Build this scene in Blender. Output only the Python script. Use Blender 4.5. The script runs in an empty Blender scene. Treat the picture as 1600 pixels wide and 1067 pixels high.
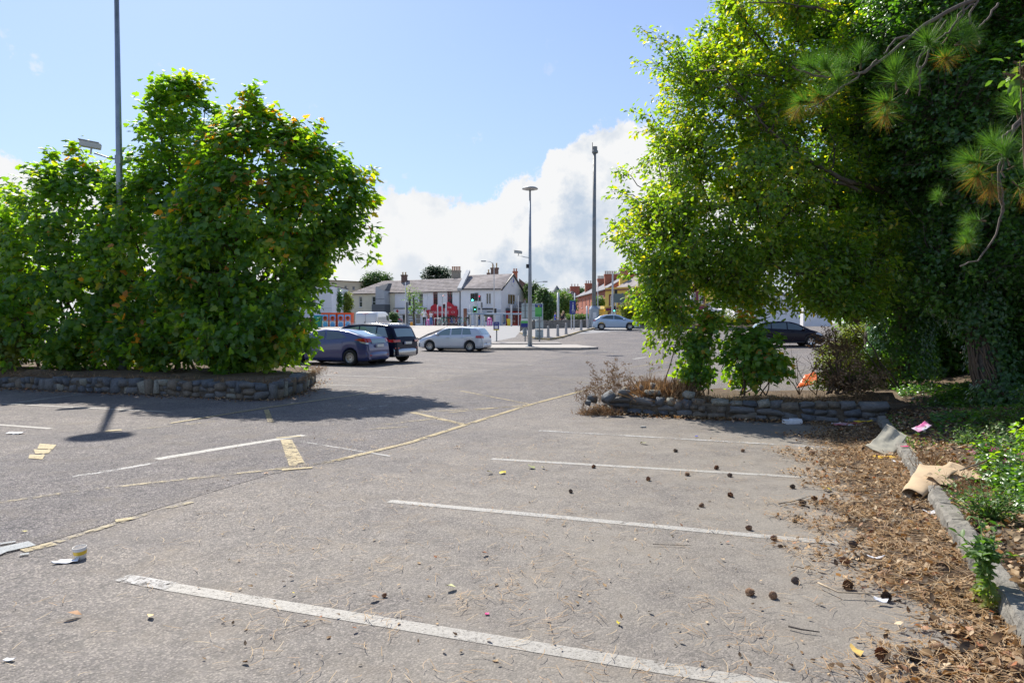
import bpy, math, random
import numpy as np
from mathutils import Vector, Matrix, Euler, noise as mnoise
R=math.radians; PI=math.pi
rng=np.random.default_rng(7); random.seed(7)
S=bpy.context.scene; COL=S.collection
# ------------------------------------------------------------------ camera
F=1067.0; CAMH=1.7; PITCH=R(1.53)
cd=bpy.data.cameras.new('camera'); cam=bpy.data.objects.new('camera',cd); COL.objects.link(cam)
cam.location=(0,0,CAMH); cam.rotation_euler=(R(90)-PITCH,0,0)
cd.sensor_width=36; cd.lens=24.0; cd.clip_start=.05; cd.clip_end=6000; S.camera=cam
# ------------------------------------------------------------------ sun, sky, exposure
SUN_EL=R(48.5); SUN_AZ=R(-28)          # azimuth measured clockwise from +Y
sd=bpy.data.lights.new('sun','SUN'); sd.energy=4.8; sd.angle=R(.6); sd.color=(1,.94,.85)
so=bpy.data.objects.new('sun',sd); COL.objects.link(so)
sdir=Vector((math.sin(SUN_AZ)*math.cos(SUN_EL),math.cos(SUN_AZ)*math.cos(SUN_EL),math.sin(SUN_EL)))
so.rotation_euler=sdir.to_track_quat('Z','Y').to_euler()
W=bpy.data.worlds.new('World'); S.world=W; W.use_nodes=True
nt=W.node_tree; nt.nodes.clear()
def N(nt,t,**k):
    n=nt.nodes.new(t)
    for a,b in k.items(): setattr(n,a,b)
    return n
def M(nt,op,a,b=None,c=None,clamp=False):
    n=nt.nodes.new('ShaderNodeMath'); n.operation=op; n.use_clamp=clamp
    for i,v in enumerate((a,b,c)):
        if v is None: continue
        if isinstance(v,(int,float)): n.inputs[i].default_value=v
        else: nt.links.new(v,n.inputs[i])
    return n.outputs[0]
def MIX(nt,f,a,b,mode='MIX'):
    n=nt.nodes.new('ShaderNodeMix'); n.data_type='RGBA'; n.blend_type=mode
    for s,v in ((n.inputs[0],f),(n.inputs[6],a),(n.inputs[7],b)):
        if isinstance(v,(int,float)): s.default_value=v
        elif isinstance(v,(tuple,list)): s.default_value=(*v[:3],1)
        else: nt.links.new(v,s)
    return n.outputs[2]
def SS(nt,v,a,b,lo=0.,hi=1.):
    n=nt.nodes.new('ShaderNodeMapRange'); n.interpolation_type='SMOOTHSTEP'
    nt.links.new(v,n.inputs[0]); n.inputs[1].default_value=a; n.inputs[2].default_value=b
    n.inputs[3].default_value=lo; n.inputs[4].default_value=hi
    return n.outputs[0]
def NOISE(nt,vec,scale,detail=4,rough=.5,out='Fac',dist=0.):
    n=nt.nodes.new('ShaderNodeTexNoise'); n.inputs['Scale'].default_value=scale; n.inputs['Detail'].default_value=detail
    n.inputs['Roughness'].default_value=rough; n.inputs['Distortion'].default_value=dist
    if vec is not None: nt.links.new(vec,n.inputs['Vector'])
    return n.outputs[out]
def build_sky():
    sky=N(nt,'ShaderNodeTexSky',sky_type='NISHITA',sun_disc=False,sun_elevation=SUN_EL,sun_rotation=SUN_AZ)
    sky.air_density=1.0; sky.dust_density=.5; sky.ozone_density=1.2
    tc=N(nt,'ShaderNodeTexCoord'); D=tc.outputs['Generated']
    sep=N(nt,'ShaderNodeSeparateXYZ'); nt.links.new(D,sep.inputs[0])
    az=M(nt,'MULTIPLY',M(nt,'ARCTAN2',sep.outputs[0],sep.outputs[1]),180/PI)
    el=M(nt,'MULTIPLY',M(nt,'ARCSINE',sep.outputs[2]),180/PI)
    # warp
    wn=NOISE(nt,D,9,5,.6,'Color'); ws=N(nt,'ShaderNodeSeparateXYZ'); nt.links.new(wn,ws.inputs[0])
    az2=M(nt,'ADD',az,M(nt,'MULTIPLY',M(nt,'SUBTRACT',ws.outputs[0],.5),7.5))
    cur=N(nt,'ShaderNodeFloatCurve')
    pts=[(-180,7),(-120,10),(-90,6),(-60,8),(-46,9),(-40,10.5),(-36,11.5),(-31,10.5),(-27,8),(-22,8.5),(-14,9.2),(-9,11),(-5,10.4),(-2,10.6),(0.3,12.4),(2.5,12.0),(4.0,13.2),(5.0,15.6),(9,16.2),(12,15),(20,12),(40,9),(80,12),(120,8),(180,7)]
    c=cur.mapping.curves[0]; q=[((a+180)/360,b/40) for a,b in pts]
    c.points[0].location=q[0]; c.points[1].location=q[-1]
    for a,b in q[1:-1]: c.points.new(a,b)
    cur.mapping.update()
    nt.links.new(M(nt,'ADD',M(nt,'DIVIDE',az2,360),.5),cur.inputs['Value'])
    top=M(nt,'MULTIPLY',cur.outputs[0],40)
    nb=NOISE(nt,D,13,12,.66); ns=NOISE(nt,D,50,8,.75)
    edge=M(nt,'ADD',M(nt,'MULTIPLY',M(nt,'SUBTRACT',nb,.5),9),M(nt,'MULTIPLY',M(nt,'SUBTRACT',ns,.5),2.0))
    d=M(nt,'ADD',M(nt,'SUBTRACT',top,el),edge)            # degrees below the cloud top
    mask=SS(nt,d,-.15,.75)
    # small stray puffs
    puff=SS(nt,NOISE(nt,D,15,9,.62),.63,.70); puff=M(nt,'MULTIPLY',puff,SS(nt,el,24,15))
    puff=M(nt,'MULTIPLY',puff,.5)
    mask=M(nt,'MAXIMUM',mask,puff)
    # shade inside the cloud
    cn=NOISE(nt,D,12,9,.6)
    shade=M(nt,'ADD',SS(nt,d,3.2,8.5),M(nt,'MULTIPLY',M(nt,'SUBTRACT',cn,.53),5.0),clamp=True)
    shade=M(nt,'MULTIPLY',shade,SS(nt,el,.5,4.5,.25,1.))
    shade=M(nt,'MULTIPLY',shade,SS(nt,az2,-14,4,.3,1.))
    ccol=MIX(nt,shade,(5.8,5.85,5.9),(3.4,4.0,4.8))
    # thin veil near the horizon
    skyc=MIX(nt,1.0,sky.outputs[0],(.84,.90,1.08),'MULTIPLY')
    veil=SS(nt,el,40,-2,.15,.6)
    skyc=MIX(nt,veil,skyc,(3.5,4.5,5.9))
    col=MIX(nt,mask,skyc,ccol)
    low=SS(nt,el,0,-3)
    col=MIX(nt,low,col,(1.6,1.6,1.5))
    bg=N(nt,'ShaderNodeBackground'); nt.links.new(col,bg.inputs[0]); bg.inputs[1].default_value=.1
    out=N(nt,'ShaderNodeOutputWorld'); nt.links.new(bg.outputs[0],out.inputs[0])
build_sky()
S.view_settings.view_transform='Standard'; S.view_settings.look='None'; S.view_settings.gamma=1
S.view_settings.exposure=0.68
S.view_settings.use_curve_mapping=False
S.cycles.max_bounces=8; S.cycles.transparent_max_bounces=24
# ------------------------------------------------------------------ geometry of the place
def gz(x,y):
    """height of the ground: level car park that climbs towards the street"""
    st=38-np.clip(x,-20,20)*.3
    t=np.clip((y-st)/(74-st),0,1)
    return 1.3*t*t*(3-2*t)
CP,SP=math.cos(PITCH),math.sin(PITCH)
def ray(px,py):
    u=(px-800)/F; v=-(py-533.5)/F
    return np.array([u, CP+v*SP, v*CP-SP])
def at(px,py,Y):
    d=ray(px,py); return Vector((d[0]/d[1]*Y, Y, CAMH+d[2]/d[1]*Y))
def gp(px,py,dz=0.):
    """point of the ground seen in that direction"""
    d=ray(px,py); lo,hi=.5,400.
    f=lambda Y: CAMH+d[2]/d[1]*Y-gz(d[0]/d[1]*Y,Y)-dz
    if f(hi)>0: hi=110.
    for _ in range(60):
        m=(lo+hi)/2
        if f(m)>0: lo=m
        else: hi=m
    Y=(lo+hi)/2; X=d[0]/d[1]*Y
    return Vector((X,Y,float(gz(X,Y))+dz))
def gv(x,y,dz=0.): return Vector((x,y,float(gz(x,y))+dz))
def gx(px,Y,dz=0.):
    """ground point at distance Y in the direction of column px"""
    X=(px-800)/F*Y; return gv(X,Y,dz)
# ------------------------------------------------------------------ materials
MATS={}
def mat(name,col,rough=.7,metal=0.,var=.0,vs=3.,bump=0.,bs=40.,coat=0.,spec=.5,emit=None,estr=1.,col2=None,alpha=None,det=5,trans=0.):
    if name in MATS: return MATS[name]
    m=bpy.data.materials.new(name); m.use_nodes=True; t=m.node_tree; b=t.nodes['Principled BSDF']
    b.inputs['Base Color'].default_value=(*col,1); b.inputs['Roughness'].default_value=rough
    b.inputs['Metallic'].default_value=metal; b.inputs['Coat Weight'].default_value=coat; b.inputs['Coat Roughness'].default_value=.06
    b.inputs['Specular IOR Level'].default_value=spec
    if trans: b.inputs['Transmission Weight'].default_value=trans
    tc=t.nodes.new('ShaderNodeTexCoord'); V=tc.outputs['Object']
    if var or col2:
        n=NOISE(t,V,vs,det,.6)
        if col2: c=MIX(t,SS(t,n,.35,.65),col,col2)
        else:
            a=tuple(x*(1-var) for x in col); bb=tuple(min(1,x*(1+var)) for x in col)
            c=MIX(t,SS(t,n,.25,.75),a,bb)
        t.links.new(c,b.inputs['Base Color'])
        t.links.new(SS(t,n,.2,.8,max(0,rough-.12),min(1,rough+.12)),b.inputs['Roughness'])
    if bump:
        bn=t.nodes.new('ShaderNodeBump'); bn.inputs['Strength'].default_value=bump; bn.inputs['Distance'].default_value=.02
        t.links.new(NOISE(t,V,bs,4,.6),bn.inputs['Height']); t.links.new(bn.outputs[0],b.inputs['Normal'])
    if emit: b.inputs['Emission Color'].default_value=(*emit,1); b.inputs['Emission Strength'].default_value=estr
    MATS[name]=m; return m
def leafmat(name,cols,tcol,tr=.5,rough=.45,gloss=.25):
    """leaf: colour picked by the leaf's own random value, light passes through"""
    m=bpy.data.materials.new(name); m.use_nodes=True; t=m.node_tree; t.nodes.clear()
    at_=t.nodes.new('ShaderNodeAttribute'); at_.attribute_name='rnd'
    cr=t.nodes.new('ShaderNodeValToRGB'); t.links.new(at_.outputs['Fac'],cr.inputs[0])
    e=cr.color_ramp.elements
    while len(e)<len(cols): e.new(.5)
    for i,(p,c) in enumerate(cols): e[i].position=p; e[i].color=(*c,1)
    d=t.nodes.new('ShaderNodeBsdfDiffuse'); tl=t.nodes.new('ShaderNodeBsdfTranslucent'); g=t.nodes.new('ShaderNodeBsdfGlossy')
    t.links.new(cr.outputs[0],d.inputs[0])
    tcn=MIX(t,1.,cr.outputs[0],tcol,'MULTIPLY'); t.links.new(tcn,tl.inputs[0])
    g.inputs['Roughness'].default_value=rough; g.inputs[0].default_value=(.9,.95,.9,1)
    m1=t.nodes.new('ShaderNodeMixShader'); m1.inputs[0].default_value=tr
    t.links.new(d.outputs[0],m1.inputs[1]); t.links.new(tl.outputs[0],m1.inputs[2])
    fr=t.nodes.new('ShaderNodeLayerWeight'); fr.inputs[0].default_value=.5
    m2=t.nodes.new('ShaderNodeMixShader'); t.links.new(M(t,'ADD',M(t,'MULTIPLY',M(t,'POWER',fr.outputs['Facing'],3.),gloss),.03),m2.inputs[0])
    t.links.new(m1.outputs[0],m2.inputs[1]); t.links.new(g.outputs[0],m2.inputs[2])
    o=t.nodes.new('ShaderNodeOutputMaterial'); t.links.new(m2.outputs[0],o.inputs[0])
    MATS[name]=m; return m
# ------------------------------------------------------------------ mesh helpers
class MB:
    def __init__(s): s.v=[]; s.f=[]; s.m=[]; s.cur=0
    def add(s,vs,fs):
        o=len(s.v); s.v+= [tuple(p) for p in vs]; s.f+=[tuple(i+o for i in f) for f in fs]; s.m+=[s.cur]*len(fs); return s
    def box(s,x0,y0,z0,x1,y1,z1,bev=0):
        if bev:
            b=bev; P=[]
            for z,i in ((z0,b),(z0+b,0),(z1-b,0),(z1,b)):
                P+=[(x0+i,y0+i,z),(x1-i,y0+i,z),(x1-i,y1-i,z),(x0+i,y1-i,z)]
            fs=[(3,2,1,0),(12,13,14,15)]
            for k in range(3):
                for j in range(4):
                    a=k*4+j; c=k*4+(j+1)%4; fs.append((a,c,c+4,a+4))
            return s.add(P,fs)
        P=[(x0,y0,z0),(x1,y0,z0),(x1,y1,z0),(x0,y1,z0),(x0,y0,z1),(x1,y0,z1),(x1,y1,z1),(x0,y1,z1)]
        return s.add(P,[(3,2,1,0),(4,5,6,7),(0,1,5,4),(1,2,6,5),(2,3,7,6),(3,0,4,7)])
    def tube(s,pts,rad,n=6,cap=True):
        pts=[Vector(p) for p in pts]; k=len(pts)
        if isinstance(rad,(int,float)): rad=[rad]*k
        vs=[];fs=[]
        ref=None
        for i,p in enumerate(pts):
            d=(pts[min(i+1,k-1)]-pts[max(i-1,0)])
            if d.length<1e-9: d=Vector((0,0,1))
            d.normalize()
            if ref is None: ref=Vector((1,0,0)) if abs(d.x)<.8 else Vector((0,1,0))
            a=(ref-d*ref.dot(d))
            if a.length<1e-4: a=d.orthogonal()
            a.normalize(); ref=a; b=d.cross(a)
            for j in range(n):
                t=2*PI*j/n; vs.append(p+(a*math.cos(t)+b*math.sin(t))*rad[i])
        for i in range(k-1):
            for j in range(n):
                a=i*n+j; c=i*n+(j+1)%n; fs.append((a,c,c+n,a+n))
        if cap: fs.append(tuple(range(n-1,-1,-1))); fs.append(tuple((k-1)*n+j for j in range(n)))
        return s.add(vs,fs)
    def cyl(s,p0,p1,r0,r1=None,n=12): return s.tube([p0,p1],[r0,r0 if r1 is None else r1],n)
    def lathe(s,prof,n=16,c=(0,0,0),axis='z'):
        vs=[];fs=[];k=len(prof)
        for r,z in prof:
            for j in range(n):
                t=2*PI*j/n; p=(r*math.cos(t),r*math.sin(t),z)
                if axis=='y': p=(p[0],p[2],p[1])
                vs.append((p[0]+c[0],p[1]+c[1],p[2]+c[2]))
        for i in range(k-1):
            for j in range(n):
                a=i*n+j; b=i*n+(j+1)%n; fs.append((a,b,b+n,a+n) if axis!='y' else (a,a+n,b+n,b))
        return s.add(vs,fs)
    def prism(s,poly,z0,z1):
        n=len(poly); vs=[(p[0],p[1],z0 if len(p)<3 else p[2]+z0) for p in poly]+[(p[0],p[1],z1 if len(p)<3 else p[2]+z1) for p in poly]
        fs=[tuple(range(n-1,-1,-1)),tuple(range(n,2*n))]+[(i,(i+1)%n,n+(i+1)%n,n+i) for i in range(n)]
        return s.add(vs,fs)
    def extr(s,poly,thick):
        """poly of 3-D points, thickened along its normal"""
        P=[Vector(p) for p in poly]; nrm=(P[1]-P[0]).cross(P[2]-P[0]).normalized()*thick
        n=len(P); return s.add(P+[p+nrm for p in P],[tuple(range(n-1,-1,-1)),tuple(range(n,2*n))]+[(i,(i+1)%n,n+(i+1)%n,n+i) for i in range(n)])
    def quad(s,a,b,c,d): return s.add([a,b,c,d],[(0,1,2,3)])
    def mesh(s,name,mats,smooth=False):
        me=bpy.data.meshes.new(name); me.from_pydata(s.v,[],s.f)
        if not isinstance(mats,(list,tuple)): mats=[mats]
        for m in mats: me.materials.append(m)
        if len(mats)>1: me.polygons.foreach_set('material_index',s.m)
        if smooth: me.polygons.foreach_set('use_smooth',[True]*len(me.polygons))
        me.update(); return me
    def build(s,name,mats,parent=None,smooth=False,**t):
        return link(name,s.mesh(name,mats,smooth),parent,**t)
def link(name,data,parent=None,**t):
    o=bpy.data.objects.new(name,data); COL.objects.link(o)
    if parent is not None: o.parent=parent
    return tag(o,**t)
def tag(o,label=None,cat=None,group=None,kind=None):
    if label: o['label']=label
    if cat: o['category']=cat
    if group: o['group']=group
    if kind: o['kind']=kind
    return o
def thing(name,label,cat,loc=(0,0,0),rz=0.,group=None,kind=None):
    o=bpy.data.objects.new(name,None); COL.objects.link(o); o.location=loc; o.rotation_euler=(0,0,rz); o.empty_display_size=.3
    return tag(o,label,cat,group,kind)
KIDS={}
def copy_tree(o,loc=None,rz=None,label=None,parent=None,group=None):
    c=o.copy(); COL.objects.link(c)
    if parent is not None: c.parent=parent
    if loc is not None: c.location=loc
    if rz is not None: c.rotation_euler=(0,0,rz)
    if label: c['label']=label
    if group: c['group']=group
    for ch in KIDS.get(o.name) or [x for x in COL.objects if x.parent==o]: copy_tree(ch,parent=c)
    return c
def npmesh(name,V,Fc,mats,rnd=None,smooth=False,midx=None):
    """V (n,3), Fc (m,k) array of equal-sized faces"""
    me=bpy.data.meshes.new(name); V=np.asarray(V,dtype=np.float32); Fc=np.asarray(Fc,dtype=np.int32)
    me.vertices.add(len(V)); me.vertices.foreach_set('co',V.ravel())
    k=Fc.shape[1]; me.loops.add(Fc.size); me.loops.foreach_set('vertex_index',Fc.ravel())
    me.polygons.add(len(Fc)); me.polygons.foreach_set('loop_start',np.arange(0,Fc.size,k,dtype=np.int32))
    if not isinstance(mats,(list,tuple)): mats=[mats]
    for m in mats: me.materials.append(m)
    if midx is not None: me.polygons.foreach_set('material_index',np.asarray(midx,dtype=np.int32))
    me.update(calc_edges=True)
    if rnd is not None:
        a=me.attributes.new('rnd','FLOAT','POINT'); a.data.foreach_set('value',np.asarray(rnd,dtype=np.float32))
    if smooth: me.polygons.foreach_set('use_smooth',np.ones(len(Fc),dtype=bool))
    return me
def text(parent,s,size,mat_,loc,rot=(R(90),0,0),align='CENTER',name='lettering',ext=.01,xs=1.,**t):
    c=bpy.data.curves.new(name,'FONT'); c.body=s; c.size=size; c.align_x=align; c.align_y='CENTER'; c.extrude=ext
    c.materials.append(mat_); c.resolution_u=3; o=bpy.data.objects.new(name,c); COL.objects.link(o); bpy.context.view_layer.update()
    me=bpy.data.meshes.new_from_object(o.evaluated_get(bpy.context.evaluated_depsgraph_get())); me.name=name; bpy.data.objects.remove(o); o=bpy.data.objects.new(name,me); COL.objects.link(o); o.parent=parent; o['kind']='stuff'
    o.location=loc; o.rotation_euler=rot; o.scale=(xs,1,1); return tag(o,**t)
# ------------------------------------------------------------------ scatter of leaves
LEAF={}
def _fan(outline,cz=0.,fold=.12):
    V=[(0,.35,cz)]+[(x,y,-abs(x)*fold*2-.12*y*y) for x,y in outline]; n=len(outline)
    return np.array(V),np.array([(0,1+i,1+(i+1)%n) for i in range(n)])
LEAF['maple']=_fan([(0,0),(.34,.02),(.30,.2),(.52,.42),(.27,.5),(.24,.78),(0,1.05),(-.24,.78),(-.27,.5),(-.52,.42),(-.30,.2),(-.34,.02)],.04,.1)
LEAF['maple7']=_fan([(0,0),(.42,.1),(.5,.52),(.2,.6),(0,1.0),(-.2,.6),(-.5,.52),(-.42,.1)],.04,.1)
def _oval():
    V=np.array([(0,0,0),(.26,.35,.09),(.2,.75,.05),(0,1.05,-.1),(-.2,.75,.05),(-.26,.35,.09),(0,.5,-.0)])
    return V,np.array([(0,1,6),(1,2,6),(2,3,6),(3,4,6),(4,5,6),(5,0,6)])
LEAF['oval']=_oval()
LEAF['quad']=(np.array([(0,0,0),(.33,.5,.07),(0,1.05,-.06),(-.33,.5,.07)]),np.array([(0,1,2),(0,2,3)]))
LEAF['ivy']=_fan([(0,0),(.42,.08),(.3,.42),(0,.95),(-.3,.42),(-.42,.08)],.05,.1)
LEAF['curl']=(np.array([(0,0,0),(.3,.3,.2),(.22,.8,.1),(0,1.1,.28),(-.25,.7,.22),(-.28,.3,.12)]),np.array([(0,1,5),(1,2,5),(2,4,5),(2,3,4)]))
LEAF['blade']=(np.array([(-.03,0,0),(.03,0,0),(.02,.55,.03),(-.02,.55,.03),(0,1,.0)]),np.array([(0,1,2),(0,2,3),(3,2,4)]))
def leaves(P,Nn,A,size,tmpl,rnd):
    """P positions, Nn normals, A axis directions -> (V,F,rnd)"""
    V0,F0=LEAF[tmpl]; n=len(P)
    Nn=Nn/np.linalg.norm(Nn,axis=1,keepdims=True).clip(1e-6)
    A=A-Nn*(A*Nn).sum(1,keepdims=True); A=A/np.linalg.norm(A,axis=1,keepdims=True).clip(1e-6)
    B=np.cross(A,Nn)
    s=np.asarray(size).reshape(-1,1,1)*np.ones((n,1,1))
    V=P[:,None,:]+s*(V0[None,:,0:1]*B[:,None,:]+V0[None,:,1:2]*A[:,None,:]+V0[None,:,2:3]*Nn[:,None,:])
    Fc=F0[None]+(np.arange(n)*len(V0))[:,None,None]
    return V.reshape(-1,3),Fc.reshape(-1,3),np.repeat(rnd,len(V0))
def leafobj(name,P,Nn,A,size,tmpl,rnd,m,parent=None,kind='stuff',**t):
    V,Fc,r=leaves(P,Nn,A,size,tmpl,rnd)
    return link(name,npmesh(name,V,Fc,m,r),parent,kind=kind,**t)
def rdir(n,g=rng):
    v=g.normal(size=(n,3)); return v/np.linalg.norm(v,axis=1,keepdims=True)
def tubes_mesh(segs,n=5):
    """many tubes, quickly: segs = list of (pts (k,3), radii (k))"""
    VV=[];FF=[];o=0; th=np.arange(n)*2*PI/n
    for P,r in segs:
        P=np.asarray(P,float); k=len(P); T=np.gradient(P,axis=0); T/=np.linalg.norm(T,axis=1,keepdims=True).clip(1e-9)
        ref=np.array([1.,0,0]) if abs(T[0,0])<.8 else np.array([0,1.,0])
        a=ref-T*(T@ref)[:,None]; a/=np.linalg.norm(a,axis=1,keepdims=True).clip(1e-9); b=np.cross(T,a)
        r=np.asarray(r,float)
        V=P[:,None]+(a[:,None]*np.cos(th)[None,:,None]+b[:,None]*np.sin(th)[None,:,None])*r[:,None,None]
        VV.append(V.reshape(-1,3)); i=np.arange(k-1)[:,None]*n; j=np.arange(n)[None]
        q=np.stack([i+j,i+(j+1)%n,i+n+(j+1)%n,i+n+j],-1).reshape(-1,4)+o; FF.append(q); o+=k*n
    return np.concatenate(VV),np.concatenate(FF)
def curve3(p0,p1,bow,k=6,jit=.03,g=rng):
    t=np.linspace(0,1,k)[:,None]; p0=np.asarray(p0,float);p1=np.asarray(p1,float)
    L=np.linalg.norm(p1-p0); c=p0*(1-t)+p1*t+np.asarray(bow)*L*(t*(1-t)*4*.25)
    n=g.normal(size=(k,3))*jit*L; n[0]=0;n[-1]=0
    return c+n
def tree(name,label,cat,base,stems,ells,ntips,lsize,tmpl,lm,bm,per=5,lpt=7,tw=.55,up=.7,out=.5,droop=.3,fill=0,group=None,shoots=(),
         stem_r=.09,core=None,trunkmat=None,rcol=None,seed=1,bow=(0,0,.35),shell=(.72,1.02),limbs=26,twigtubes=True,shoot_r=.25,clip=None):
    """ells: list of (centre, radii). stems: list of polylines with radii. world coordinates, parented to an Empty at the base."""
    g=np.random.default_rng(seed); root=thing(name,label,cat,base,0,group); b0=np.array(base,float)
    C=np.array([e[0] for e in ells],float); Rr=np.array([e[1] for e in ells],float)
    w=(Rr[:,0]*Rr[:,1]*Rr[:,2])**.72; w/=w.sum()
    def inside(P): return np.sqrt((((P[:,None]-C[None])/Rr[None])**2).sum(-1))
    def sample(n,lo,hi,rej):
        out_=[]
        while len(out_)<n:
            m=n*2; k=g.choice(len(C),m,p=w); d=rdir(m,g); rr=g.uniform(lo,hi,m)[:,None]; P=C[k]+d*Rr[k]*rr
            if rej:
                q=inside(P); q[np.arange(m),k]=9; P=P[q.min(1)>rej]
            P=P[P[:,2]>b0[2]-.05]
            if clip is not None: P=P[clip(P)]
            out_+=list(P)
        return np.array(out_[:n])
    segs=[];nodes=[]
    for pl,r in stems:
        pl=np.asarray(pl,float); segs.append((pl,r)); nodes+=[p for p in pl[max(1,len(pl)//4):]]
    nodes=[np.array(x) for x in nodes]
    L1=sample(limbs,.15,.65,0); L1=L1[np.argsort(L1[:,2])]
    NA=np.array(nodes)
    for p in L1:
        dd=np.linalg.norm(NA-p,axis=1)+np.maximum(0,NA[:,2]-p[2]+.3)*3
        q=NA[dd.argmin()]; c=curve3(q,p,(0,0,bow[2]),6,.04,g); L=np.linalg.norm(p-q)
        segs.append((c,np.linspace(min(.05,.02+.012*L),.012,6))); NA=np.vstack([NA,c[2:]])
    T=sample(ntips,shell[0],shell[1],.8) if ntips else np.zeros((0,3))
    tips=[(p,None) for p in T]+[(np.array(p,float),1) for p in shoots]
    P=[];NN=[];AA=[];SZ=[];RN=[]
    cen=C.mean(0)
    for p,isx in tips:
        dd=np.linalg.norm(NA-p,axis=1)+np.maximum(0,NA[:,2]-p[2]+.1)*2
        q=NA[dd.argmin()]; c=curve3(q,p,bow,7,.03,g); L=np.linalg.norm(p-q)+1e-6
        segs.append((c,np.linspace(min(.022,.006+.008*L),.003,7)))
        d=(p-q)/L
        n=per if not isx else per*2
        lo=max(0,1-1.5/L) if not isx else max(0,1-1.6/L)
        ts=g.uniform(lo,1.,n); ts[0]=1.
        fi=ts*6; i0=np.clip(fi.astype(int),0,5); fr=(fi-i0)[:,None]; B=c[i0]*(1-fr)+c[i0+1]*fr
        tl=tw*(1.1-ts*.6)*g.uniform(.6,1.3,n)*(1 if not isx else shoot_r/.4)
        D=rdir(n,g)*.9+d*.7; D[:,2]+=.1; D/=np.linalg.norm(D,axis=1,keepdims=True)
        E=B+D*tl[:,None]
        br=g.normal()*.12
        for a,e in zip(B,E):
            u=g.uniform(.15,1.,lpt); u[0]=1; X=a+(e-a)*u[:,None]+g.normal(size=(lpt,3))*lsize*.55
            o=(X-a); o/=np.linalg.norm(o,axis=1,keepdims=True).clip(1e-5)
            P.append(X); ow=X-cen; ow/=np.linalg.norm(ow,axis=1,keepdims=True)
            NN.append(np.array([0,0,up])+ow*out*.6+rdir(lpt,g)*.62+o*.15)
            AA.append(o+ow*.5+rdir(lpt,g)*.5-np.array([0,0,droop]))
            SZ.append(lsize*g.uniform(.6,1.25,lpt)); RN.append(np.clip(.5+br+g.normal(size=lpt)*.13+(rcol(X,g) if rcol else 0),0,1))
            if twigtubes and g.random()<.5: segs.append((np.array([a,(a+e)/2+g.normal(size=3)*.02,e]),[.005,.004,.002]))
    if fill:
        X=sample(fill,.1,.9,0); P.append(X); NN.append(np.array([0,0,up])+rdir(fill,g)*.7); AA.append(rdir(fill,g)-np.array([0,0,droop]))
        SZ.append(lsize*g.uniform(.8,1.4,fill)); RN.append(np.clip(.4+g.normal(size=fill)*.15,0,1))
    P=np.concatenate(P);NN=np.concatenate(NN);AA=np.concatenate(AA);SZ=np.concatenate(SZ);RN=np.concatenate(RN)
    k=P[:,2]>b0[2]+.02; P,NN,AA,SZ,RN=P[k],NN[k],AA[k],SZ[k],RN[k]
    leafobj('crown',P-b0,NN,AA,SZ,tmpl,RN,lm,root)
    big=[s for s in segs if s[1][0]>.03]; small=[s for s in segs if s[1][0]<=.03]
    if big: V,Fc=tubes_mesh(big,8); link('trunk',npmesh('trunk',V-b0,Fc,bm,smooth=True),root)
    if small: V,Fc=tubes_mesh(small,3); link('twigs',npmesh('twigs',V-b0,Fc,bm),root,kind='stuff')
    return root
def E3(px,py,Y,rx,ry,rz):
    """ellipsoid from a direction, a distance and angular radii"""
    s=Y/F; return (tuple(at(px,py,Y)),(rx*s,rz,ry*s))
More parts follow.
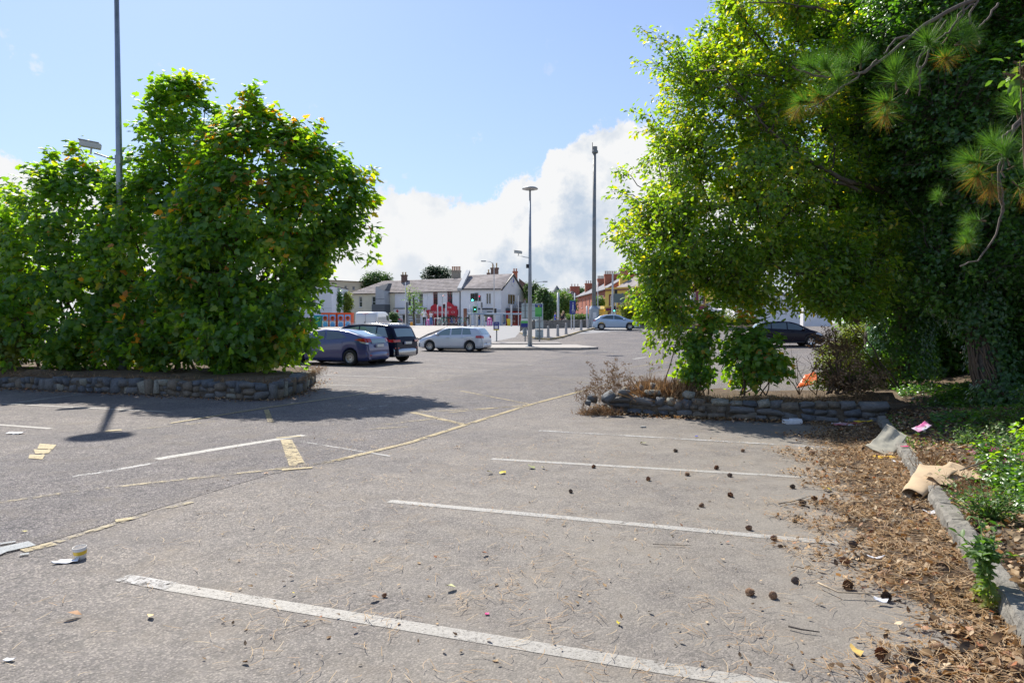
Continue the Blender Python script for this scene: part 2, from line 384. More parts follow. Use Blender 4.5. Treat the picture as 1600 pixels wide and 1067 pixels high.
# ================================================================== ground materials
def asphalt_mat(name,tone=1.,tint=(1,1,1),dusty=True):
    m=bpy.data.materials.new(name); m.use_nodes=True; t=m.node_tree; b=t.nodes['Principled BSDF']
    V=t.nodes.new('ShaderNodeTexCoord').outputs['Object']
    vo=t.nodes.new('ShaderNodeTexVoronoi'); vo.inputs['Scale'].default_value=85; t.links.new(V,vo.inputs['Vector'])
    sc=t.nodes.new('ShaderNodeSeparateColor'); t.links.new(vo.outputs['Color'],sc.inputs[0])
    v2=t.nodes.new('ShaderNodeTexVoronoi'); v2.inputs['Scale'].default_value=33; t.links.new(V,v2.inputs['Vector'])
    s2=t.nodes.new('ShaderNodeSeparateColor'); t.links.new(v2.outputs['Color'],s2.inputs[0])
    # stones: lilac grey, some pale, some dark
    cr=t.nodes.new('ShaderNodeValToRGB'); t.links.new(sc.outputs[0],cr.inputs[0]); e=cr.color_ramp.elements
    k=lambda c:(c[0]*tone*tint[0]*1.10,c[1]*tone*tint[1]*1.02,c[2]*tone*tint[2]*.93,1)
    e[0].position=0; e[0].color=k((.075,.073,.078)); e[1].position=1; e[1].color=k((.47,.455,.44))
    for p,c in ((.3,(.165,.16,.175)),(.62,(.235,.226,.235)),(.88,(.36,.345,.335))): x=e.new(p); x.color=k(c)
    col=cr.outputs[0]
    gap=SS(t,vo.outputs['Distance'],.45,.75)
    col=MIX(t,M(t,'MULTIPLY',gap,.5),col,(.06,.058,.055))
    col=MIX(t,M(t,'MULTIPLY',M(t,'GREATER_THAN',s2.outputs[0],.86),.55),col,(.05,.05,.052))
    n1=NOISE(t,V,.55,6,.6); n2=NOISE(t,V,3.5,6,.65); n3=NOISE(t,V,.13,4,.5)
    col=MIX(t,1.,col,MIX(t,SS(t,n2,.3,.7),(.84,.84,.84),(1.1,1.1,1.1)),'MULTIPLY')
    col=MIX(t,1.,col,MIX(t,SS(t,n1,.3,.7),(.80,.80,.82),(1.14,1.11,1.06)),'MULTIPLY')
    if dusty:
        sx=t.nodes.new('ShaderNodeSeparateXYZ'); t.links.new(V,sx.inputs[0])
        # distance to the kerb line: dust gathers along it
        dk=M(t,'SUBTRACT',M(t,'ADD',M(t,'MULTIPLY',sx.outputs[1],.44),1.08),sx.outputs[0])
        du=M(t,'MULTIPLY',SS(t,dk,10.,.6),SS(t,M(t,'ADD',n1,M(t,'MULTIPLY',n2,.5)),.45,.9,.4,1.))
        du=M(t,'MULTIPLY',du,SS(t,sx.outputs[1],16,11))
        col=MIX(t,M(t,'MULTIPLY',du,.82),col,MIX(t,n2,(.165,.147,.122),(.25,.228,.192)))
        smooth=M(t,'MULTIPLY',du,.7)
    # tyre-polished bands and brownish grime
    mp=t.nodes.new('ShaderNodeMapping'); mp.inputs['Rotation'].default_value=(0,0,R(22)); mp.inputs['Scale'].default_value=(.25,1.6,1); t.links.new(V,mp.inputs[0])
    bd=NOISE(t,mp.outputs[0],1.1,5,.6); col=MIX(t,M(t,'MULTIPLY',SS(t,bd,.5,.72),.30),col,(.13,.12,.115))
    col=MIX(t,M(t,'MULTIPLY',SS(t,NOISE(t,V,1.7,7,.7),.48,.68),.45),col,(.19,.16,.125))
    # oil stains
    st=SS(t,NOISE(t,V,.9,3,.5),.66,.78); col=MIX(t,M(t,'MULTIPLY',st,.35),col,(.07,.07,.07))
    t.links.new(col,b.inputs['Base Color']); b.inputs['Roughness'].default_value=.78; b.inputs['Specular IOR Level'].default_value=.35
    bn=t.nodes.new('ShaderNodeBump'); bn.inputs['Distance'].default_value=.012
    h=M(t,'ADD',M(t,'MULTIPLY',gap,-1.),M(t,'MULTIPLY',sc.outputs[1],.7)); t.links.new(h,bn.inputs['Height'])
    if dusty: t.links.new(M(t,'SUBTRACT',.55,M(t,'MULTIPLY',smooth,.5)),bn.inputs['Strength'])
    else: bn.inputs['Strength'].default_value=.7
    t.links.new(bn.outputs[0],b.inputs['Normal']); MATS[name]=m; return m
ASPH=asphalt_mat('asphalt',.80); ASPH2=asphalt_mat('asphalt_lane',.80,(.97,.985,1.03),False)
def soil_mat():
    m=bpy.data.materials.new('soil'); m.use_nodes=True; t=m.node_tree; b=t.nodes['Principled BSDF']
    V=t.nodes.new('ShaderNodeTexCoord').outputs['Object']
    n=NOISE(t,V,6,8,.7); n2=NOISE(t,V,55,5,.7)
    c=MIX(t,SS(t,n,.3,.7),(.055,.036,.022),(.16,.11,.066)); c=MIX(t,SS(t,n2,.45,.75),c,(.24,.17,.1))
    t.links.new(c,b.inputs['Base Color']); b.inputs['Roughness'].default_value=.95
    bn=t.nodes.new('ShaderNodeBump'); bn.inputs['Distance'].default_value=.03; bn.inputs['Strength'].default_value=.9
    t.links.new(M(t,'ADD',n,n2),bn.inputs['Height']); t.links.new(bn.outputs[0],b.inputs['Normal']); return m
SOIL=soil_mat()
def paint_mat(name,col,wear,nscale=14):
    m=bpy.data.materials.new(name); m.use_nodes=True; t=m.node_tree; b=t.nodes['Principled BSDF']
    V=t.nodes.new('ShaderNodeTexCoord').outputs['Object']
    n=NOISE(t,V,nscale,6,.72); n2=NOISE(t,V,2.2,3,.5); n3=NOISE(t,V,110,3,.6)
    w=M(t,'ADD',M(t,'MULTIPLY',n,.5),M(t,'ADD',M(t,'MULTIPLY',n2,.32),M(t,'MULTIPLY',n3,.18)))
    n4=NOISE(t,V,70,5,.75); keep=M(t,'MULTIPLY',SS(t,w,wear-.09,wear+.02),SS(t,n4,.34,.5,.35,.92))
    c=MIX(t,SS(t,NOISE(t,V,30,5,.6),.3,.7),tuple(x*.75 for x in col),col)
    t.links.new(c,b.inputs['Base Color']); b.inputs['Roughness'].default_value=.65
    tr=t.nodes.new('ShaderNodeBsdfTransparent'); mx=t.nodes.new('ShaderNodeMixShader'); t.links.new(keep,mx.inputs[0])
    t.links.new(tr.outputs[0],mx.inputs[1]); t.links.new(b.outputs[0],mx.inputs[2])
    t.links.new(mx.outputs[0],t.nodes['Material Output'].inputs[0]); MATS[name]=m; return m
WH={0:paint_mat('paint_white',(.385,.365,.325),.43),1:paint_mat('paint_white_worn',(.42,.405,.37),.45),2:paint_mat('paint_white_faint',(.44,.43,.41),.53)}
YE={0:paint_mat('paint_yellow',(.44,.35,.17),.45),1:paint_mat('paint_yellow_worn',(.43,.34,.17),.50),2:paint_mat('paint_yellow_faint',(.38,.31,.17),.55)}
# ================================================================== ground sheets
def sheet(name,xs,ys,zf,m,**t):
    X,Y=np.meshgrid(xs,ys); Z=zf(X,Y); V=np.stack([X,Y,Z],-1).reshape(-1,3); nx=len(xs)
    i=np.arange(len(ys)-1)[:,None]*nx; j=np.arange(nx-1)[None]; Fc=np.stack([i+j,i+j+1,i+j+1+nx,i+j+nx],-1).reshape(-1,4)
    return link(name,npmesh(name,V,Fc,m,smooth=True),None,**t)
far=mat('far_ground',(.12,.13,.07),.95,var=.3,vs=.05)
sheet('ground',np.array([-3000,-900,-300,-95,-60,-30,0,30,60,95,300,900,3000.]),np.array([-400,-60,-20,10,30,40,50,60,75,120,160,300,900,3500.]),lambda x,y:gz(x,y)-.35,far,kind='structure')
sheet('car_park',np.arange(-90,91,1.),np.concatenate([np.arange(-8,170,1.)]),lambda x,y:gz(x,y),ASPH,kind='structure')
def resample(P,step):
    out=[P[0]]
    for a,b in zip(P[:-1],P[1:]):
        n=max(1,int((b-a).length/step))
        for i in range(1,n+1): out.append(a.lerp(b,i/n))
    return out
def strip(name,pts,w,m,dz=.005,px=True,**t):
    P=[gp(*p) if px else Vector((p[0],p[1],0)) for p in pts]
    P=resample([Vector((p.x,p.y,0)) for p in P],.5); vs=[];fs=[]
    for i,p in enumerate(P):
        d=(P[min(i+1,len(P)-1)]-P[max(i-1,0)]); d.normalize(); n=Vector((-d.y,d.x,0))
        ww=w/2
        for s in (-1,1):
            q=p+n*ww*s; vs.append((q.x,q.y,float(gz(q.x,q.y))+dz))
    for i in range(len(P)-1): a=i*2; fs.append((a,a+1,a+3,a+2))
    mb=MB(); mb.add(vs,fs); return mb.build(name,m,kind='structure',**t)
def drape(name,poly,m,dz,cell=1.0,**t):
    """polygon (x,y) laid on the ground with a height offset"""
    import bmesh
    bm=bmesh.new(); f=bm.faces.new([bm.verts.new((x,y,0)) for x,y in poly])
    xs=[p[0] for p in poly]; ys=[p[1] for p in poly]
    for k in range(int(min(ys)/cell)+1,int(max(ys)/cell)+1):
        bmesh.ops.bisect_plane(bm,geom=bm.verts[:]+bm.edges[:]+bm.faces[:],plane_co=(0,k*cell,0),plane_no=(0,1,0))
    for k in range(int(min(xs)/(cell*3))-1,int(max(xs)/(cell*3))+1):
        bmesh.ops.bisect_plane(bm,geom=bm.verts[:]+bm.edges[:]+bm.faces[:],plane_co=(k*cell*3,0,0),plane_no=(1,0,0))
    bmesh.ops.triangulate(bm,faces=bm.faces[:])
    for v in bm.verts: v.co.z=float(gz(v.co.x,v.co.y))+dz
    bmesh.ops.recalc_face_normals(bm,faces=bm.faces[:])
    me=bpy.data.meshes.new(name); bm.to_mesh(me); bm.free()
    if me.polygons[0].normal.z<0: me.flip_normals()
    me.materials.append(m); return link(name,me,None,kind='structure',**t)
# the traffic lane between the bays: slightly bluer, closer surface
def gxy(*p): v=gp(*p); return (v.x,v.y)
lane=[gxy(420,742),gxy(540,716),gxy(728,664),gxy(830,632),gxy(962,599),gxy(1062,573),gxy(1120,556),(20,62),(6,62),gxy(925,547),gxy(760,580),gxy(590,612),gxy(265,663),gxy(40,700),gxy(-120,760),gxy(-120,905)]
drape('traffic_lane',lane,ASPH2,.003)
BL=[[(190,903),(260,916),(1275,1083)],[(608,783),(1310,849)],[(768,717),(1330,750)],[(842,673),(1340,702)]]
strip('bay_line',BL[0][1:],.118,WH[0],.003); strip('bay_line',[(190,903),(268,917)],.12,WH[2],.0065)
strip('bay_line',BL[1],.10,WH[1],.003); strip('bay_line',BL[2],.10,WH[1],.003); strip('bay_line',BL[3],.10,WH[2])
for pts,w,k in ([(-90,625),(5,631),(267,644)],.09,0),([(18,631),(70,623),(128,616)],.09,0),([(-60,661),(0,664),(80,670)],.11,0),([(-60,640),(0,631)],.09,0),\
    ([(243,718),(350,700),(475,680)],.16,1),([(112,745),(160,738),(250,722)],.09,2),([(470,690),(610,713)],.05,2),([(430,583),(650,591)],.09,1),([(360,598),(580,603)],.09,1),([(480,575),(700,581)],.09,2),\
    ([(600,562),(760,569)],.09,2),([(670,570),(760,578)],.09,2),([(715,566),(905,573)],.08,2),([(560,640),(640,628)],.06,2),([(1000,553),(1080,557)],.1,2),([(990,561),(1010,558)],.2,1),([(940,548),(1010,552)],.1,2),\
    ([(1090,590),(1300,604)],.08,2),([(1075,566),(1290,577)],.08,2),([(1060,548),(1180,552)],.08,2):
    strip('bay_line',pts,w,WH[k])
for pts,w,k in ([(0,786),(120,768),(330,745),(440,733),(545,716)],.10,2),([(525,720),(640,692),(728,664),(830,632),(910,611)],.13,1),([(910,611),(1062,573)],.12,2),([(265,662),(375,644),(420,637),(592,612)],.09,0),\
    ([(160,675),(250,668),(335,659)],.07,2),([(165,674),(190,672)],.14,0),([(645,645),(726,664)],.16,1),([(600,664),(700,652)],.10,2),([(640,645),(820,635)],.08,1),([(700,645),(826,633)],.08,1),([(720,611),(828,632)],.08,1),([(560,672),(640,667)],.07,2),\
    ([(62,715),(85,696)],.02,0),([(35,862),(85,850)],.13,1),([(88,848),(240,800),(300,785)],.09,2),([(180,815),(206,811)],.10,0),\
    ([(760,598),(960,590)],.09,2),([(810,582),(930,600)],.08,2),([(830,601),(990,598)],.09,2),([(592,612),(760,583),(860,566)],.08,2),([(985,574),(1045,566)],.12,1),([(935,580),(1000,572)],.1,2),\
    ([(890,556),(960,553)],.1,1),([(1050,573),(1130,556)],.12,2),([(430,733),(520,722)],.1,2),([(440,735),(488,731)],.10,0),([(432,685),(470,682)],.10,0),([(418,640),(424,660)],.03,1):
    strip('box_marking',pts,w*.8,YE[k],.009 if k else .0105)
# wide worn patches of the old yellow numbering
def patchmark(px,k,dz):
    P=[gp(*p) for p in px]; drape('box_marking',[(p.x,p.y) for p in P],YE[k],dz,3.)
for px in ([(62,694),(88,696),(82,703),(58,702)],[(52,703),(80,704),(76,709),(55,710)],[(46,711),(70,712),(66,719),(44,717)]): patchmark(px,0,.012)
patchmark([(438,688),(456,688),(478,728),(452,730)],1,.0125); patchmark([(412,641),(420,641),(428,660),(418,660)],1,.0125)
palep=paint_mat('paint_pale_blue',(.30,.33,.34),.44,6)
strip('paint_smear',[(-40,878),(0,862),(50,851)],.16,palep,.0145); strip('paint_smear',[(0,852),(24,848)],.04,palep,.0145); strip('paint_smear',[(31,869),(45,867)],.04,palep,.0145)
# ================================================================== rubble walls
ROCKM=[mat('stone_grey',(.15,.15,.145),.85,var=.35,vs=9,bump=.6,bs=30),mat('stone_brown',(.17,.145,.11),.88,var=.35,vs=8,bump=.6,bs=30),
       mat('stone_blue',(.11,.12,.13),.8,var=.35,vs=7,bump=.6,bs=30),mat('stone_pale',(.32,.31,.28),.85,var=.3,vs=9,bump=.6,bs=30),mat('stone_lichen',(.19,.19,.15),.9,vs=12,bump=.6,bs=30,col2=(.34,.33,.28))]
def rock_mesh(k,flat=False,n=3):
    g=np.random.default_rng(100+k); V=[];idx={}
    def vid(i,j,l):
        if (i,j,l) not in idx:
            p=np.array([i,j,l])/(n-1)*2-1.; q=p/np.linalg.norm(p); p=p*1.
            idx[(i,j,l)]=len(V); V.append(p)
        return idx[(i,j,l)]
    Fs=[]
    for ax in range(3):
        for side in (0,n-1):
            for a in range(n-1):
                for b in range(n-1):
                    c=[]
                    for da,db in ((0,0),(1,0),(1,1),(0,1)):
                        q=[0,0,0]; q[ax]=side; q[(ax+1)%3]=a+da; q[(ax+2)%3]=b+db; c.append(vid(*q))
                    Fs.append(c if side else c[::-1])
    V=np.array(V); V+=g.normal(size=V.shape)*.085
    # chop with random planes for a quarried look
    for _ in range(8):
        d=rdir(1,g)[0]; d=np.sign(d)*np.abs(d)**(2.2 if _<6 else .8); d/=np.linalg.norm(d); off=g.uniform(.84,1.03) if _<5 else g.uniform(1.15,1.5); h=V@d-off; V=V-np.maximum(h,0)[:,None]*d*.9
    V*=.5/np.abs(V).max(0)
    me=npmesh('stone',V,np.array(Fs),ROCKM[[0,2,1,0,2,4,0,2,1,3,0,2,4,1][k%14]]); return me
ROCKS=[rock_mesh(k) for k in range(14)]; PLAIN=[r for i,r in enumerate(ROCKS) if i!=9]
def rock(parent,loc,dims,rot,k=None,name='stone',**t):
    o=bpy.data.objects.new(name,PLAIN[random.randrange(13)] if k is None else ROCKS[k]); COL.objects.link(o)
    if parent is not None: o.parent=parent
    o.location=loc; o.scale=dims; o.rotation_euler=rot; return tag(o,**t)
core=mat('wall_core',(.075,.062,.046),.95,vs=14,col2=(.15,.13,.10),bump=1.,bs=40)
def stone_wall(label,path,hf,sw,sh,depth,ncourse,group=None):
    """path: world points along the foot of the face (face looks to the right-hand side of travel ... outward)"""
    P=[Vector((p[0],p[1],0)) for p in path]; L=[0]
    for a,b in zip(P[:-1],P[1:]): L.append(L[-1]+(b-a).length)
    tot=L[-1]; o0=gv(P[0].x,P[0].y)
    root=thing('stone_wall',label,'stone wall',o0,0,group)
    def pt(s):
        s=max(0,min(tot-1e-4,s)); i=max(k for k in range(len(L)-1) if L[k]<=s+1e-9); f=(s-L[i])/(L[i+1]-L[i]); d=(P[i+1]-P[i]).normalized(); return P[i].lerp(P[i+1],f),d
    mb=MB(); n=int(tot/.4)+1; vs=[];fs=[]
    for i in range(n+1):
        p,d=pt(tot*i/n); nn=Vector((-d.y,d.x,0)); h=hf(i/n)*.9
        a=p+nn*.035; b=p+nn*(depth+.05)
        vs+=[(a.x-o0.x,a.y-o0.y,-.1),(a.x-o0.x,a.y-o0.y,h-.03),(b.x-o0.x,b.y-o0.y,h-.03),(b.x-o0.x,b.y-o0.y,-.1)]
    for i in range(n):
        a=i*4
        for j in range(3): fs.append((a+j,a+4+j,a+5+j,a+1+j))
    fs+= [(0,1,2,3),(n*4+3,n*4+2,n*4+1,n*4)]
    mb.add(vs,fs); mb.build('wall_core',core,root)
    s=0.
    while s<tot:
        w=random.uniform(*sw)*1.15; m_=s+w/2
        if m_>tot: break
        H=hf(m_/tot); nc=random.choice((ncourse-1,ncourse,ncourse,ncourse)) if ncourse>2 else random.choice((1,2,2,2,3)); cuts=[0]+sorted((k+1)/nc+random.uniform(-.16,.16)/nc for k in range(nc-1))+[1]
        for c in range(nc):
            z0,z1=cuts[c]*H,cuts[c+1]*H; z1+=random.uniform(-.02,.03) if c==nc-1 else 0
            parts=1 if (z1-z0)>w*.6 or random.random()<.75 else 2; x0=s+random.uniform(-.04,.04)
            for q_ in range(parts):
                ww=w/parts; mm=min(max(x0+ww*(q_+.5),0),tot); p,d=pt(mm); nn=Vector((-d.y,d.x,0)); dd=depth*random.uniform(.75,1.1); q=p+nn*(dd/2+random.uniform(-.04,.035)-.02)
                rock(root,(q.x-o0.x,q.y-o0.y,(z0+z1)/2),(ww*1.04+.01,dd,(z1-z0)*1.04+.01),(random.gauss(0,.05),random.gauss(0,.08),math.atan2(d.y,d.x)+random.gauss(0,.08)))
        s+=w
    return root,pt,tot
lw=[gp(-260,598),gp(-60,603),gp(0,606),gp(100,612),gp(200,616),gp(300,621),gp(400,626),gp(440,624),gp(476,613),gp(484,603)]
lw=[(p.x,p.y) for p in lw]; lw+=[(lw[-1][0]-.2,lw[-1][1]+1.2),(lw[-1][0]-1.2,lw[-1][1]+2.6)]
def hL(u): return float(np.interp(u,[0,.3,.4,.5,.7,.78,.85,1],[.26,.27,.35,.37,.38,.46,.36,.34]))
wallL,ptL,totL=stone_wall('long low rubble stone wall in front of the left maple bushes, rounded at its right end',lw,hL,(.14,.31),0,.3,2)
rw=[gp(950,640),gp(962,646),gp(1060,652),gp(1150,656),gp(1250,660),gp(1375,664)]; rw=[(p.x,p.y) for p in rw]; rw=[(rw[0][0]-.05,rw[0][1]+.5)]+rw
def hR(u): return float(np.interp(u,[0,.1,.5,1],[.26,.29,.33,.36]))
wallR,ptR,totR=stone_wall('short dark blue-grey rubble wall under the two saplings on the right',rw,hR,(.2,.5),0,.3,3)
# planting beds behind the walls
def bed(name,poly,h,nz,**t):
    import bmesh
    bm=bmesh.new(); bm.faces.new([bm.verts.new((x,y,0)) for x,y in poly]); xs=[p[0] for p in poly]; ys=[p[1] for p in poly]
    for ax,lo,hi in ((0,min(xs),max(xs)),(1,min(ys),max(ys))):
        k=math.ceil(lo/.4)*.4
        while k<hi:
            bmesh.ops.bisect_plane(bm,geom=bm.verts[:]+bm.edges[:]+bm.faces[:],plane_co=((k,0,0) if ax==0 else (0,k,0)),plane_no=((1,0,0) if ax==0 else (0,1,0))); k+=.4
    bmesh.ops.triangulate(bm,faces=bm.faces[:])
    for v in bm.verts:
        b=any(e.is_boundary for e in v.link_edges); z=0 if b else nz*(mnoise.noise(Vector((v.co.x*1.3,v.co.y*1.3,0)))+.6)
        v.co.z=float(gz(v.co.x,v.co.y))+(h(v.co.x,v.co.y) if callable(h) else h)+z
    bd=[e for e in bm.edges if e.is_boundary]; r=bmesh.ops.extrude_edge_only(bm,edges=bd)
    for v in [g for g in r['geom'] if isinstance(g,bmesh.types.BMVert)]: v.co.z=float(gz(v.co.x,v.co.y))-.1
    bmesh.ops.recalc_face_normals(bm,faces=bm.faces[:]); me=bpy.data.meshes.new(name); bm.to_mesh(me); bm.free(); me.materials.append(SOIL)
    return link(name,me,None,kind='structure',**t)
def offs(path,d):
    out=[]
    for i,p in enumerate(path):
        a=Vector(path[max(0,i-1)]); b=Vector(path[min(len(path)-1,i+1)]); t=(b-a).normalized(); out.append((p[0]-t.y*d,p[1]+t.x*d))
    return out
bl=offs(lw,.2); bed('planting_bed',bl+[(-9,23.5),(-40,25),(-40,17)],.33,.12)
br_=offs(rw,.22); bed('planting_bed',br_+[(7.2,12.3),(7.9,14.4),(6.4,14.5),(4.5,14.5),(2.6,14.3),(1.9,13.7)],.22,.10)
# ================================================================== kerb and bank on the right
K0=np.array([2.86,4.03]); KD=np.array([.403,.915]); KN=np.array([.915,-.403])
def kb(s,t): return K0+KD*s+KN*t
def bank_h(s,t): return .13+.45*np.clip((t-.2)/3.2,0,1)**1.3+.06*np.sin(s*1.7+t)*np.clip(t,0,1)+.035*np.sin(s*5.1+t*3.7)*np.clip(t,0,1)
ss=np.concatenate([np.arange(-5,12,.3),np.arange(12,48,1.2)]); tt=np.concatenate([np.arange(.13,3,.2),np.arange(3,22,1.)])
Sg,Tg=np.meshgrid(ss,tt); XY=K0+Sg[...,None]*KD+Tg[...,None]*KN
Zg=gz(XY[...,0],XY[...,1])+bank_h(Sg,Tg)+rng.normal(size=Sg.shape)*.012
V=np.concatenate([XY,Zg[...,None]],-1); V0=V[0:1].copy(); V0[...,2]-=.4; V=np.concatenate([V0,V],0)
ny,nx=V.shape[:2]; i=np.arange(ny-1)[:,None]*nx; j=np.arange(nx-1)[None]; Fc=np.stack([i+j,i+j+nx,i+j+nx+1,i+j+1],-1).reshape(-1,4)
link('bank',npmesh('bank',V.reshape(-1,3),Fc,SOIL,smooth=True),kind='structure')
conc=mat('kerb_concrete',(.23,.215,.185),.92,vs=9,bump=1.,bs=22,col2=(.15,.14,.12),det=9)
kr=thing('concrete_kerb','weathered concrete kerb running along the leaf litter at the bottom right','kerb',(K0[0],K0[1],0))
s=-4.0
while s<8.6:
    L_=random.uniform(.42,.6); g=random.uniform(.004,.02); mb=MB(); n=6; w=.15; b=.022; vs=[]
    for i in range(n+1):
        u=i/n*(L_-g); j=lambda a=.009: random.gauss(0,a)
        e=.018 if i in (0,n) else 0
        for (tx,z) in ((e+j(),-.08),(e+j(),.05+j()),(e+.004+j(.007),.125+j()-e),(b+e+j(),.155+j(.004)-e),(w-b,.157+j(.004)-e),(w,.14-e),(w,-.08)):
            q=KD*(s+u)+KN*tx; vs.append((q[0],q[1],z))
    fs=[]
    for i in range(n):
        for k in range(6): a=i*7+k; fs.append((a,a+1,a+8,a+7))
    fs+=[tuple(range(6,-1,-1)),tuple(n*7+k for k in range(7))]
    mb.add(vs,fs); mb.build('kerbstone',conc,kr); s+=L_
# ================================================================== buildings and the street behind
WHITER=mat('render_white',(.80,.80,.81),.85,var=.06,vs=.6); CREAMR=mat('render_cream',(.66,.62,.48),.85,var=.07,vs=.6); GREYR=mat('render_grey',(.40,.42,.44),.8,var=.08,vs=1); YELR=mat('render_yellow',(.80,.58,.13),.8,var=.08,vs=.8); MAROON=mat('maroon_paint',(.16,.02,.05),.6); DGREY=mat('slate_dark',(.10,.115,.13),.6)
SLATE=mat('roof_slate',(.23,.205,.195),.92,vs=1.2,col2=(.36,.325,.31),bump=.3,bs=8,det=9,spec=.15); SLATE2=mat('roof_slate_new',(.18,.18,.195),.85,vs=1.5,col2=(.25,.25,.265),spec=.2); BRICK=mat('brick_red',(.36,.11,.065),.85,vs=2.5,col2=(.44,.165,.10)); BRICKD=mat('brick_dark',(.13,.08,.065),.9,vs=3,col2=(.2,.13,.1)); STONEC=mat('chimney_stone',(.27,.24,.19),.9,vs=4,col2=(.36,.32,.26)); POT=mat('chimney_pot_clay',(.42,.2,.11),.8,var=.2,vs=4); POTY=mat('chimney_pot_buff',(.5,.36,.17),.8); POTG=mat('chimney_pot_pale',(.45,.42,.36),.8)
WFR=mat('window_frame_white',(.72,.73,.74),.5); WRED=mat('window_frame_red',(.35,.03,.03),.5); PANE=mat('window_pane',(.03,.04,.045),.05,0,coat=.6,spec=.8); BLUEF=mat('frame_blue',(.07,.2,.42),.5); SHOPR=mat('shop_red',(.50,.015,.03),.5); GUT=mat('gutter_black',(.03,.032,.035),.5); INTERIOR=mat('shop_interior',(.16,.15,.13),.8,vs=3,col2=(.35,.3,.22))
class Fac:
    """a wall from A to B seen from its front (A left, B right), with recessed openings"""
    def __init__(s,A,B,o): s.A=Vector((A[0],A[1],0)); s.B=Vector((B[0],B[1],0)); s.d=(s.B-s.A).normalized(); s.L=(s.B-s.A).length; s.n=Vector((s.d.y,-s.d.x,0)); s.o=Vector(o)
    def u(s,px):
        k=(px-800)/F   # X = k*Y along the wall
        return (k*s.A.y-s.A.x)/(s.d.x-k*s.d.y)
    def Y(s,px): return s.A.y+s.d.y*s.u(px)
    def z(s,px,py): return at(px,py,s.Y(px)).z
    def P(s,u,z,out=0.): q=s.A+s.d*u+s.n*out; return (q.x-s.o.x,q.y-s.o.y,z-s.o.z)
    def rect(s,x0,x1,y0,y1): m=(x0+x1)/2; return (s.u(x0),s.u(x1),s.z(m,y1),s.z(m,y0))
    def box(s,mb,u0,u1,z0,z1,o0,o1):
        P=[s.P(u,z,o) for z in (z0,z1) for (u,o) in ((u0,o1),(u1,o1),(u1,o0),(u0,o0))]
        return mb.add(P,[(3,2,1,0),(4,5,6,7),(0,1,5,4),(1,2,6,5),(2,3,7,6),(3,0,4,7)])
    def part(s,name,root,m,u0,u1,z0,z1,o0,o1,**t): return s.box(MB(),u0,u1,z0,z1,o0,o1).build(name,m,root,**t)
    def wall(s,root,m,z0,z1,ops=(),name='wall',u0=0.,u1=None,depth=.18):
        u1=s.L if u1 is None else u1; ops=[o for o in ops if o[1]>u0 and o[0]<u1]; us=sorted({u0,u1,*[o[0] for o in ops],*[o[1] for o in ops]}); zs=sorted({z0,z1,*[o[2] for o in ops],*[o[3] for o in ops]}); mb=MB()
        us=[u for u in us if u0-1e-6<=u<=u1+1e-6]; zs=[z for z in zs if z0-1e-6<=z<=z1+1e-6]
        for a,b in zip(us[:-1],us[1:]):
            for c,e in zip(zs[:-1],zs[1:]):
                mu,mz=(a+b)/2,(c+e)/2
                if any(o[0]<mu<o[1] and o[2]<mz<o[3] for o in ops): continue
                mb.quad(s.P(a,c),s.P(b,c),s.P(b,e),s.P(a,e))
        for o in ops:
            a,b,c,e=o[:4]
            for p,q in (((a,c),(b,c)),((b,c),(b,e)),((b,e),(a,e)),((a,e),(a,c))): mb.quad(s.P(*p),s.P(*q),s.P(*q,-depth),s.P(*p,-depth))
        return mb.build(name,m,root)
    def window(s,root,op,fm,nx=2,nz=2,fw=.09,sill=True,pane=PANE,name='window',bar=.05,out=-.15,surround=None):
        a,b,c,e=op[:4]; mb=MB(); s.box(mb,a,a+fw,c,e,out-.04,out+.05); s.box(mb,b-fw,b,c,e,out-.04,out+.05); s.box(mb,a+fw,b-fw,c,c+fw,out-.04,out+.05); s.box(mb,a+fw,b-fw,e-fw,e,out-.04,out+.05); w=mb.build(name,fm,root)
        for i in range(1,nx): u=a+(b-a)*i/nx; s.part('glazing_bar',w,fm,u-bar/2,u+bar/2,c+fw,e-fw,out-.03,out+.03)
        for i in range(1,nz): z=c+(e-c)*i/nz; s.part('meeting_rail',w,fm,a+fw,b-fw,z-bar/2,z+bar/2,out-.035,out+.04)
        s.part('pane',w,pane,a+fw*.5,b-fw*.5,c+fw*.5,e-fw*.5,out-.03,out-.01)
        if sill: s.part('sill',w,fm,a-.08,b+.08,c-.09,c-.003,-.02,.1)
        if surround:
            for q in ((a-.18,a-.003,c-.18,e+.18),(b+.003,b+.18,c-.18,e+.18),(a,b,e+.003,e+.2),(a,b,c-.2,c-.1)): s.part('surround',w,surround,*q,-.01,.04)
        return w
def chimney(root,X,Y,z0,z1,w,d,m,n,pm=POT,o=(0,0,0),ph=.7):
    o=Vector(o); x,y=X-o.x,Y-o.y; a,b=z0-o.z,z1-o.z; c=MB().box(x-w/2,y-d/2,a,x+w/2,y+d/2,b).build('chimney',m,root); MB().box(x-w/2-.09,y-d/2-.09,b+.002,x+w/2+.09,y+d/2+.09,b+.22).build('chimney_cap',m,c)
    for i in range(n):
        px=x+(i-(n-1)/2)*(w/max(n,1)); MB().lathe([(.14,0),(.15,.05),(.11,.15),(.12,ph-.1),(.15,ph-.05),(.13,ph),(.08,ph)],8,(px,y,b+.22)).build('chimney_pot',pm,c,smooth=True)
GZ=1.3
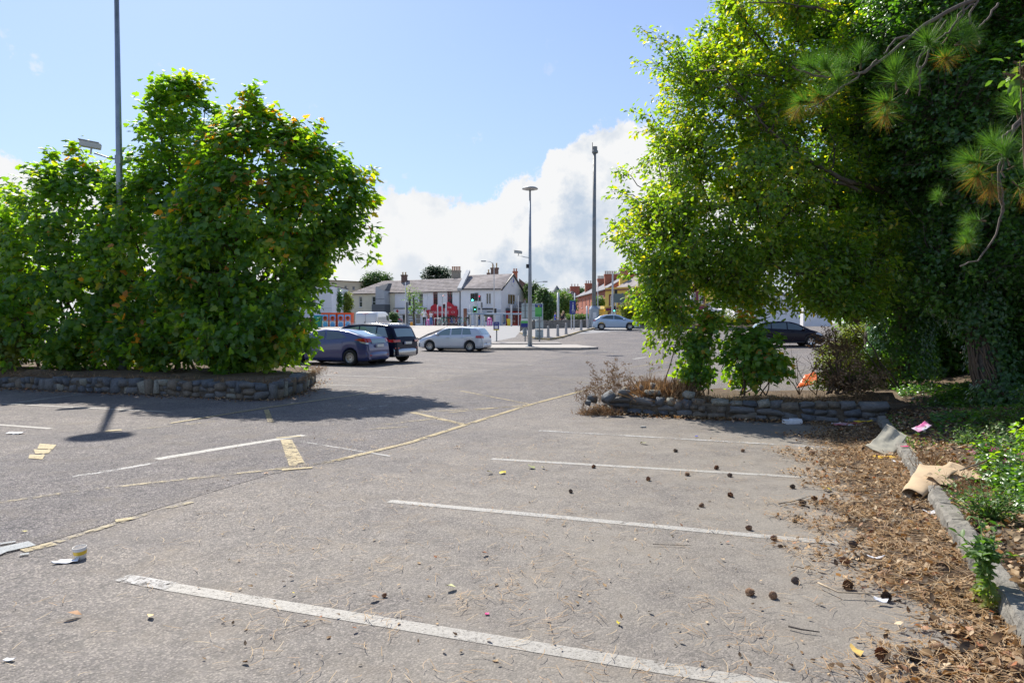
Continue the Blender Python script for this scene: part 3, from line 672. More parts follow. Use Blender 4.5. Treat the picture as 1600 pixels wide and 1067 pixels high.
# --- the long row on the left: cream house, white shop, pub
A_=gx(547,124.); B_=gx(720,113.); f=Fac(A_,B_,(A_.x,A_.y,GZ)); EV=7.05; RG=9.45; back=8.5
def rowpart(label,cat,x0,x1,wm,seg_mats,ops,hipl=False,hipr=False,name='terraced_house',roof=SLATE):
    u0,u1=f.u(x0),f.u(x1); q=f.A+f.d*u0; o=Vector((q.x,q.y,GZ)); root=thing(name,label,cat,o); ff=Fac(f.A+f.d*u0,f.A+f.d*u1,o); R_=[ff.rect(*r[:4]) for r in ops]; L=ff.L
    ff.wall(root,wm,GZ-.4,EV,R_)
    mb=MB(); mb.quad(ff.P(0,GZ-.4),ff.P(0,EV),ff.P(0,EV,-back),ff.P(0,GZ-.4,-back)); mb.quad(ff.P(L,GZ-.4),ff.P(L,GZ-.4,-back),ff.P(L,EV,-back),ff.P(L,EV)); mb.quad(ff.P(0,GZ-.4,-back),ff.P(0,EV,-back),ff.P(L,EV,-back),ff.P(L,GZ-.4,-back)); mb.build('side_wall',wm,root,kind='stuff')
    h=back/2; rl=h*1.0 if hipl else -0.0; e=.3; mb=MB()
    P=[ff.P(-(.3 if hipl else 0),EV-.05,e),ff.P(L,EV-.05,e),ff.P(L,RG,-h),ff.P(rl,RG,-h),ff.P(-(.3 if hipl else 0),EV-.05,-back-e),ff.P(L,EV-.05,-back-e)]
    fs=[(0,1,2,3),(5,4,3,2)]; 
    if hipl: fs.append((4,0,3))
    mb.add(P,fs); rf=mb.build('roof',roof,root); md=rf.modifiers.new('t','SOLIDIFY'); md.thickness=.12; md.offset=-1
    for k in range(1,9):   # slate courses
        t=k/9; z=(EV-.05)*(1-t)+RG*t; oo=e*(1-t)-h*t; a=(-.3 if hipl else 0)*(1-t)+rl*t; ff.part('slate_course',rf,roof,a+.02,L-.02,z-.01,z+.035,oo-.05,oo+.035)
    ff.part('gutter',root,GUT,-.1,L,EV-.14,EV-.02,.28,.42)
    return root,ff,R_
r,ff,W_=rowpart('cream two-storey house with a hipped slate roof at the left end of the shop row','house',547,617,CREAMR,None,[(561,566,463,480),(581,587,463,480)],hipl=True)
for w in W_: ff.window(r,w,WFR,1,2)
a,b,c,e=ff.rect(590,610,476,488); ff.part('dark_fascia',r,DGREY,a,b,GZ+.0,e,.02,1.6)
# grey slanted slab rising in front of the cream house
g0=ff.u(595.5); g1=ff.u(609.5); zb=ff.z(603,476); z1=ff.z(596,449); z2=ff.z(609,455); z3=ff.z(609,443)
mb=MB(); P=[ff.P(g0,zb,.02),ff.P(g1,zb,.02),ff.P(g1,z2,.02),ff.P(g0,z1,.02)]; Q=[ff.P(g0,zb,1.5),ff.P(g1,zb,1.5),ff.P(g1,z2,1.5),ff.P(g0,z1,1.5)]
mb.add(P+Q,[(3,2,1,0),(4,5,6,7),(0,1,5,4),(1,2,6,5),(2,3,7,6),(3,0,4,7)]); mb.build('grey_slab',GREYR,r); mb=MB(); P=[ff.P(g0,z1+.01,1.5),ff.P(g1,z2+.01,1.5),ff.P(g1,z3,.3)]; Q=[ff.P(g0,z1+.01,0.),ff.P(g1,z2+.01,0.),ff.P(g1,z3,-.6)]; mb.add(P+Q,[(0,1,2),(5,4,3),(0,3,4,1),(1,4,5,2),(2,5,3,0)]); mb.build('dark_skylight',DGREY,r)
ff.part('slab_joint',r,DGREY,g0,g1,ff.z(603,468),ff.z(603,467.3),1.5,1.52)
r,ff,W_=rowpart('white-rendered shop of the row with two sash windows and a pale fascia with blue lettering','shop',617.2,668,WHITER,None,[(637,642,458,479),(654,661,458,479),(628,633,491,506),(637,645,491,508),(649,657,491,506)],name='shop_building')
for w in W_[:2]: ff.window(r,w,WFR,1,2)
for w in W_[2:]: ff.window(r,w,WFR,1,1 if w is not W_[4] else 2,sill=False,pane=INTERIOR if w is W_[3] else PANE,name='shop_window')
for k in range(3):
    a,b,c,e=W_[3]; ff.part('window_card',r,WFR,a+.15,b-.15,c+.35+k*.45,c+.65+k*.45,-.14,-.12)
a,b,c,e=ff.rect(617.5,667,482.5,490.5); fs_=ff.part('shop_fascia',r,WHITER,a,b,c,e,.01,.35); ff.part('fascia_cornice',r,GUT,a-.05,b+.05,e+.003,e+.14,0,.45)
yaw=math.atan2(ff.d.y,ff.d.x)
text(fs_,'ONE',.95,mat('sign_blue',(.03,.03,.42),.5),ff.P(ff.u(644),ff.z(644,486.3),.37),(R(90),0,yaw)); mb=MB().lathe([(0,-.02),(.26,-.02),(.26,.02),(0,.02)],14,axis='y').build('red_dot',SHOPR,fs_); mb.location=ff.P(ff.u(623),ff.z(623,486.3),.38); mb.rotation_euler=(0,0,yaw)
r,ff,W_=rowpart('white pub building with dark-red framed windows and an arched dark-red sign board','pub',668.2,720,WHITER,None,[(677,684,456.5,477),(699,707,455.5,476)],name='pub_building')
for w in W_: ff.window(r,w,WRED,2,2,bar=.06)
a,b,c,e=ff.rect(668.5,716,484,492.5); fs_=ff.part('pub_fascia',r,SHOPR,a,b,c,e,.01,.4)
up,uq,_,_=ff.rect(674.5,714.5,475,484); mb=MB(); zt=ff.z(700,484); pts=[(up,zt+.003)]+[(uq,zt+.003),(uq,ff.z(700,478.5)),(uq-.6,ff.z(700,478)),(uq-.9,ff.z(700,475)),(uq-1.6,ff.z(700,471.5)),(uq-2.3,ff.z(700,475)),(uq-2.7,ff.z(700,479)),(up+1.3,ff.z(700,478)),(up+.9,ff.z(700,474.5)),(up+.3,ff.z(700,477)),(up,ff.z(700,479))]
n=len(pts); mb.add([ff.P(u,z,.02) for u,z in pts]+[ff.P(u,z,.3) for u,z in pts],[tuple(range(n-1,-1,-1)),tuple(range(n,2*n))]+[(i,(i+1)%n,n+(i+1)%n,n+i) for i in range(n)]); sg=mb.build('arched_sign',SHOPR,r)
yaw=math.atan2(ff.d.y,ff.d.x); LWH=mat('sign_letter_white',(.7,.66,.64),.6); text(fs_,'STOREHOUSE',.62,LWH,ff.P(ff.u(688),ff.z(688,488.5),.42),(R(90),0,yaw),xs=1.05); text(sg,'THE',.42,LWH,ff.P(ff.u(704),ff.z(704,480.5),.32),(R(90),0,yaw))
mb=MB().lathe([(.34,-.01),(.42,0),(.34,.02)],16,axis='y').build('round_emblem',LWH,fs_); mb.location=ff.P(ff.u(710),ff.z(710,488),.42); mb.rotation_euler=(0,0,yaw); mb.scale=(.8,1,.42)
ff.part('pub_front',r,mat('pub_front_dark',(.07,.02,.02),.6,vs=2,col2=(.2,.05,.04)),a+.1,b-.1,GZ,c-.003,.005,.2)
for px in (671,681,692,703,714): ff.part('pilaster',r,SHOPR,ff.u(px)-.12,ff.u(px)+.12,GZ,c-.006,.2,.3)
ff.part('downpipe',r,GUT,ff.L-.16,ff.L-.06,GZ,EV-.2,.02,.12)
o=Vector((A_.x,A_.y,GZ))
for (px,Y,z0,z1,w,m,n,pm,ph,lab) in ((632,123,8.9,at(632,431.5,123).z,1.0,BRICKD,2,POTY,.5,'dark brick chimney stack with two buff pots above the white shop'),(713,120,8.6,at(713,425,120).z,1.55,STONEC,5,POT,.75,'broad stone chimney stack with five red pots behind the pub roof'),(773,121,8.9,at(773,420.5,121).z,1.35,BRICKD,2,POTY,.85,'dark brick chimney with two tall buff pots on the corner building'),(763.5,120.5,8.9,at(764,428.5,120.5).z,.5,BRICKD,1,POTY,.6,'small single buff chimney pot left of the corner building stack'),(805,120.5,8.2,at(805,426,120.5).z,.8,BRICK,2,POT,.5,'red brick chimney with two pots behind the clock gable')):
    X=(px-800)/F*Y; rt=thing('chimney_stack',lab,'chimney',(X,Y,z0)); chimney(rt,X,Y,z0-1.5,z1,w,.8,m,n,pm,(X,Y,z0),ph)
# --- corner building with the clock gable
A=gx(720.3,112.2); B=gx(783,112.); C=gx(818,121.); D=gx(735,124.); o=Vector((A.x,A.y,GZ)); r=thing('corner_building','white corner building with a pink-grey roof, clock gable and red shop front','building',o)
f1=Fac(A,B,o); f2=Fac(B,C,o); EV2=at(783,451.5,112).z
ops=[f1.rect(759.5,767.5,458,475.5),f1.rect(731,737,491,507.8),f1.rect(740,744,491,507.8),f1.rect(747.5,753,491,507.8),f1.rect(755.5,771,490.5,503)]
f1.wall(r,WHITER,GZ-.4,EV2,ops); f1.window(r,ops[0],WFR,2,1,bar=.12); 
for w in ops[1:4]: f1.window(r,w,WFR,1,1,sill=False,name='shop_window')
f1.window(r,ops[4],mat('frame_grey',(.25,.28,.3),.5),3,1,sill=False,name='shop_window')
for k,(u0,u1,z0_,z1_,m) in enumerate(((.1,.3,.2,.75,'c_buff'),(.38,.62,.35,.7,'c_pale'),(.7,.9,.2,.5,'c_red'))):
    a,b,c,e=ops[4]; f1.part('display',r,mat(m,((.45,.38,.2),(.6,.6,.58),(.3,.08,.06))[k],.7),a+(b-a)*u0,a+(b-a)*u1,c+(e-c)*z0_,c+(e-c)*z1_,-.14,-.13+.02)
a,b,c,e=f1.rect(728,783,483.5,489); f1.part('shop_fascia',r,mat('fascia_pale',(.5,.53,.57),.6),a,b,c,e,.01,.25); f1.part('fascia_cornice',r,GUT,f1.u(744),f1.u(771),e+.003,e+.2,.0,.4)
fb=f1.part('sign_board',r,DGREY,f1.u(761),f1.u(769),f1.z(765,488),f1.z(765,486.6),.26,.3)
f1.part('gutter',r,GUT,-.1,f1.L,EV2-.13,EV2+.05,.2,.38); f1.part('blue_shop_frame',r,BLUEF,f1.u(782.5),f1.L-.02,GZ,f1.z(783,490),.02,.12)
hh=f2.L/2; AP=at(801,428.,117).z
ops2=[f2.rect(794,806,460,476),f2.rect(785.5,790.5,491,506),f2.rect(797.5,810.5,489,508.3)]
f2.wall(r,WHITER,GZ-.4,EV2,ops2); MB().add([f2.P(0,EV2),f2.P(f2.L,EV2),f2.P(hh,AP)],[(0,1,2)]).build('gable_wall',WHITER,r)
f2.window(r,ops2[0],WFR,3,1,bar=.1,pane=mat('pane_warm',(.2,.13,.05),.1,coat=.5)); f2.window(r,ops2[1],BLUEF,1,1,fw=.25,sill=False,pane=mat('poster_pale',(.5,.55,.5),.7)); 
w=f2.window(r,ops2[2],SHOPR,4,1,fw=.2,bar=.18,sill=False,name='red_shop_door'); a,b,c,e=f2.rect(790.5,812.5,484,509); f2.part('red_fascia',r,SHOPR,a,b,f2.z(802,488.8),f2.z(802,486.2),.02,.3); f2.part('red_pilaster',r,SHOPR,a,a+.5,GZ,f2.z(802,489),.02,.2); f2.part('red_pilaster',r,SHOPR,b-.4,b,GZ,f2.z(802,489),.02,.2)
a,b,c,e=f2.rect(790,814,482,486); bal=f2.part('balcony_floor',r,DGREY,a,b,c,e,.02,1.3)
for k in range(9): u=a+(b-a)*k/8; f2.part('baluster',bal,GREYR,u-.03,u+.03,e,e+1.0,1.22,1.28)
for z in (e+.3,e+.65,e+1.0): f2.part('railing',bal,GREYR,a,b,z,z+.06,1.21,1.29)
f2.part('display_screen',bal,DGREY,f2.u(799),f2.u(806),e+.1,e+1.1,1.3,1.36)
for (q0,q1) in (((0,EV2),(hh,AP)),((hh,AP),(f2.L,EV2))):
    mb=MB(); mb.add([f2.P(q0[0],q0[1]-.28,.02),f2.P(q1[0],q1[1]-.28,.02),f2.P(q1[0],q1[1]+.05,.02),f2.P(q0[0],q0[1]+.05,.02),f2.P(q0[0],q0[1]-.28,.2),f2.P(q1[0],q1[1]-.28,.2),f2.P(q1[0],q1[1]+.05,.2),f2.P(q0[0],q0[1]+.05,.2)],[(3,2,1,0),(4,5,6,7),(0,1,5,4),(1,2,6,5),(2,3,7,6),(3,0,4,7)]); mb.build('bargeboard',GUT,r)
yaw2=math.atan2(f2.d.y,f2.d.x); em=MB().lathe([(.62,-.03),(.74,0),(.62,.04),(.56,0),(.62,-.03)],24,axis='y').build('clock_ring',WFR,r); em.location=f2.P(hh,f2.z(801,441),.08); em.rotation_euler=(0,0,yaw2)
for a_,l_ in ((R(60),.55),(R(20),.75)):
    h_=MB().box(-.05,-.02,0,.05,.02,l_).build('clock_hand',mat('clock_blue',(.08,.12,.5),.5),em); h_.rotation_euler=(0,a_,0)
# roof of the corner building: ridge from the party wall to the gable apex
ap=Vector(f2.P(hh,AP)); l0=Vector(f1.P(0,EV2-.03,.3)); l1=Vector(f1.P(f1.L+.1,EV2-.03,.3)); rl=Vector(f1.P(.2,AP-.15,-6.)); bk=Vector(f2.P(f2.L+.3,EV2,.1)); bk2=Vector(f1.P(.2,EV2,-12))
rf=MB().add([l0,l1,ap,rl,bk,bk2],[(0,1,2,3),(3,2,4,5)]).build('roof',SLATE,r); md=rf.modifiers.new('t','SOLIDIFY'); md.thickness=.12; md.offset=-1
for k in range(1,12):
    t=k/12; a=l0.lerp(rl,t)+Vector((0,-.02,.0)); b=l1.lerp(ap,t); MB().tube([a+Vector((.05,0,0)),b],.045,4).build('slate_course',SLATE,rf)
# party parapet between pub and corner building
MB().extr([f1.P(-.55,EV2-.3,.35),f1.P(.15,EV2-.3,.35),f1.P(1.0,AP+.3,-5.8),f1.P(.35,AP+.3,-5.8)],.5).build('party_parapet',GREYR,r)
MB().add([f1.P(0,GZ-.4),f1.P(0,GZ-.4,-9),f1.P(0,EV2,-9),f1.P(0,EV2)],[(0,1,2,3)]).build('side_wall',WHITER,r)
# dark gabled house behind the clock gable
o=gx(828,131.); r=thing('house','dark slate gable seen just behind the clock gable','house',o); f3=Fac(gx(811,131.),gx(829,131.),o)
f3.wall(r,BRICKD,GZ-.3,at(829,449,131).z); MB().extr([f3.P(0,at(829,449,131).z),f3.P(f3.L,at(829,449,131).z),f3.P(0,at(811,435,131).z)],-3.).build('gable_wall',BRICKD,r)
# --- brick terrace running away on the right
def terrace():
    A=Vector((14.0,152,0)); B=Vector((15.7,114,0)); o=Vector((B.x,B.y,GZ)); r=thing('brick_terrace','long red brick terrace with rows of chimney pots, receding beside the yellow pub','terrace',o); f=Fac(A,B,o); z1=at(945,453,115).z; 
    ops=[]
    for px in (903,909,915,920.5,926.5,932.5,938.5): ops.append((f.u(px),f.u(px)+1.0,4.9,6.7))
    for px in (903,909,920.5,926.5,938.5): ops.append((f.u(px),f.u(px)+1.1,2.1,4.0))
    f.wall(r,BRICK,GZ-.3,z1,ops)
    for w in ops: f.window(r,w,WFR,1,2)
    for px in (915.5,932.8): f.part('door',r,MAROON,f.u(px),f.u(px)+1.1,GZ,3.7,-.01,.05)
    rg=at(985,425,110).z; mb=MB(); mb.add([f.P(-1,z1,.3),f.P(f.L,z1,.3),f.P(f.L,z1+2.9,-4.6),f.P(-1,z1+2.9,-4.6),f.P(-1,z1,-9),f.P(f.L,z1,-9)],[(0,1,2,3),(5,4,3,2)]); rf=mb.build('roof',SLATE2,r); f.part('gutter',r,GUT,-1,f.L,z1-.1,z1+.04,.28,.4)
    MB().add([f.P(0,GZ-.3),f.P(0,z1),f.P(0,z1+2.9,-4.6),f.P(0,z1,-9),f.P(0,GZ-.3,-9)],[(0,1,2,3,4)]).build('end_wall',BRICK,r); mb=MB(); mb.add([f.P(f.L,GZ-.3),f.P(f.L,z1),f.P(f.L,z1+2.9,-4.6),f.P(f.L,z1,-9),f.P(f.L,GZ-.3,-9)],[(4,3,2,1,0)]); mb.build('end_wall',BRICK,r)
    for px,Y,pyt,w,n in ((921,146,444.5,1.9,4),(940,136,437.5,1.7,6),(955.5,124,430.5,2.6,8),(977,113,422,1.8,4)):
        X=(px-800)/F*Y; chimney(r,X,Y,z1+1.,at(px,pyt,Y).z,w,1.,BRICK,n,POTG,o,.6)
terrace()
def gablehouse(label,px0,px1,Y,pe,pr,wm,rm=SLATE2,depth=7.,wins=()):
    o=gx(px0,Y); r=thing('house',label,'house',o); f=Fac(gx(px0,Y),gx(px1,Y),o); ze=at(px0,pe,Y).z; zr=at((px0+px1)/2,pr,Y).z; ops=[f.rect(*w) for w in wins]; f.wall(r,wm,GZ-.5,ze,ops)
    for w in ops: f.window(r,w,WFR,1,2)
    MB().add([f.P(0,ze),f.P(f.L,ze),f.P(f.L/2,zr)],[(0,1,2)]).build('gable_wall',wm,r); mb=MB(); mb.add([f.P(-.2,ze-.1,.2),f.P(f.L/2,zr+.1,.2),f.P(f.L/2,zr+.1,-depth),f.P(-.2,ze-.1,-depth)],[(3,2,1,0)]); mb.add([f.P(f.L+.2,ze-.1,.2),f.P(f.L/2,zr+.1,.2),f.P(f.L/2,zr+.1,-depth),f.P(f.L+.2,ze-.1,-depth)],[(0,1,2,3)]); rf=mb.build('roof',rm,r); md=rf.modifiers.new('t','SOLIDIFY'); md.thickness=.2
    MB().quad(f.P(0,GZ-.5),f.P(0,ze),f.P(0,ze,-depth),f.P(0,GZ-.5,-depth)).build('side_wall',wm,r); mb=MB(); mb.quad(f.P(f.L,GZ-.5),f.P(f.L,GZ-.5,-depth),f.P(f.L,ze,-depth),f.P(f.L,ze)); mb.build('side_wall',wm,r); return r,f,o
r,fh,o=gablehouse('grey-white gabled house half hidden by trees, left of the brick terrace',884,905,160.,468,456.5,GREYR,wins=[(890,893,471,477)]); chimney(r,(898-800)/F*165,165,8,at(898,449,165).z,2.2,1,BRICK,3,POTG,o,.6); chimney(r,(890-800)/F*168,168,8,at(890,455,168).z,1.6,1,WHITER,3,POTG,o,.6)
r,fh,o=gablehouse('distant stone house with a two-pot chimney rising among the green trees',848,866,175.,468,462,STONEC); chimney(r,(851-800)/F*175,175,8,at(851,455,175).z,1.0,1,STONEC,2,POT,o,.6)
r,fh,o=gablehouse('far orange brick house roof above the green trees, left of the grey-white gable',872,888,190.,466,459,BRICK)
# church spire
o=gv((870-800)/F*260,260.); r=thing('church_spire','slender dark church spire above the trees','church spire',o); MB().box(-1.9,-1.9,0,1.9,1.9,at(870,458,260).z-GZ).build('tower',GREYR,r); MB().lathe([(2.2,at(870,458,260).z-GZ),(0.05,at(870,446,260).z-GZ)],8).build('spire',DGREY,r)
# --- yellow pub on the right
A=gx(945.5,101.); B=gx(1119,88.); o=Vector((A.x,A.y,GZ)); r=thing('corner_pub','two-storey yellow corner pub with maroon cornice and window surrounds','pub',o); f=Fac(A,B,o); zt=f.z(946,451.5)
ops=[f.rect(953,958,462,478),f.rect(968,974,462,478),f.rect(992,998,461,477),f.rect(1022,1028,460,477),f.rect(1054,1062,458,476),f.rect(1079,1087,457,475),f.rect(1091,1099,457,475),f.rect(952,957,489,500),f.rect(1056,1068,487,497),f.rect(1089,1098,486,497)]
f.wall(r,YELR,GZ-.4,zt,ops)
for w in ops: f.window(r,w,WFR,2 if w in ops[4:7] else 1,2,surround=MAROON)
f.part('cornice',r,MAROON,-.1,f.L,f.z(946,454.5),f.z(946,453),.0,.3); f.part('parapet_coping',r,YELR,-.05,f.L,zt+.002,zt+.15,-.3,.06); f.part('pub_fascia',r,MAROON,.3,f.L,f.z(960,485.5),f.z(960,481),.0,.25); f.part('string_course',r,YELR,-.05,f.L,f.z(946,479.5),f.z(946,478.6),.0,.12)
for px in (949,962,966,980,1000,1045,1070,1102): f.part('pilaster',r,YELR,f.u(px)-.12,f.u(px)+.12,GZ,f.z(960,486),.0,.12)
MB().quad(f.P(0,GZ-.4),f.P(0,zt),f.P(1.2,zt,-12),f.P(1.2,GZ-.4,-12)).build('side_wall',YELR,r)
MB().add([f.P(1.,zt+.1,-1),f.P(f.L,zt+.1,-1),f.P(f.L-1,zt+2.6,-6),f.P(2,zt+2.6,-6)],[(0,1,2,3)]).build('roof',SLATE,r)
X=(973.5-800)/F*103; chimney(r,X,103,zt-.5,at(973,434,103).z,1.15,1.1,YELR,0,POT,o); MB().lathe([(.2,0),(.34,.12),(.5,.35),(.42,.62),(.5,.8),(.28,1.0),(.0,1.05)],10,(X-o.x,103-o.y,at(973,432,103).z-GZ)).build('chimney_urn',POT,r,smooth=True)
X=(1133-800)/F*93; chimney(r,X,93,zt-.5,at(1133,419,93).z,1.0,1.,YELR,2,POT,o)
o=gx(938,106.); r=thing('low_annex','low yellow annex with white awning beside the pub corner','building',o); f=Fac(gx(931,106.),gx(945,104.),o); f.wall(r,YELR,GZ-.3,f.z(938,486),[f.rect(934,937,491,499),f.rect(940,943,491,499)]); f.part('awning',r,WHITER,.2,f.L-.1,f.z(938,483),f.z(938,478.5),.0,.8); f.part('roof_slab',r,YELR,-.1,f.L,f.z(938,486)+.01,f.z(938,486)+.2,-5,.2)
o=gx(1120,88.); r=thing('low_extension','lower yellow flank building right of the pub','building',o); f=Fac(gx(1119.5,88.),gx(1160,84.),o); f.wall(r,YELR,GZ-.3,f.z(1120,476),[]); f.part('coping',r,MAROON,0,f.L,f.z(1120,476)+.002,f.z(1120,475)+.1,-.3,.06); MB().quad(f.P(0,f.z(1120,476),0),f.P(f.L,f.z(1120,476),0),f.P(f.L,f.z(1120,476),-6),f.P(0,f.z(1120,476),-6)).build('roof',SLATE,r)
gablehouse('pale grey-white industrial gable seen through the leaves above the dark charcoal car',1148,1250,78.,472,452,WHITER,depth=14.)
gablehouse('white building partly seen through leaves right of the pale gable',1255,1300,90.,468,455,WHITER)
# --- far left
o=gx(500,100.); r=thing('white_building','plain white wall of a building between the maple and the dark ivy-clad tree','building',o); f=Fac(gx(440,100.),gx(518.5,100.),o); f.wall(r,mat('render_bright',(.66,.67,.68),.8,var=.04,vs=1),GZ-.4,f.z(518,447),[f.rect(488,494,462,474)]); f.window(r,f.rect(488,494,462,474),WFR,1,2); MB().quad(f.P(f.L,GZ-.4),f.P(f.L,GZ-.4,-10),f.P(f.L,f.z(518,447),-10),f.P(f.L,f.z(518,447))).build('side_wall',WHITER,r); f.part('flat_roof',r,GUT,-.1,f.L+.1,f.z(518,447),f.z(518,446),-10,.1); f.part('wall_joint',r,GREYR,0,f.L,f.z(510,482),f.z(510,481.4),.0,.03)
o=gx(550,145.); r=thing('apartment_block','cream modern apartment block with small square windows rising behind the hipped roof','building',o); f=Fac(gx(505,141.),gx(600,152.),o); ops=[f.rect(538.5,542.5,446.5,451.5),f.rect(551,555,447.5,452.5),f.rect(565,568,449,454)]; f.wall(r,mat('render_cream_light',(.6,.54,.4),.85,var=.05,vs=.5),GZ-.4,f.z(550,440),ops)
for w in ops: f.window(r,w,GREYR,1,1)
f.part('roof_edge',r,GUT,-.2,f.L+.2,f.z(550,440),f.z(550,439.3),-9,.3); MB().quad(f.P(f.L,GZ-.4),f.P(f.L,GZ-.4,-9),f.P(f.L,f.z(550,440),-9),f.P(f.L,f.z(550,440))).build('side_wall',CREAMR,r)
# --- paving and kerbs of the middle distance
PAV=mat('paving_pale',(.30,.275,.245),.85,vs=1.5,col2=(.38,.35,.31)); PAV2=mat('paving_grey',(.22,.205,.195),.85,vs=2,col2=(.27,.25,.235)); ROADM=mat('road_surface',(.21,.21,.212),.8,vs=.8,col2=(.26,.258,.255)); KERBM=mat('kerb_stone',(.33,.31,.28),.85,vs=3,col2=(.24,.22,.2)); KERBY=mat('kerb_yellow',(.42,.31,.12),.8,vs=3,col2=(.26,.24,.2))
def raised(name,px,h,m,**t):
    P=[gp(*p) for p in px]; poly=[(p.x,p.y) for p in P]; drape(name,poly,m,h,2.,**t)
def kerbline(px,h=.12,w=.14,m=KERBM,**t):
    """a row of kerb stones laid along the ground line"""
    P=resample([Vector((p.x,p.y,0)) for p in [gp(*q) for q in px]],.9)
    for a,b in zip(P[:-1],P[1:]):
        d=(b-a).normalized(); n=Vector((-d.y,d.x,0))*w; L=(b-a).length; a2=a+d*.01; b2=b-d*.01; q=[a2,b2,b2+n,a2+n]; vs=[(v.x,v.y,float(gz(v.x,v.y))-.05) for v in q]+[(v.x,v.y,float(gz(v.x,v.y))+h+.004) for v in q]
        MB().add(vs,[(3,2,1,0),(4,5,6,7),(0,1,5,4),(1,2,6,5),(2,3,7,6),(3,0,4,7)]).build('kerb_edge',m,None,kind='structure')
drape('street_road',[gxy(655,532),gxy(690,520),gxy(704,513.5),gxy(730,510.6),(-30,84),(-30,112),(3,112),(8,90),(22,88),(22,76),gxy(1000,516),gxy(900,522),gxy(850,521.5),gxy(812,519),gxy(805,527),gxy(770,534),gxy(700,538)],ROADM,.004,2.)
raised('plaza_pavement',[(655,530),(668,523),(684,517),(703,512.2),(722,510.9),(722,510.3),(560,510.8),(480,512),(480,530)],.12,PAV); kerbline([(655,531),(668,524),(684,518),(703,512.8),(722,511.2)])
raised('bollard_pavement',[(812,520.5),(822,525),(838,529.5),(857,531),(880,527),(905,519.5),(930,513.5),(928,511.2),(860,511.5),(826,512.5)],.12,PAV2); kerbline([(812,521),(822,525.6),(838,530),(857,531.6),(880,527.6),(905,520),(931,514)],m=KERBY)
raised('mast_footway',[(690,545.5),(740,546),(905,546),(934,545),(900,541),(740,541)],.12,PAV); kerbline([(690,546.5),(740,547),(905,547),(935,545.4)],.13)
raised('sign_footway',[(700,538),(740,539),(877,539),(872,536.8),(700,536.4)],.12,PAV2); kerbline([(700,539.3),(740,540),(878,539.6)],.13)
def drain(px,py):
    p=gp(px,py); mb=MB(); mb.box(-.6,-.25,.004,.6,.25,.012); o=mb.build('drain_cover',DARKM,None,kind='structure'); o.location=p
DARKM=mat('cast_iron',(.045,.045,.05),.6); drain(932,550.5)
# low stone walls
STW=mat('rubble_wall_far',(.15,.14,.125),.9,vs=5,col2=(.25,.23,.2),bump=.8,bs=8)
def lowwall(label,px0,px1,Y0,Y1,h,m=STW,t=.35,cop=True):
    A=gx(px0,Y0); B=gx(px1,Y1); o=Vector((A.x,A.y,A.z)); r=thing('low_wall',label,'wall',o); n=max(2,int((B-A).length/2)); mb=MB(); d=(B-A); d.z=0; d.normalize(); nn=Vector((d.y,-d.x,0))*t; vs=[];fs=[]
    for i in range(n+1):
        p=A.lerp(B,i/n); z=float(gz(p.x,p.y))-o.z; vs+=[(p.x-o.x,p.y-o.y,z-.1),(p.x-o.x,p.y-o.y,z+h),(p.x-o.x-nn.x,p.y-o.y-nn.y,z+h),(p.x-o.x-nn.x,p.y-o.y-nn.y,z-.1)]
    for i in range(n):
        a=i*4
        for j in range(3): fs.append((a+j,a+4+j,a+5+j,a+1+j))
    mb.add(vs,fs+[(0,1,2,3),(n*4+3,n*4+2,n*4+1,n*4)]); mb.build('masonry',m,r)
    if cop:
        g=np.random.default_rng(3); k=int((B-A).length/.45)
        for i in range(k):
            p=A.lerp(B,(i+.5)/k); z=float(gz(p.x,p.y))-o.z+h; q=MB().box(-.21,-.2,0,.21,.2,.10+g.random()*.07,.02).build('coping_stone',m,r); q.location=(p.x-o.x-nn.x/2,p.y-o.y-nn.y/2,z+.002); q.rotation_euler=(0,0,math.atan2(d.y,d.x))
lowwall('low rubble wall behind the bollards, running left from the ice-blue car',826,927,64.,67.,.75)
lowwall('taller dark rubble wall stub seen between the sign panels',818,830,62.,64.,.95,cop=False)
lowwall('brownish rubble wall in front of the orange recycling banks',440,566,48.,50.,.75)
lowwall('dark retaining wall of the planted strip across the far side of the car park',996,1180,66.,61.,.35,cop=False)
o=gx(1000,66.3); bb=[gxy(996,512.3),gxy(1180,514.5)]
bed('planted_strip',[(gx(994,66.3).x,66.3),(gx(1182,61.3).x,61.3),(27,66),(26,76),(15,78)],.36,.2)
# ================================================================== vehicles
TYRE=mat('tyre_rubber',(.02,.02,.021),.85,bump=.1); RIM=mat('alloy',(.55,.56,.58),.3,.85); DARKP=mat('black_trim',(.02,.02,.022),.55); GLASS=mat('car_glass',(.035,.06,.062),.04,0,coat=1.,spec=1.)
GLASSL=mat('car_glass_daylit',(.16,.24,.24),.04,0,coat=1.,spec=1.); REDL=mat('lamp_red',(.45,.01,.015),.12,coat=1.); CLEARL=mat('lamp_clear',(.6,.63,.66),.1,.3,coat=1.); PLATE=mat('plate_white',(.75,.75,.72),.4)  # pale teal GLASSL is opaque; daylight through the cabin is put into its colour
SEAT=mat('seat_cloth',(.05,.05,.055),.9); SILV=mat('trim_silver',(.5,.51,.52),.25,.8); INK=mat('ink',(.02,.02,.03),.6)
def paint(name,c,metal=.35): return mat(name,c,.3 if max(c)>.1 else .22,metal,coat=1. if max(c)>.1 else .12,spec=.5 if max(c)>.1 else .12)
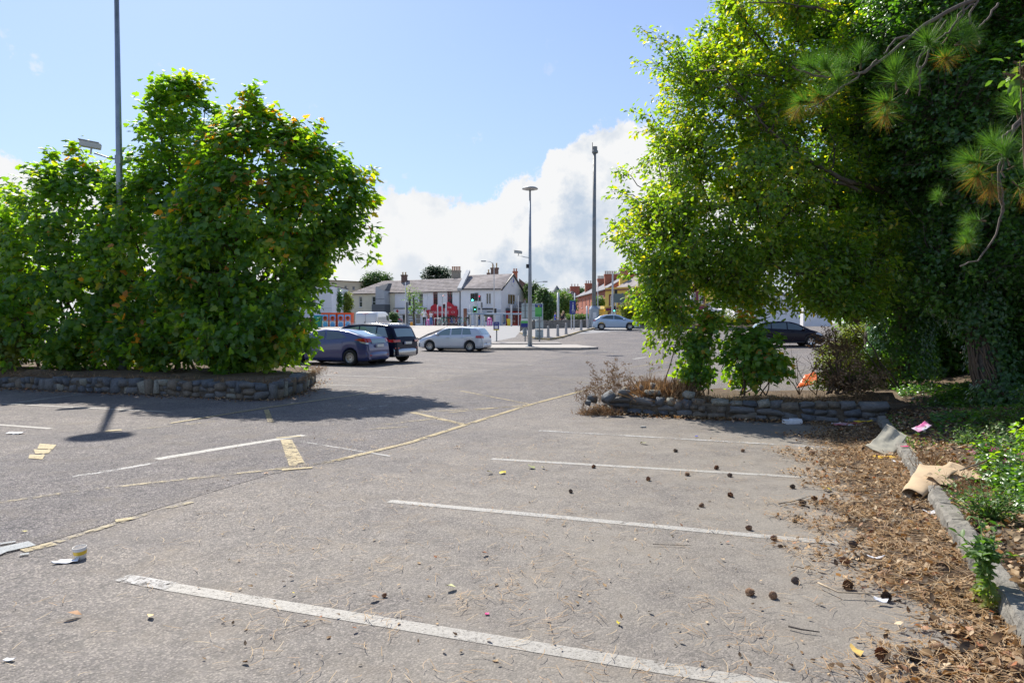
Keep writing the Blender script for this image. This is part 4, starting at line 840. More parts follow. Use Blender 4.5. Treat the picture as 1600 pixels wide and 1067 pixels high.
def make_car(name,label,cat,L,Wd,top,belt,wr,wx,pm,loc,rz,windows,wind=None,rear=None,lamps=(),group=None,sill=.2,tumble=.32,glass=GLASS,roof_drop=.05,handles=(),seams=(),spokes=10,cladding=None,bumper=None,plate=None,rearp=(),lev=0.,mirror=None,roofrail=None,shoulder=.955):
    """x runs from the rear (0) to the front (L); top/belt = control points (x,z)"""
    root=thing(name,label,cat,loc,rz,group); 
    root.rotation_euler=(0,lev,rz)
    tx,tz=zip(*top); bx,bz=zip(*belt)
    ZT=lambda x: float(np.interp(x,tx,tz)); ZB=lambda x: float(np.interp(x,bx,bz))
    def sm(fn):   # soften the corners of the profile
        return lambda x: (fn(x-.06)+2*fn(x)+fn(x+.06))/4
    ZTs=sm(ZT)
    def hw(x):
        e=min(x,L-x); f=1-.16*max(0,1-e/.55)**2.2; 
        if x>L/2: f-=.05*max(0,1-(L-x)/1.1)**2
        return Wd/2*f
    R_=wr*1.16
    def zbot(x):
        z=sill
        for w in wx:
            d=abs(x-w)
            if d<R_: z=max(z,wr+math.sqrt(max(0,R_*R_-d*d)))
        e=min(x,L-x); return z+max(0,.12-e)*.6
    FR=(0,.06,.25,.5,.74,.9,1.)
    def section(x):
        h=hw(x); zt=ZTs(x); zs=min(ZB(x),zt-.03); z0=min(zbot(x),zs-.03); sh=h*shoulder
        wf=(.93,.985,1.,1.,.995,.98,shoulder)
        pts=[(h*.55,z0),]+[(h*w,z0+(zs-z0)*f) for w,f in zip(wf,FR)]
        gh=zt-zs; dr=min(roof_drop,gh*.6); ye=sh-tumble*max(0,gh-dr)
        pts+=[(sh-tumble*(gh-dr)*.5,zs+(gh-dr)*.5),(ye,zt-dr),(ye-.05,zt-dr*.45),(ye*.6,zt-dr*.1),(0,zt)]
        return pts,zs,ye,zt,dr,sh
    def sy(x,z):
        p=section(x)[0][1:10]; return float(np.interp(z,[q[1] for q in p],[q[0] for q in p]))
    xs=sorted(set(list(np.linspace(.0,L,46))+[w+R_*math.cos(a) for w in wx for a in np.linspace(0,PI,11)]+[w+s*(R_+.004) for w in wx for s in (-1,1)]+[.03,.08,L-.03,L-.08]))
    xs=[x for x in xs if 0<=x<=L]; vs=[];fs=[]
    for x in xs:
        p=section(x)[0]; full=p+[(-y,z) for y,z in p[::-1][1:]]
        vs+=[(x,y,z) for y,z in full]
    n=len(full)
    for i in range(len(xs)-1):
        for j in range(n-1): a=i*n+j; fs.append((a,a+n,a+n+1,a+1))
    o0=len(vs); vs+=vs[:n]+vs[(len(xs)-1)*n:(len(xs)-1)*n+n]   # closed ends keep their own flat normals
    fs+=[tuple(range(o0,o0+n)),tuple(o0+n+j for j in range(n-1,-1,-1))]
    mb=MB(); mb.add(vs,fs); mb.build('body',pm,root,smooth=True)
    rz_=[p for p in top if p[0]<L*.3]; XR=lambda z: float(np.interp(z,[p[1] for p in rz_],[p[0] for p in rz_]))
    for (nm,ya,yb,za,zb,m) in rearp:
        for sg_ in ((1,-1) if ya>0 else (1,)):
            P=[]
            for z in (za,(za+zb)/2,zb):
                x=XR(z)
                for y in (ya,(ya+yb)/2,yb): e=(abs(y)/(Wd/2))**4*.10; P.append((x-.035+e,y*sg_,z))
            fq=[(r*3+c,r*3+c+3,r*3+c+4,r*3+c+1) for r in (0,1) for c in (0,1)]
            MB().add(P,fq if sg_>0 else [q[::-1] for q in fq]).build(nm,m,root,smooth=True)
    # dark underside and wheel housings
    mb=MB(); mb.box(.25,-Wd/2*.8,sill-.02,L-.25,Wd/2*.8,sill+.3)
    mb.build('underbody',DARKP,root)
    def patch(nm,c,m,off=.006,side=0,nx=8,nz=4,parent=root,**t):
        out=[]
        for s in ((1,-1) if side==0 else (side,)):
            vs=[];fs=[]
            for i in range(nx+1):
                for j in range(nz+1):
                    u,v=i/nx,j/nz; x=(c[0][0]*(1-u)+c[1][0]*u)*(1-v)+(c[3][0]*(1-u)+c[2][0]*u)*v; z=(c[0][1]*(1-u)+c[1][1]*u)*(1-v)+(c[3][1]*(1-u)+c[2][1]*u)*v
                    vs.append((x,(sy(x,z)+off)*s,z))
            for i in range(nx):
                for j in range(nz):
                    a=i*(nz+1)+j; q=(a,a+nz+1,a+nz+2,a+1); fs.append(q if s<0 else q[::-1])
            out.append(MB().add(vs,fs).build(nm,m,parent,smooth=True,**t))
        return out
    for k,w in enumerate(windows): patch('side_window',w,glass)
    def topstrip(nm,x0,x1,f,m,off=.008):
        vs=[];fs=[];nx=10;ny=8
        for i in range(nx+1):
            for j in range(ny+1):
                x=x0+(x1-x0)*i/nx; p,zs,ye,zt,dr,sh=section(x); q=(j/ny*2-1)*f; ya=ye-.02; y=q*ya
                z=zt-dr*.45*q*q*1.0
                dz=(ZTs(x+.02)-ZTs(x-.02))/.04; nl=math.hypot(dz,1); vs.append((x-dz/nl*off,y,z+off/nl))
        for i in range(nx):
            for j in range(ny): a=i*(ny+1)+j; fs.append((a,a+ny+1,a+ny+2,a+1))
        MB().add(vs,fs).build(nm,m,root,smooth=True)
    if wind: topstrip('windscreen',wind[0],wind[1],.95,GLASS)
    if rear: topstrip('rear_window',rear[0],rear[1],.84,GLASSL)
    for nm,c,m in lamps: patch(nm,c,m,.012,nx=4,nz=3)
    for c in seams:
        for s in (1,-1):
            MB().tube([(x,(sy(x,z)+.002)*s,z) for x,z in c],.006,4).build('door_seam',DARKP,root)
    for x,z in handles:
        for s in (1,-1):
            MB().tube([(x-.09,(sy(x-.09,z)+.01)*s,z),(x-.05,(sy(x,z)+.035)*s,z),(x+.05,(sy(x,z)+.035)*s,z),(x+.09,(sy(x+.09,z)+.01)*s,z)],.014,6).build('door_handle',pm,root,smooth=True)
    if cladding:
        for s in (1,-1):
            for w in wx: MB().tube([(w+R_*math.cos(a),(hw(w)*.985)*s,wr+R_*math.sin(a)) for a in np.linspace(0,PI,13)],.045,6).build('wheel_arch_trim',DARKP,root,smooth=True)
            MB().tube([(wx[0]+R_,hw(L/2)*.985*s,sill+.05),(wx[1]-R_,hw(L/2)*.985*s,sill+.05)],.055,6).build('sill_trim',DARKP,root,smooth=True)
    if bumper:
        z0,z1,m=bumper
        for nm,xe,sg in (('rear_bumper',0,-1),('front_bumper',L,1)):
            vs=[];fs=[];P=[]
            for j in range(11):
                y=(j/10*2-1); e=abs(y)**4*.14; yy=y*Wd/2*.93; P.append((xe+sg*(.03-e*1.0),yy))
            for z,o in ((z0,-.03),(z0+.04,.012),(z1-.04,.018),(z1,-.03)):
                vs+=[(x+sg*o,y,z) for x,y in P]
            for k in range(3):
                for j in range(10): a=k*11+j; q=(a,a+1,a+12,a+11); fs.append(q if sg>0 else q[::-1])
            MB().add(vs,fs).build(nm,m,root,smooth=True)
    if plate:
        pr=MB().box(-.045,-.26,plate-.055,-.02,.26,plate+.055).build('number_plate',PLATE,root)
        MB().box(-.048,.215,plate-.05,-.0455,.255,plate+.05).build('plate_band',mat('eu_blue',(.02,.06,.4),.5),pr)
        pr=MB().box(L+.02,-.26,.42,L+.045,.26,.53).build('number_plate',PLATE,root)
    if mirror:
        for s in (1,-1):
            x,z=mirror; y=sy(x,z); o=MB().box(x-.06,min(s*(y-.02),s*(y+.2)),z,x+.09,max(s*(y-.02),s*(y+.2)),z+.13,.035).build('door_mirror',pm if mirror is not None else DARKP,root,smooth=True)
    if roofrail:
        for s in (1,-1):
            x0,x1=roofrail; MB().tube([(x0,section(x0)[2]*s*.95,ZTs(x0)-.02),(x0+.1,section(x0+.1)[2]*s*.95,ZTs(x0+.1)+.03),(x1-.1,section(x1-.1)[2]*s*.95,ZTs(x1-.1)+.03),(x1,section(x1)[2]*s*.95,ZTs(x1)-.02)],.015,6).build('roof_rail',SILV,root,smooth=True)
    for w in wx:
        for s in (1,-1):
            yo=Wd/2*.985; wh=link('wheel',MB().lathe([(wr*.62,.0),(wr*.64,-.015),(wr*.9,-.02),(wr*.985,0),(wr,.03),(wr,.17),(wr*.97,.2),(wr*.6,.2)],28,axis='y').mesh('tyre',TYRE,True),root)
            wh.location=(w,yo*s,wr); wh.rotation_euler=(0,random.random()*6,0 if s<0 else PI)
            r=MB(); r.lathe([(wr*.66,.0),(wr*.66,.03),(wr*.58,.05),(wr*.56,.012),(wr*.6,-.004),(wr*.66,.0)],28,axis='y')
            for k in range(spokes):
                a=2*PI*k/spokes; c_,s_=math.cos(a),math.sin(a); wd=wr*(.62/spokes)
                def q(rr,ww,yy): return (c_*rr-s_*ww,yy,s_*rr+c_*ww)
                r.add([q(wr*.1,-wd*.8,.03),q(wr*.1,wd*.8,.03),q(wr*.6,wd,.012),q(wr*.6,-wd,.012),q(wr*.1,-wd*.8,.06),q(wr*.1,wd*.8,.06),q(wr*.6,wd,.05),q(wr*.6,-wd,.05)],[(0,1,2,3),(0,4,5,1),(1,5,6,2),(3,2,6,7),(0,3,7,4)])
            r.build('rim',RIM,wh,smooth=False)
            MB().lathe([(0,.085),(wr*.62,.08)],20,axis='y').build('brake',DARKP,wh)
    return root
BLUE=paint('paint_violet_blue',(.045,.06,.20),.1); NAVY=paint('paint_navy',(.006,.009,.03),0.); SILVER=paint('paint_silver',(.58,.62,.68),.2); ICE=paint('paint_ice_blue',(.42,.53,.66),.2); WHITEP=paint('paint_van_white',(.68,.68,.67),0.); BLACKB=paint('paint_blackish',(.012,.012,.022),0.); MAUVE=paint('paint_mauve',(.12,.1,.14)); REDP=paint('paint_red',(.4,.02,.02))
def heading(deg): return R(deg)      # rotation of +x towards the front; 0 = to the right
HATCH=lambda p,label,loc,rz,**k: make_car('parked_car',label,'car',4.2,1.79,[(0,.5),(.02,.86),(.06,.95),(.13,1.06),(.36,1.38),(.55,1.44),(1.5,1.485),(2.2,1.46),(2.55,1.36),(3.25,.98),(3.6,.9),(3.95,.78),(4.12,.66),(4.2,.45)],[(0,.9),(.6,.99),(2,.95),(3.2,.9),(4.2,.62)],.315,(.8,3.38),p,loc,rz,
    [[(.70,1.03),(1.28,1.01),(1.28,1.38),(.84,1.36)],[(1.34,1.01),(1.98,.99),(1.98,1.40),(1.34,1.39)],[(2.08,.98),(3.02,.97),(2.5,1.28),(2.08,1.39)]],(2.62,3.2),(.12,.36),
    [('tail_lamp',[(.03,.80),(.42,.82),(.40,.95),(.09,.96)],REDL),('headlamp',[(3.72,.66),(4.08,.6),(4.04,.7),(3.74,.79)],CLEARL)],handles=((1.25,.83),(2.2,.83)),seams=([(2.03,.3),(2.03,.95)],[(3.05,.3),(3.02,.93)],[(1.05,.62),(1.28,.98)]),plate=.5,mirror=(2.86,.95),bumper=(.26,.5,p),rearp=(('rear_lamp',.58,.84,.80,.94,REDL),),**k)
def wpos(px,Y): return gx(px,Y)
# violet-blue hatchback, its tail towards us
def car_at(px,Y,L,a,rearfrac=.19,Wd=1.8):
    """origin of a car (rear end, centre line) whose rear axle stands near column px at distance Y"""
    c=gx(px,Y); d=Vector((math.cos(a),math.sin(a),0)); return c-d*(L*rearfrac)
a=R(180-22)
pblue=car_at(566,28.0,4.3,a)
make_car('parked_car','violet-blue hatchback with wraparound red tail lamps, nearest of the parked cars','car',4.3,1.77,[(0,.5),(.02,.84),(.07,1.04),(.14,1.13),(.5,1.26),(1.0,1.39),(1.5,1.46),(2.1,1.48),(2.6,1.41),(3.55,.98),(3.9,.86),(4.15,.72),(4.3,.5)],[(0,1.0),(.5,1.08),(2,.98),(3.4,.9),(4.3,.62)],.325,(.82,3.42),BLUE,pblue,a,
    [[(.98,1.12),(1.98,1.03),(2.02,1.40),(1.42,1.35)],[(2.07,1.03),(3.2,.98),(2.72,1.25),(2.12,1.41)]],(2.65,3.5),(.24,1.0),
    [('tail_lamp',[(.03,.92),(.62,1.04),(.34,1.10),(.08,1.09)],REDL),('tail_lamp_edge',[(.03,.86),(.3,.92),(.4,.99),(.03,.92)],CLEARL),('headlamp',[(3.8,.66),(4.2,.6),(4.15,.68),(3.75,.8)],CLEARL)],handles=((2.32,.84),),seams=([(2.04,.28),(2.04,.98)],[(3.2,.3),(3.2,.9)]),plate=.80,mirror=(3.0,.93),bumper=(.24,.55,BLUE),rearp=(('rear_lamp',.52,.86,.95,1.09,REDL),('lower_rear_window',-.5,.5,.90,1.07,GLASSL),('reflector',.55,.75,.40,.44,REDL)),spokes=14,roof_drop=.04,sill=.19)
psuv=car_at(611,29.9,4.63,a:=R(180-27))
make_car('parked_car','dark navy seven-seat utility car with chrome window line and roof rails','car',4.63,1.84,[(0,.5),(.02,.98),(.07,1.06),(.3,1.55),(.42,1.63),(.9,1.67),(1.8,1.69),(2.6,1.66),(2.95,1.56),(3.55,1.13),(4.1,1.03),(4.45,.92),(4.6,.75),(4.63,.5)],[(0,1.0),(.6,1.08),(3.4,1.05),(4.63,.85)],.36,(.88,3.7),NAVY,psuv,a,
    [[(.42,1.14),(1.0,1.12),(1.0,1.53),(.62,1.52)],[(1.06,1.12),(1.95,1.11),(1.95,1.57),(1.06,1.55)],[(2.02,1.11),(3.2,1.1),(2.75,1.46),(2.02,1.57)]],(3.0,3.5),(.1,.27),
    [('tail_lamp',[(.03,.88),(.36,.9),(.36,1.0),(.06,1.02)],REDL),('headlamp',[(4.2,.76),(4.55,.7),(4.5,.84),(4.2,.92)],CLEARL),('chrome_strip',[(.4,1.095),(3.3,1.075),(3.3,1.095),(.4,1.115)],SILV)],tumble=.24,glass=GLASSL,handles=((1.2,.98),(2.3,.97)),seams=([(1.98,.4),(1.98,1.08)],[(3.25,.4),(3.25,1.05)]),plate=.86,rearp=(('rear_lamp',.52,.90,.90,1.0,REDL),('reflector',.6,.85,.62,.66,REDL)),mirror=(3.05,1.06),bumper=(.28,.62,SILV),cladding=1,sill=.27,roofrail=(.5,2.7),spokes=5)
HATCH(SILVER,'silver compact hatchback parked beside the kerb island under the tall lamp mast',car_at(742,41.,4.2,R(180-18)),R(180-18),glass=GLASSL,spokes=12)
make_car('parked_car','pale ice-blue hatchback parked with its nose to the right beside the low wall','car',4.32,1.77,[(0,.5),(.03,.85),(.1,.93),(.3,1.03),(.75,1.32),(1.2,1.41),(1.8,1.44),(2.4,1.4),(3.25,1.0),(3.7,.9),(4.05,.76),(4.25,.62),(4.32,.45)],[(0,.9),(.7,1.0),(2,.94),(3.3,.88),(4.32,.62)],.325,(.8,3.4),ICE,gx(926,64.),R(-6),
    [[(.75,1.05),(1.9,.99),(1.9,1.35),(1.3,1.34)],[(1.96,.99),(3.0,.93),(2.5,1.2),(1.96,1.35)]],(2.5,3.2),(.34,.72),[('tail_lamp',[(.03,.82),(.3,.84),(.3,.95),(.09,.93)],REDL),('headlamp',[(3.75,.66),(4.2,.58),(4.15,.66),(3.7,.78)],CLEARL)],handles=((1.3,.84),(2.25,.84)),seams=([(1.93,.3),(1.93,.95)],[(3.0,.3),(3.0,.9)]),mirror=(2.85,.92),bumper=(.24,.5,ICE),spokes=14)
make_car('parked_car','dark charcoal family car half hidden behind the saplings on the right','car',4.36,1.83,[(0,.5),(.03,.98),(.1,1.1),(.4,1.45),(.7,1.57),(1.5,1.63),(2.2,1.6),(2.6,1.5),(3.4,1.1),(3.8,1.0),(4.15,.82),(4.33,.62),(4.36,.5)],[(0,1.02),(1,1.1),(2.5,1.04),(3.5,.98),(4.36,.7)],.34,(.82,3.45),BLACKB,gx(1174,44.),R(-4),
    [[(.45,1.16),(.98,1.14),(.98,1.46),(.62,1.42)],[(1.04,1.14),(1.95,1.1),(1.95,1.52),(1.04,1.47)],[(2.02,1.1),(3.15,1.03),(2.65,1.37),(2.02,1.52)]],(2.7,3.35),(.15,.42),[('tail_lamp',[(.03,.95),(.18,.96),(.3,1.2),(.14,1.18)],REDL),('headlamp',[(3.75,.8),(4.2,.7),(4.1,.82),(3.7,.92)],CLEARL)],handles=((1.3,.98),(2.3,.96)),seams=([(1.98,.35),(1.98,1.06)],[(3.1,.35),(3.1,1.0)]),mirror=(2.95,1.02),bumper=(.28,.55,DARKP),cladding=1,sill=.24,spokes=5)
make_car('parked_car','greyish mauve car at the left edge, mostly behind the maple leaves','car',4.4,1.8,[(0,.5),(.03,.9),(.1,1.0),(.5,1.3),(1.1,1.42),(2.2,1.42),(2.6,1.36),(3.4,.98),(4.0,.85),(4.35,.65),(4.4,.45)],[(0,.9),(2,.95),(4.4,.62)],.32,(.85,3.5),MAUVE,gx(22,30.)+Vector((0,0,0)),R(180),
    [[(.75,1.02),(2.0,1.0),(2.0,1.34),(1.1,1.34)],[(2.06,1.0),(3.1,.97),(2.6,1.25),(2.06,1.34)]],(2.65,3.3),(.15,.5),[('tail_lamp',[(.03,.8),(.3,.82),(.3,.92),(.08,.92)],REDL)],glass=GLASSL,bumper=(.24,.5,MAUVE))
def van(px,Y,rz,label,pm=WHITEP):
    r=make_car('delivery_van',label,'van',5.3,2.04,[(0,.6),(.02,1.9),(.08,1.98),(.3,2.06),(3.3,2.12),(3.8,2.04),(4.55,1.25),(5.0,1.1),(5.25,.8),(5.3,.5)],[(0,1.2),(4,1.2),(5.3,.9)],.34,(.95,4.3),pm,gx(px,Y),rz,[[(3.2,1.3),(4.35,1.25),(3.85,1.75),(3.2,1.8)]],(3.9,4.5),None,[('tail_lamp',[(.02,.85),(.1,.85),(.1,1.25),(.02,1.25)],REDL),('headlamp',[(4.9,.8),(5.2,.75),(5.15,.9),(4.9,1.0)],CLEARL)],tumble=.12,shoulder=.99,roof_drop=.09,bumper=(.3,.55,DARKP),sill=.25,mirror=(4.0,1.25),seams=([(1.55,.5),(1.55,1.85)],[(3.1,.4),(3.1,1.85)]),spokes=6)
    for q in ((-.012,-.008,.6,-.003,.008,1.9),(-.012,-.92,.6,-.003,-.9,1.85),(-.012,.9,.6,-.003,.92,1.85)): MB().box(*q).build('rear_door_seam',DARKP,r)
    MB().box(-.03,-.25,1.93,.0,.25,1.985,.01).build('high_brake_lamp',REDL,r); MB().box(-.03,.03,1.05,-.005,.07,1.25).build('rear_door_handle',DARKP,r)
    return r
van(571,57.,R(90-4),'white panel van seen from behind, roof showing above the dark navy car')
van(1150,82.,R(158),'white van passing in the street beyond the planted strip on the right')
HATCH(REDP,'red car in the street behind the planted strip, right of the pub corner',gx(1108,84.),R(4))
HATCH(SILVER,'pale car in front of the yellow pub, just left of the red car',gx(1062,84.),R(4))
HATCH(paint('paint_teal_dark',(.05,.09,.12)),'small dark car standing in front of the estate agent shop, behind the van',gx(628,84.),R(182))
# ================================================================== vegetation
LM_SYC=leafmat('leaf_maple',[(0,(.03,.08,.028)),(.35,(.055,.14,.032)),(.6,(.09,.19,.03)),(.86,(.17,.24,.03)),(.97,(.36,.17,.05))],(5.0,4.0,.5),.52,.45,.12)
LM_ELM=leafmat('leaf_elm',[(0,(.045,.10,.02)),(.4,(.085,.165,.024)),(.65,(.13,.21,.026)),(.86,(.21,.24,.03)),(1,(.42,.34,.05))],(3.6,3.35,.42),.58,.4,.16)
LM_IVY=leafmat('leaf_ivy',[(0,(.025,.065,.022)),(.5,(.05,.12,.03)),(.85,(.10,.19,.035)),(1,(.18,.27,.04))],(3.2,3.4,.5),.45,.32,.3)
LM_BACK=leafmat('leaf_far',[(0,(.03,.07,.02)),(.6,(.06,.11,.03)),(1,(.12,.16,.05))],(1.5,1.9,.6),.4,.5,.1)
LM_YEL=leafmat('leaf_yellowing',[(0,(.08,.14,.02)),(.6,(.17,.2,.03)),(1,(.3,.26,.05))],(1.8,2.0,.5),.5,.5,.1)
LM_DRY=leafmat('leaf_dry',[(0,(.10,.055,.025)),(.4,(.20,.115,.055)),(.7,(.32,.2,.1)),(1,(.45,.32,.18))],(1.2,1.,.8),.25,.6,.05)
LM_WEED=leafmat('leaf_weed',[(0,(.05,.12,.03)),(.6,(.12,.2,.05)),(1,(.3,.28,.09))],(1.8,2.1,.5),.45,.5,.1)
LM_CEDAR=leafmat('leaf_cedar',[(0,(.015,.04,.025)),(1,(.04,.08,.045))],(1,1.2,.8),.25,.5,.1)
LM_NEED=leafmat('pine_needle',[(0,(.045,.11,.03)),(.55,(.09,.2,.035)),(.8,(.17,.25,.04)),(.9,(.35,.15,.04)),(1,(.4,.2,.08))],(1.7,1.9,.5),.4,.5,.02)
LM_PINK=leafmat('petal_pink',[(0,(.55,.08,.3)),(1,(.75,.2,.5))],(1.2,.8,1.),.4,.6,.05)
BARK=mat('bark_grey',(.095,.078,.06),.9,var=.4,vs=16,bump=.7,bs=40); BARKM=mat('bark_maple',(.11,.075,.05),.85,var=.3,vs=20,bump=.4); TWIG=mat('twig_brown',(.12,.08,.05),.85,var=.3,vs=10)
def stem(base,top,r0,r1,k=7,bow=(0,0,0),g=rng,jit=.012): 
    c=curve3(base,top,bow,k,jit,g); return (c,np.linspace(r0,r1,k))
def A3(px,py,Y): return np.array(at(px,py,Y))
def multistem(px0,px1,Yb,tops,r=.05,seed=3,zb=.3):
    g=np.random.default_rng(seed); out=[]
    for (px,py,Y) in tops:
        b=np.array(gx(g.uniform(px0,px1),Yb+g.uniform(-.5,.5),zb)); out.append(stem(b,A3(px,py,Y),r*g.uniform(.8,1.3),.012,9,(g.normal()*.1,g.normal()*.1,0),g))
    return out
red=lambda x0: (lambda X,g: np.where((X[:,2]>4.2)&(np.abs(X[:,0]-x0)<2.2),(g.random(len(X))<.10)*.5,(g.random(len(X))<.004)*.5))
tree('maple_bush','leftmost of the three bushy maples behind the stone wall, low rounded crown','tree',gx(110,20.,.33),
     multistem(60,170,20.,[(40,330,19.6),(90,290,19.8),(130,250,20),(170,300,20),(60,430,19.5),(20,380,20)],.05,5),
     [E3(95,400,19.8,105,135,1.7),E3(60,500,19.2,100,85,1.5),E3(150,340,20,75,80,1.2),E3(10,400,20.2,70,75,1.3),E3(150,500,19.4,90,95,1.5),E3(120,290,20,50,45,.8)],
     350,.17,'maple',LM_SYC,BARKM,per=6,lpt=7,tw=.46,up=.5,out=.6,fill=700,seed=11,shoots=[A3(45,262,19.7),A3(75,243,19.8),A3(118,232,20),A3(128,262,20.2),A3(15,300,20),A3(165,275,20),A3(-10,340,20),A3(100,262,20)],limbs=30,bow=(0,0,.25),rcol=lambda X,g:(g.random(len(X))<.002)*.5)
tree('maple_bush','tall middle maple with the highest top, rising just right of the grey mast','tree',gx(250,20.,.33),
     multistem(190,310,20.,[(250,170,19.5),(290,150,19.5),(320,170,19.6),(240,300,19),(300,320,19),(200,330,19.2),(270,250,19.4)],.055,6),
     [E3(240,420,19.2,105,150,1.6),E3(275,260,19.6,62,110,1.0),E3(282,185,19.6,45,58,.8),E3(250,520,18.9,95,70,1.3),E3(205,310,19.4,48,70,.9),E3(330,420,19.3,80,130,1.4)],
     350,.17,'maple',LM_SYC,BARKM,per=6,lpt=7,tw=.46,up=.5,out=.6,fill=700,seed=12,shoots=[A3(243,132,19.6),A3(290,120,19.5),A3(322,132,19.6),A3(262,150,19.6),A3(238,190,19.6),A3(333,175,19.5),A3(200,240,19.4),A3(180,280,19.4),A3(303,150,19.5)],limbs=32,bow=(0,0,.2),rcol=lambda X,g:(g.random(len(X))<.002)*.5)
tree('maple_bush','broad right-hand maple with yellow and rusty upper leaves, beside the violet-blue car','tree',gx(400,18.6,.35),
     multistem(320,450,18.6,[(390,180,18),(350,240,18),(450,240,18),(500,260,18),(550,300,18.2),(330,330,17.9),(420,330,17.6),(400,450,17.4)],.055,8),
     [E3(390,380,18,130,150,1.9),E3(390,260,18.1,105,75,1.3),E3(488,320,18.2,70,92,1.2),E3(395,210,18.2,45,40,.7),E3(470,250,18.2,48,45,.8),E3(385,520,17.6,95,72,1.4),E3(440,470,17.9,48,105,1.2),E3(300,430,18,60,120,1.2),E3(535,325,18.3,38,46,.8)],
     480,.17,'maple',LM_SYC,BARKM,per=6,lpt=7,tw=.46,up=.5,out=.6,fill=900,seed=13,shoots=[A3(392,137,18.2),A3(392,165,18.2),A3(372,188,18.2),A3(418,178,18.2),A3(462,198,18.2),A3(500,200,18.2),A3(492,225,18.2),A3(340,205,18.2),A3(548,262,18.3),A3(580,268,18.3),A3(585,315,18.3),A3(586,365,18.3),A3(535,250,18.3),A3(575,400,18.2),A3(440,190,18.2)],limbs=44,bow=(0,0,.2),rcol=red(-7.0))
# the leafy understorey of the island is part of the bushes: low sprays in front
def bush(name,label,cat,base,ells,n,ls,tm,lm,seed,group=None,per=5,lpt=6,tw=.25,stems=5,h=.6,bm=None,**k):
    g=np.random.default_rng(seed); b=np.array(base,float); c=np.array(ells[0][0]); 
    st=[stem(b+np.array([g.normal()*.12,g.normal()*.1,0]),np.array(ells[i%len(ells)][0])+g.normal(size=3)*.2,.02,.005,6,(0,0,0),g) for i in range(stems)]
    return tree(name,label,cat,base,st,ells,n,ls,tm,lm,bm or TWIG,per=per,lpt=lpt,tw=tw,seed=seed,group=group,limbs=14,**k)
bush('shrub','low yellow-green shrub at the far left edge above the stone wall','shrub',gx(-20,20.,.3),[E3(-15,500,19.5,60,45,.8),E3(0,540,19,60,35,.7)],110,.13,'maple',LM_YEL,21,fill=200)
bush('shrub','dark shrub at the far left edge beyond the maples','shrub',gx(-40,26.,0),[E3(-20,400,25,70,120,2.),E3(-10,500,25,60,60,2.)],260,.16,'maple7',LM_SYC,22,tw=.5,fill=900)
# ---- right: large elm overhanging
elm_trunk=[stem(gx(1360,17.2,.3),A3(1350,380,16.3),.20,.13,8,(.1,0,0)),stem(A3(1352,390,16.3),A3(1230,230,15),.12,.05,8,(0,0,.3)),stem(A3(1352,385,16.3),A3(1320,60,15.5),.11,.04,8),
           stem(A3(1330,330,16),A3(1100,150,14.6),.08,.02,9,(0,0,.2)),stem(A3(1340,350,16),A3(1110,330,14.8),.08,.02,9,(0,0,.5)),stem(A3(1345,370,16),A3(1200,420,14.6),.06,.02,8,(0,0,.6)),stem(A3(1300,200,15.5),A3(1170,40,14.6),.06,.02,8),
           stem(A3(1440,345,14.8),A3(1330,285,13.2),.075,.05,7,(0,0,.2)),stem(A3(1332,286,13.2),A3(1205,205,12.9),.05,.025,8,(0,0,-.2)),stem(A3(1206,206,12.9),A3(1120,110,12.9),.025,.01,7),stem(A3(1345,300,13.3),A3(1220,270,12.8),.04,.015,7,(0,0,.15)),stem(A3(1250,125,13.6),A3(1160,118,13.2),.03,.018,5),stem(A3(1300,20,13.5),A3(1170,5,13.),.03,.012,6,(0,0,.2)),stem(A3(1380,330,14),A3(1300,420,13),.02,.008,6)]
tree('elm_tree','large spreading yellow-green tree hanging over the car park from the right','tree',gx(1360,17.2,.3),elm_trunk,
     [E3(1140,170,14.6,100,85,1.6),E3(1085,265,14.5,85,75,1.5),E3(1035,370,13.5,68,75,1.3),E3(1032,450,13.3,40,62,.8),E3(1045,500,13.2,28,38,.5),E3(1170,330,13.7,110,95,1.8),E3(1180,60,14.9,80,75,1.5),E3(1230,440,13.4,80,45,1.3),E3(1115,405,13.7,60,42,1.2),
      E3(1270,250,15,110,170,1.8),E3(1260,110,14.8,90,110,1.6),E3(1330,410,13.5,80,80,1.3),E3(1090,130,14.6,60,55,1.),E3(1290,455,13.3,70,35,1.2),E3(1170,440,13.4,55,38,1.0)],
     1450,.10,'oval',LM_ELM,BARK,per=7,lpt=8,tw=.42,up=.4,out=.5,droop=.55,fill=900,seed=31,shoots=[A3(1003,45,14.5),A3(1012,62,14.5),A3(1000,95,14.5),A3(985,172,14.5),A3(1005,110,14.5),A3(995,205,14.5),A3(965,270,14.5),A3(955,300,14.5),A3(948,375,13.4),A3(960,350,14.5),A3(975,425,13.4),
      A3(985,460,13.3),A3(1020,545,13.2),A3(1045,540,13.2),A3(1035,555,13.2),A3(1000,500,13.3),A3(1060,515,13.2),A3(1120,5,14.7),A3(1100,45,14.6),A3(1190,485,13.1),A3(1240,488,13.1),A3(1300,480,13.2),A3(1150,450,13.3),A3(1215,478,13.1),A3(1270,484,13.1),A3(1105,440,13.5),A3(990,400,13.4),A3(1018,200,14.5),A3(1030,80,14.5),A3(1080,60,14.5)],
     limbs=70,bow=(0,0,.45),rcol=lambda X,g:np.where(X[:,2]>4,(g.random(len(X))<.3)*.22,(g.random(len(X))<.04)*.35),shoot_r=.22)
# a leafy spray lower right, lit yellow
bush('leafy_branch_shrub','bright leafy young elm in front of the ivy trunks, leaning left over the wall','shrub',gx(1400,13.2,.45),[E3(1330,478,12.6,52,18,.35),E3(1290,462,12.6,35,16,.3)],70,.085,'oval',LM_ELM,33,stems=3)
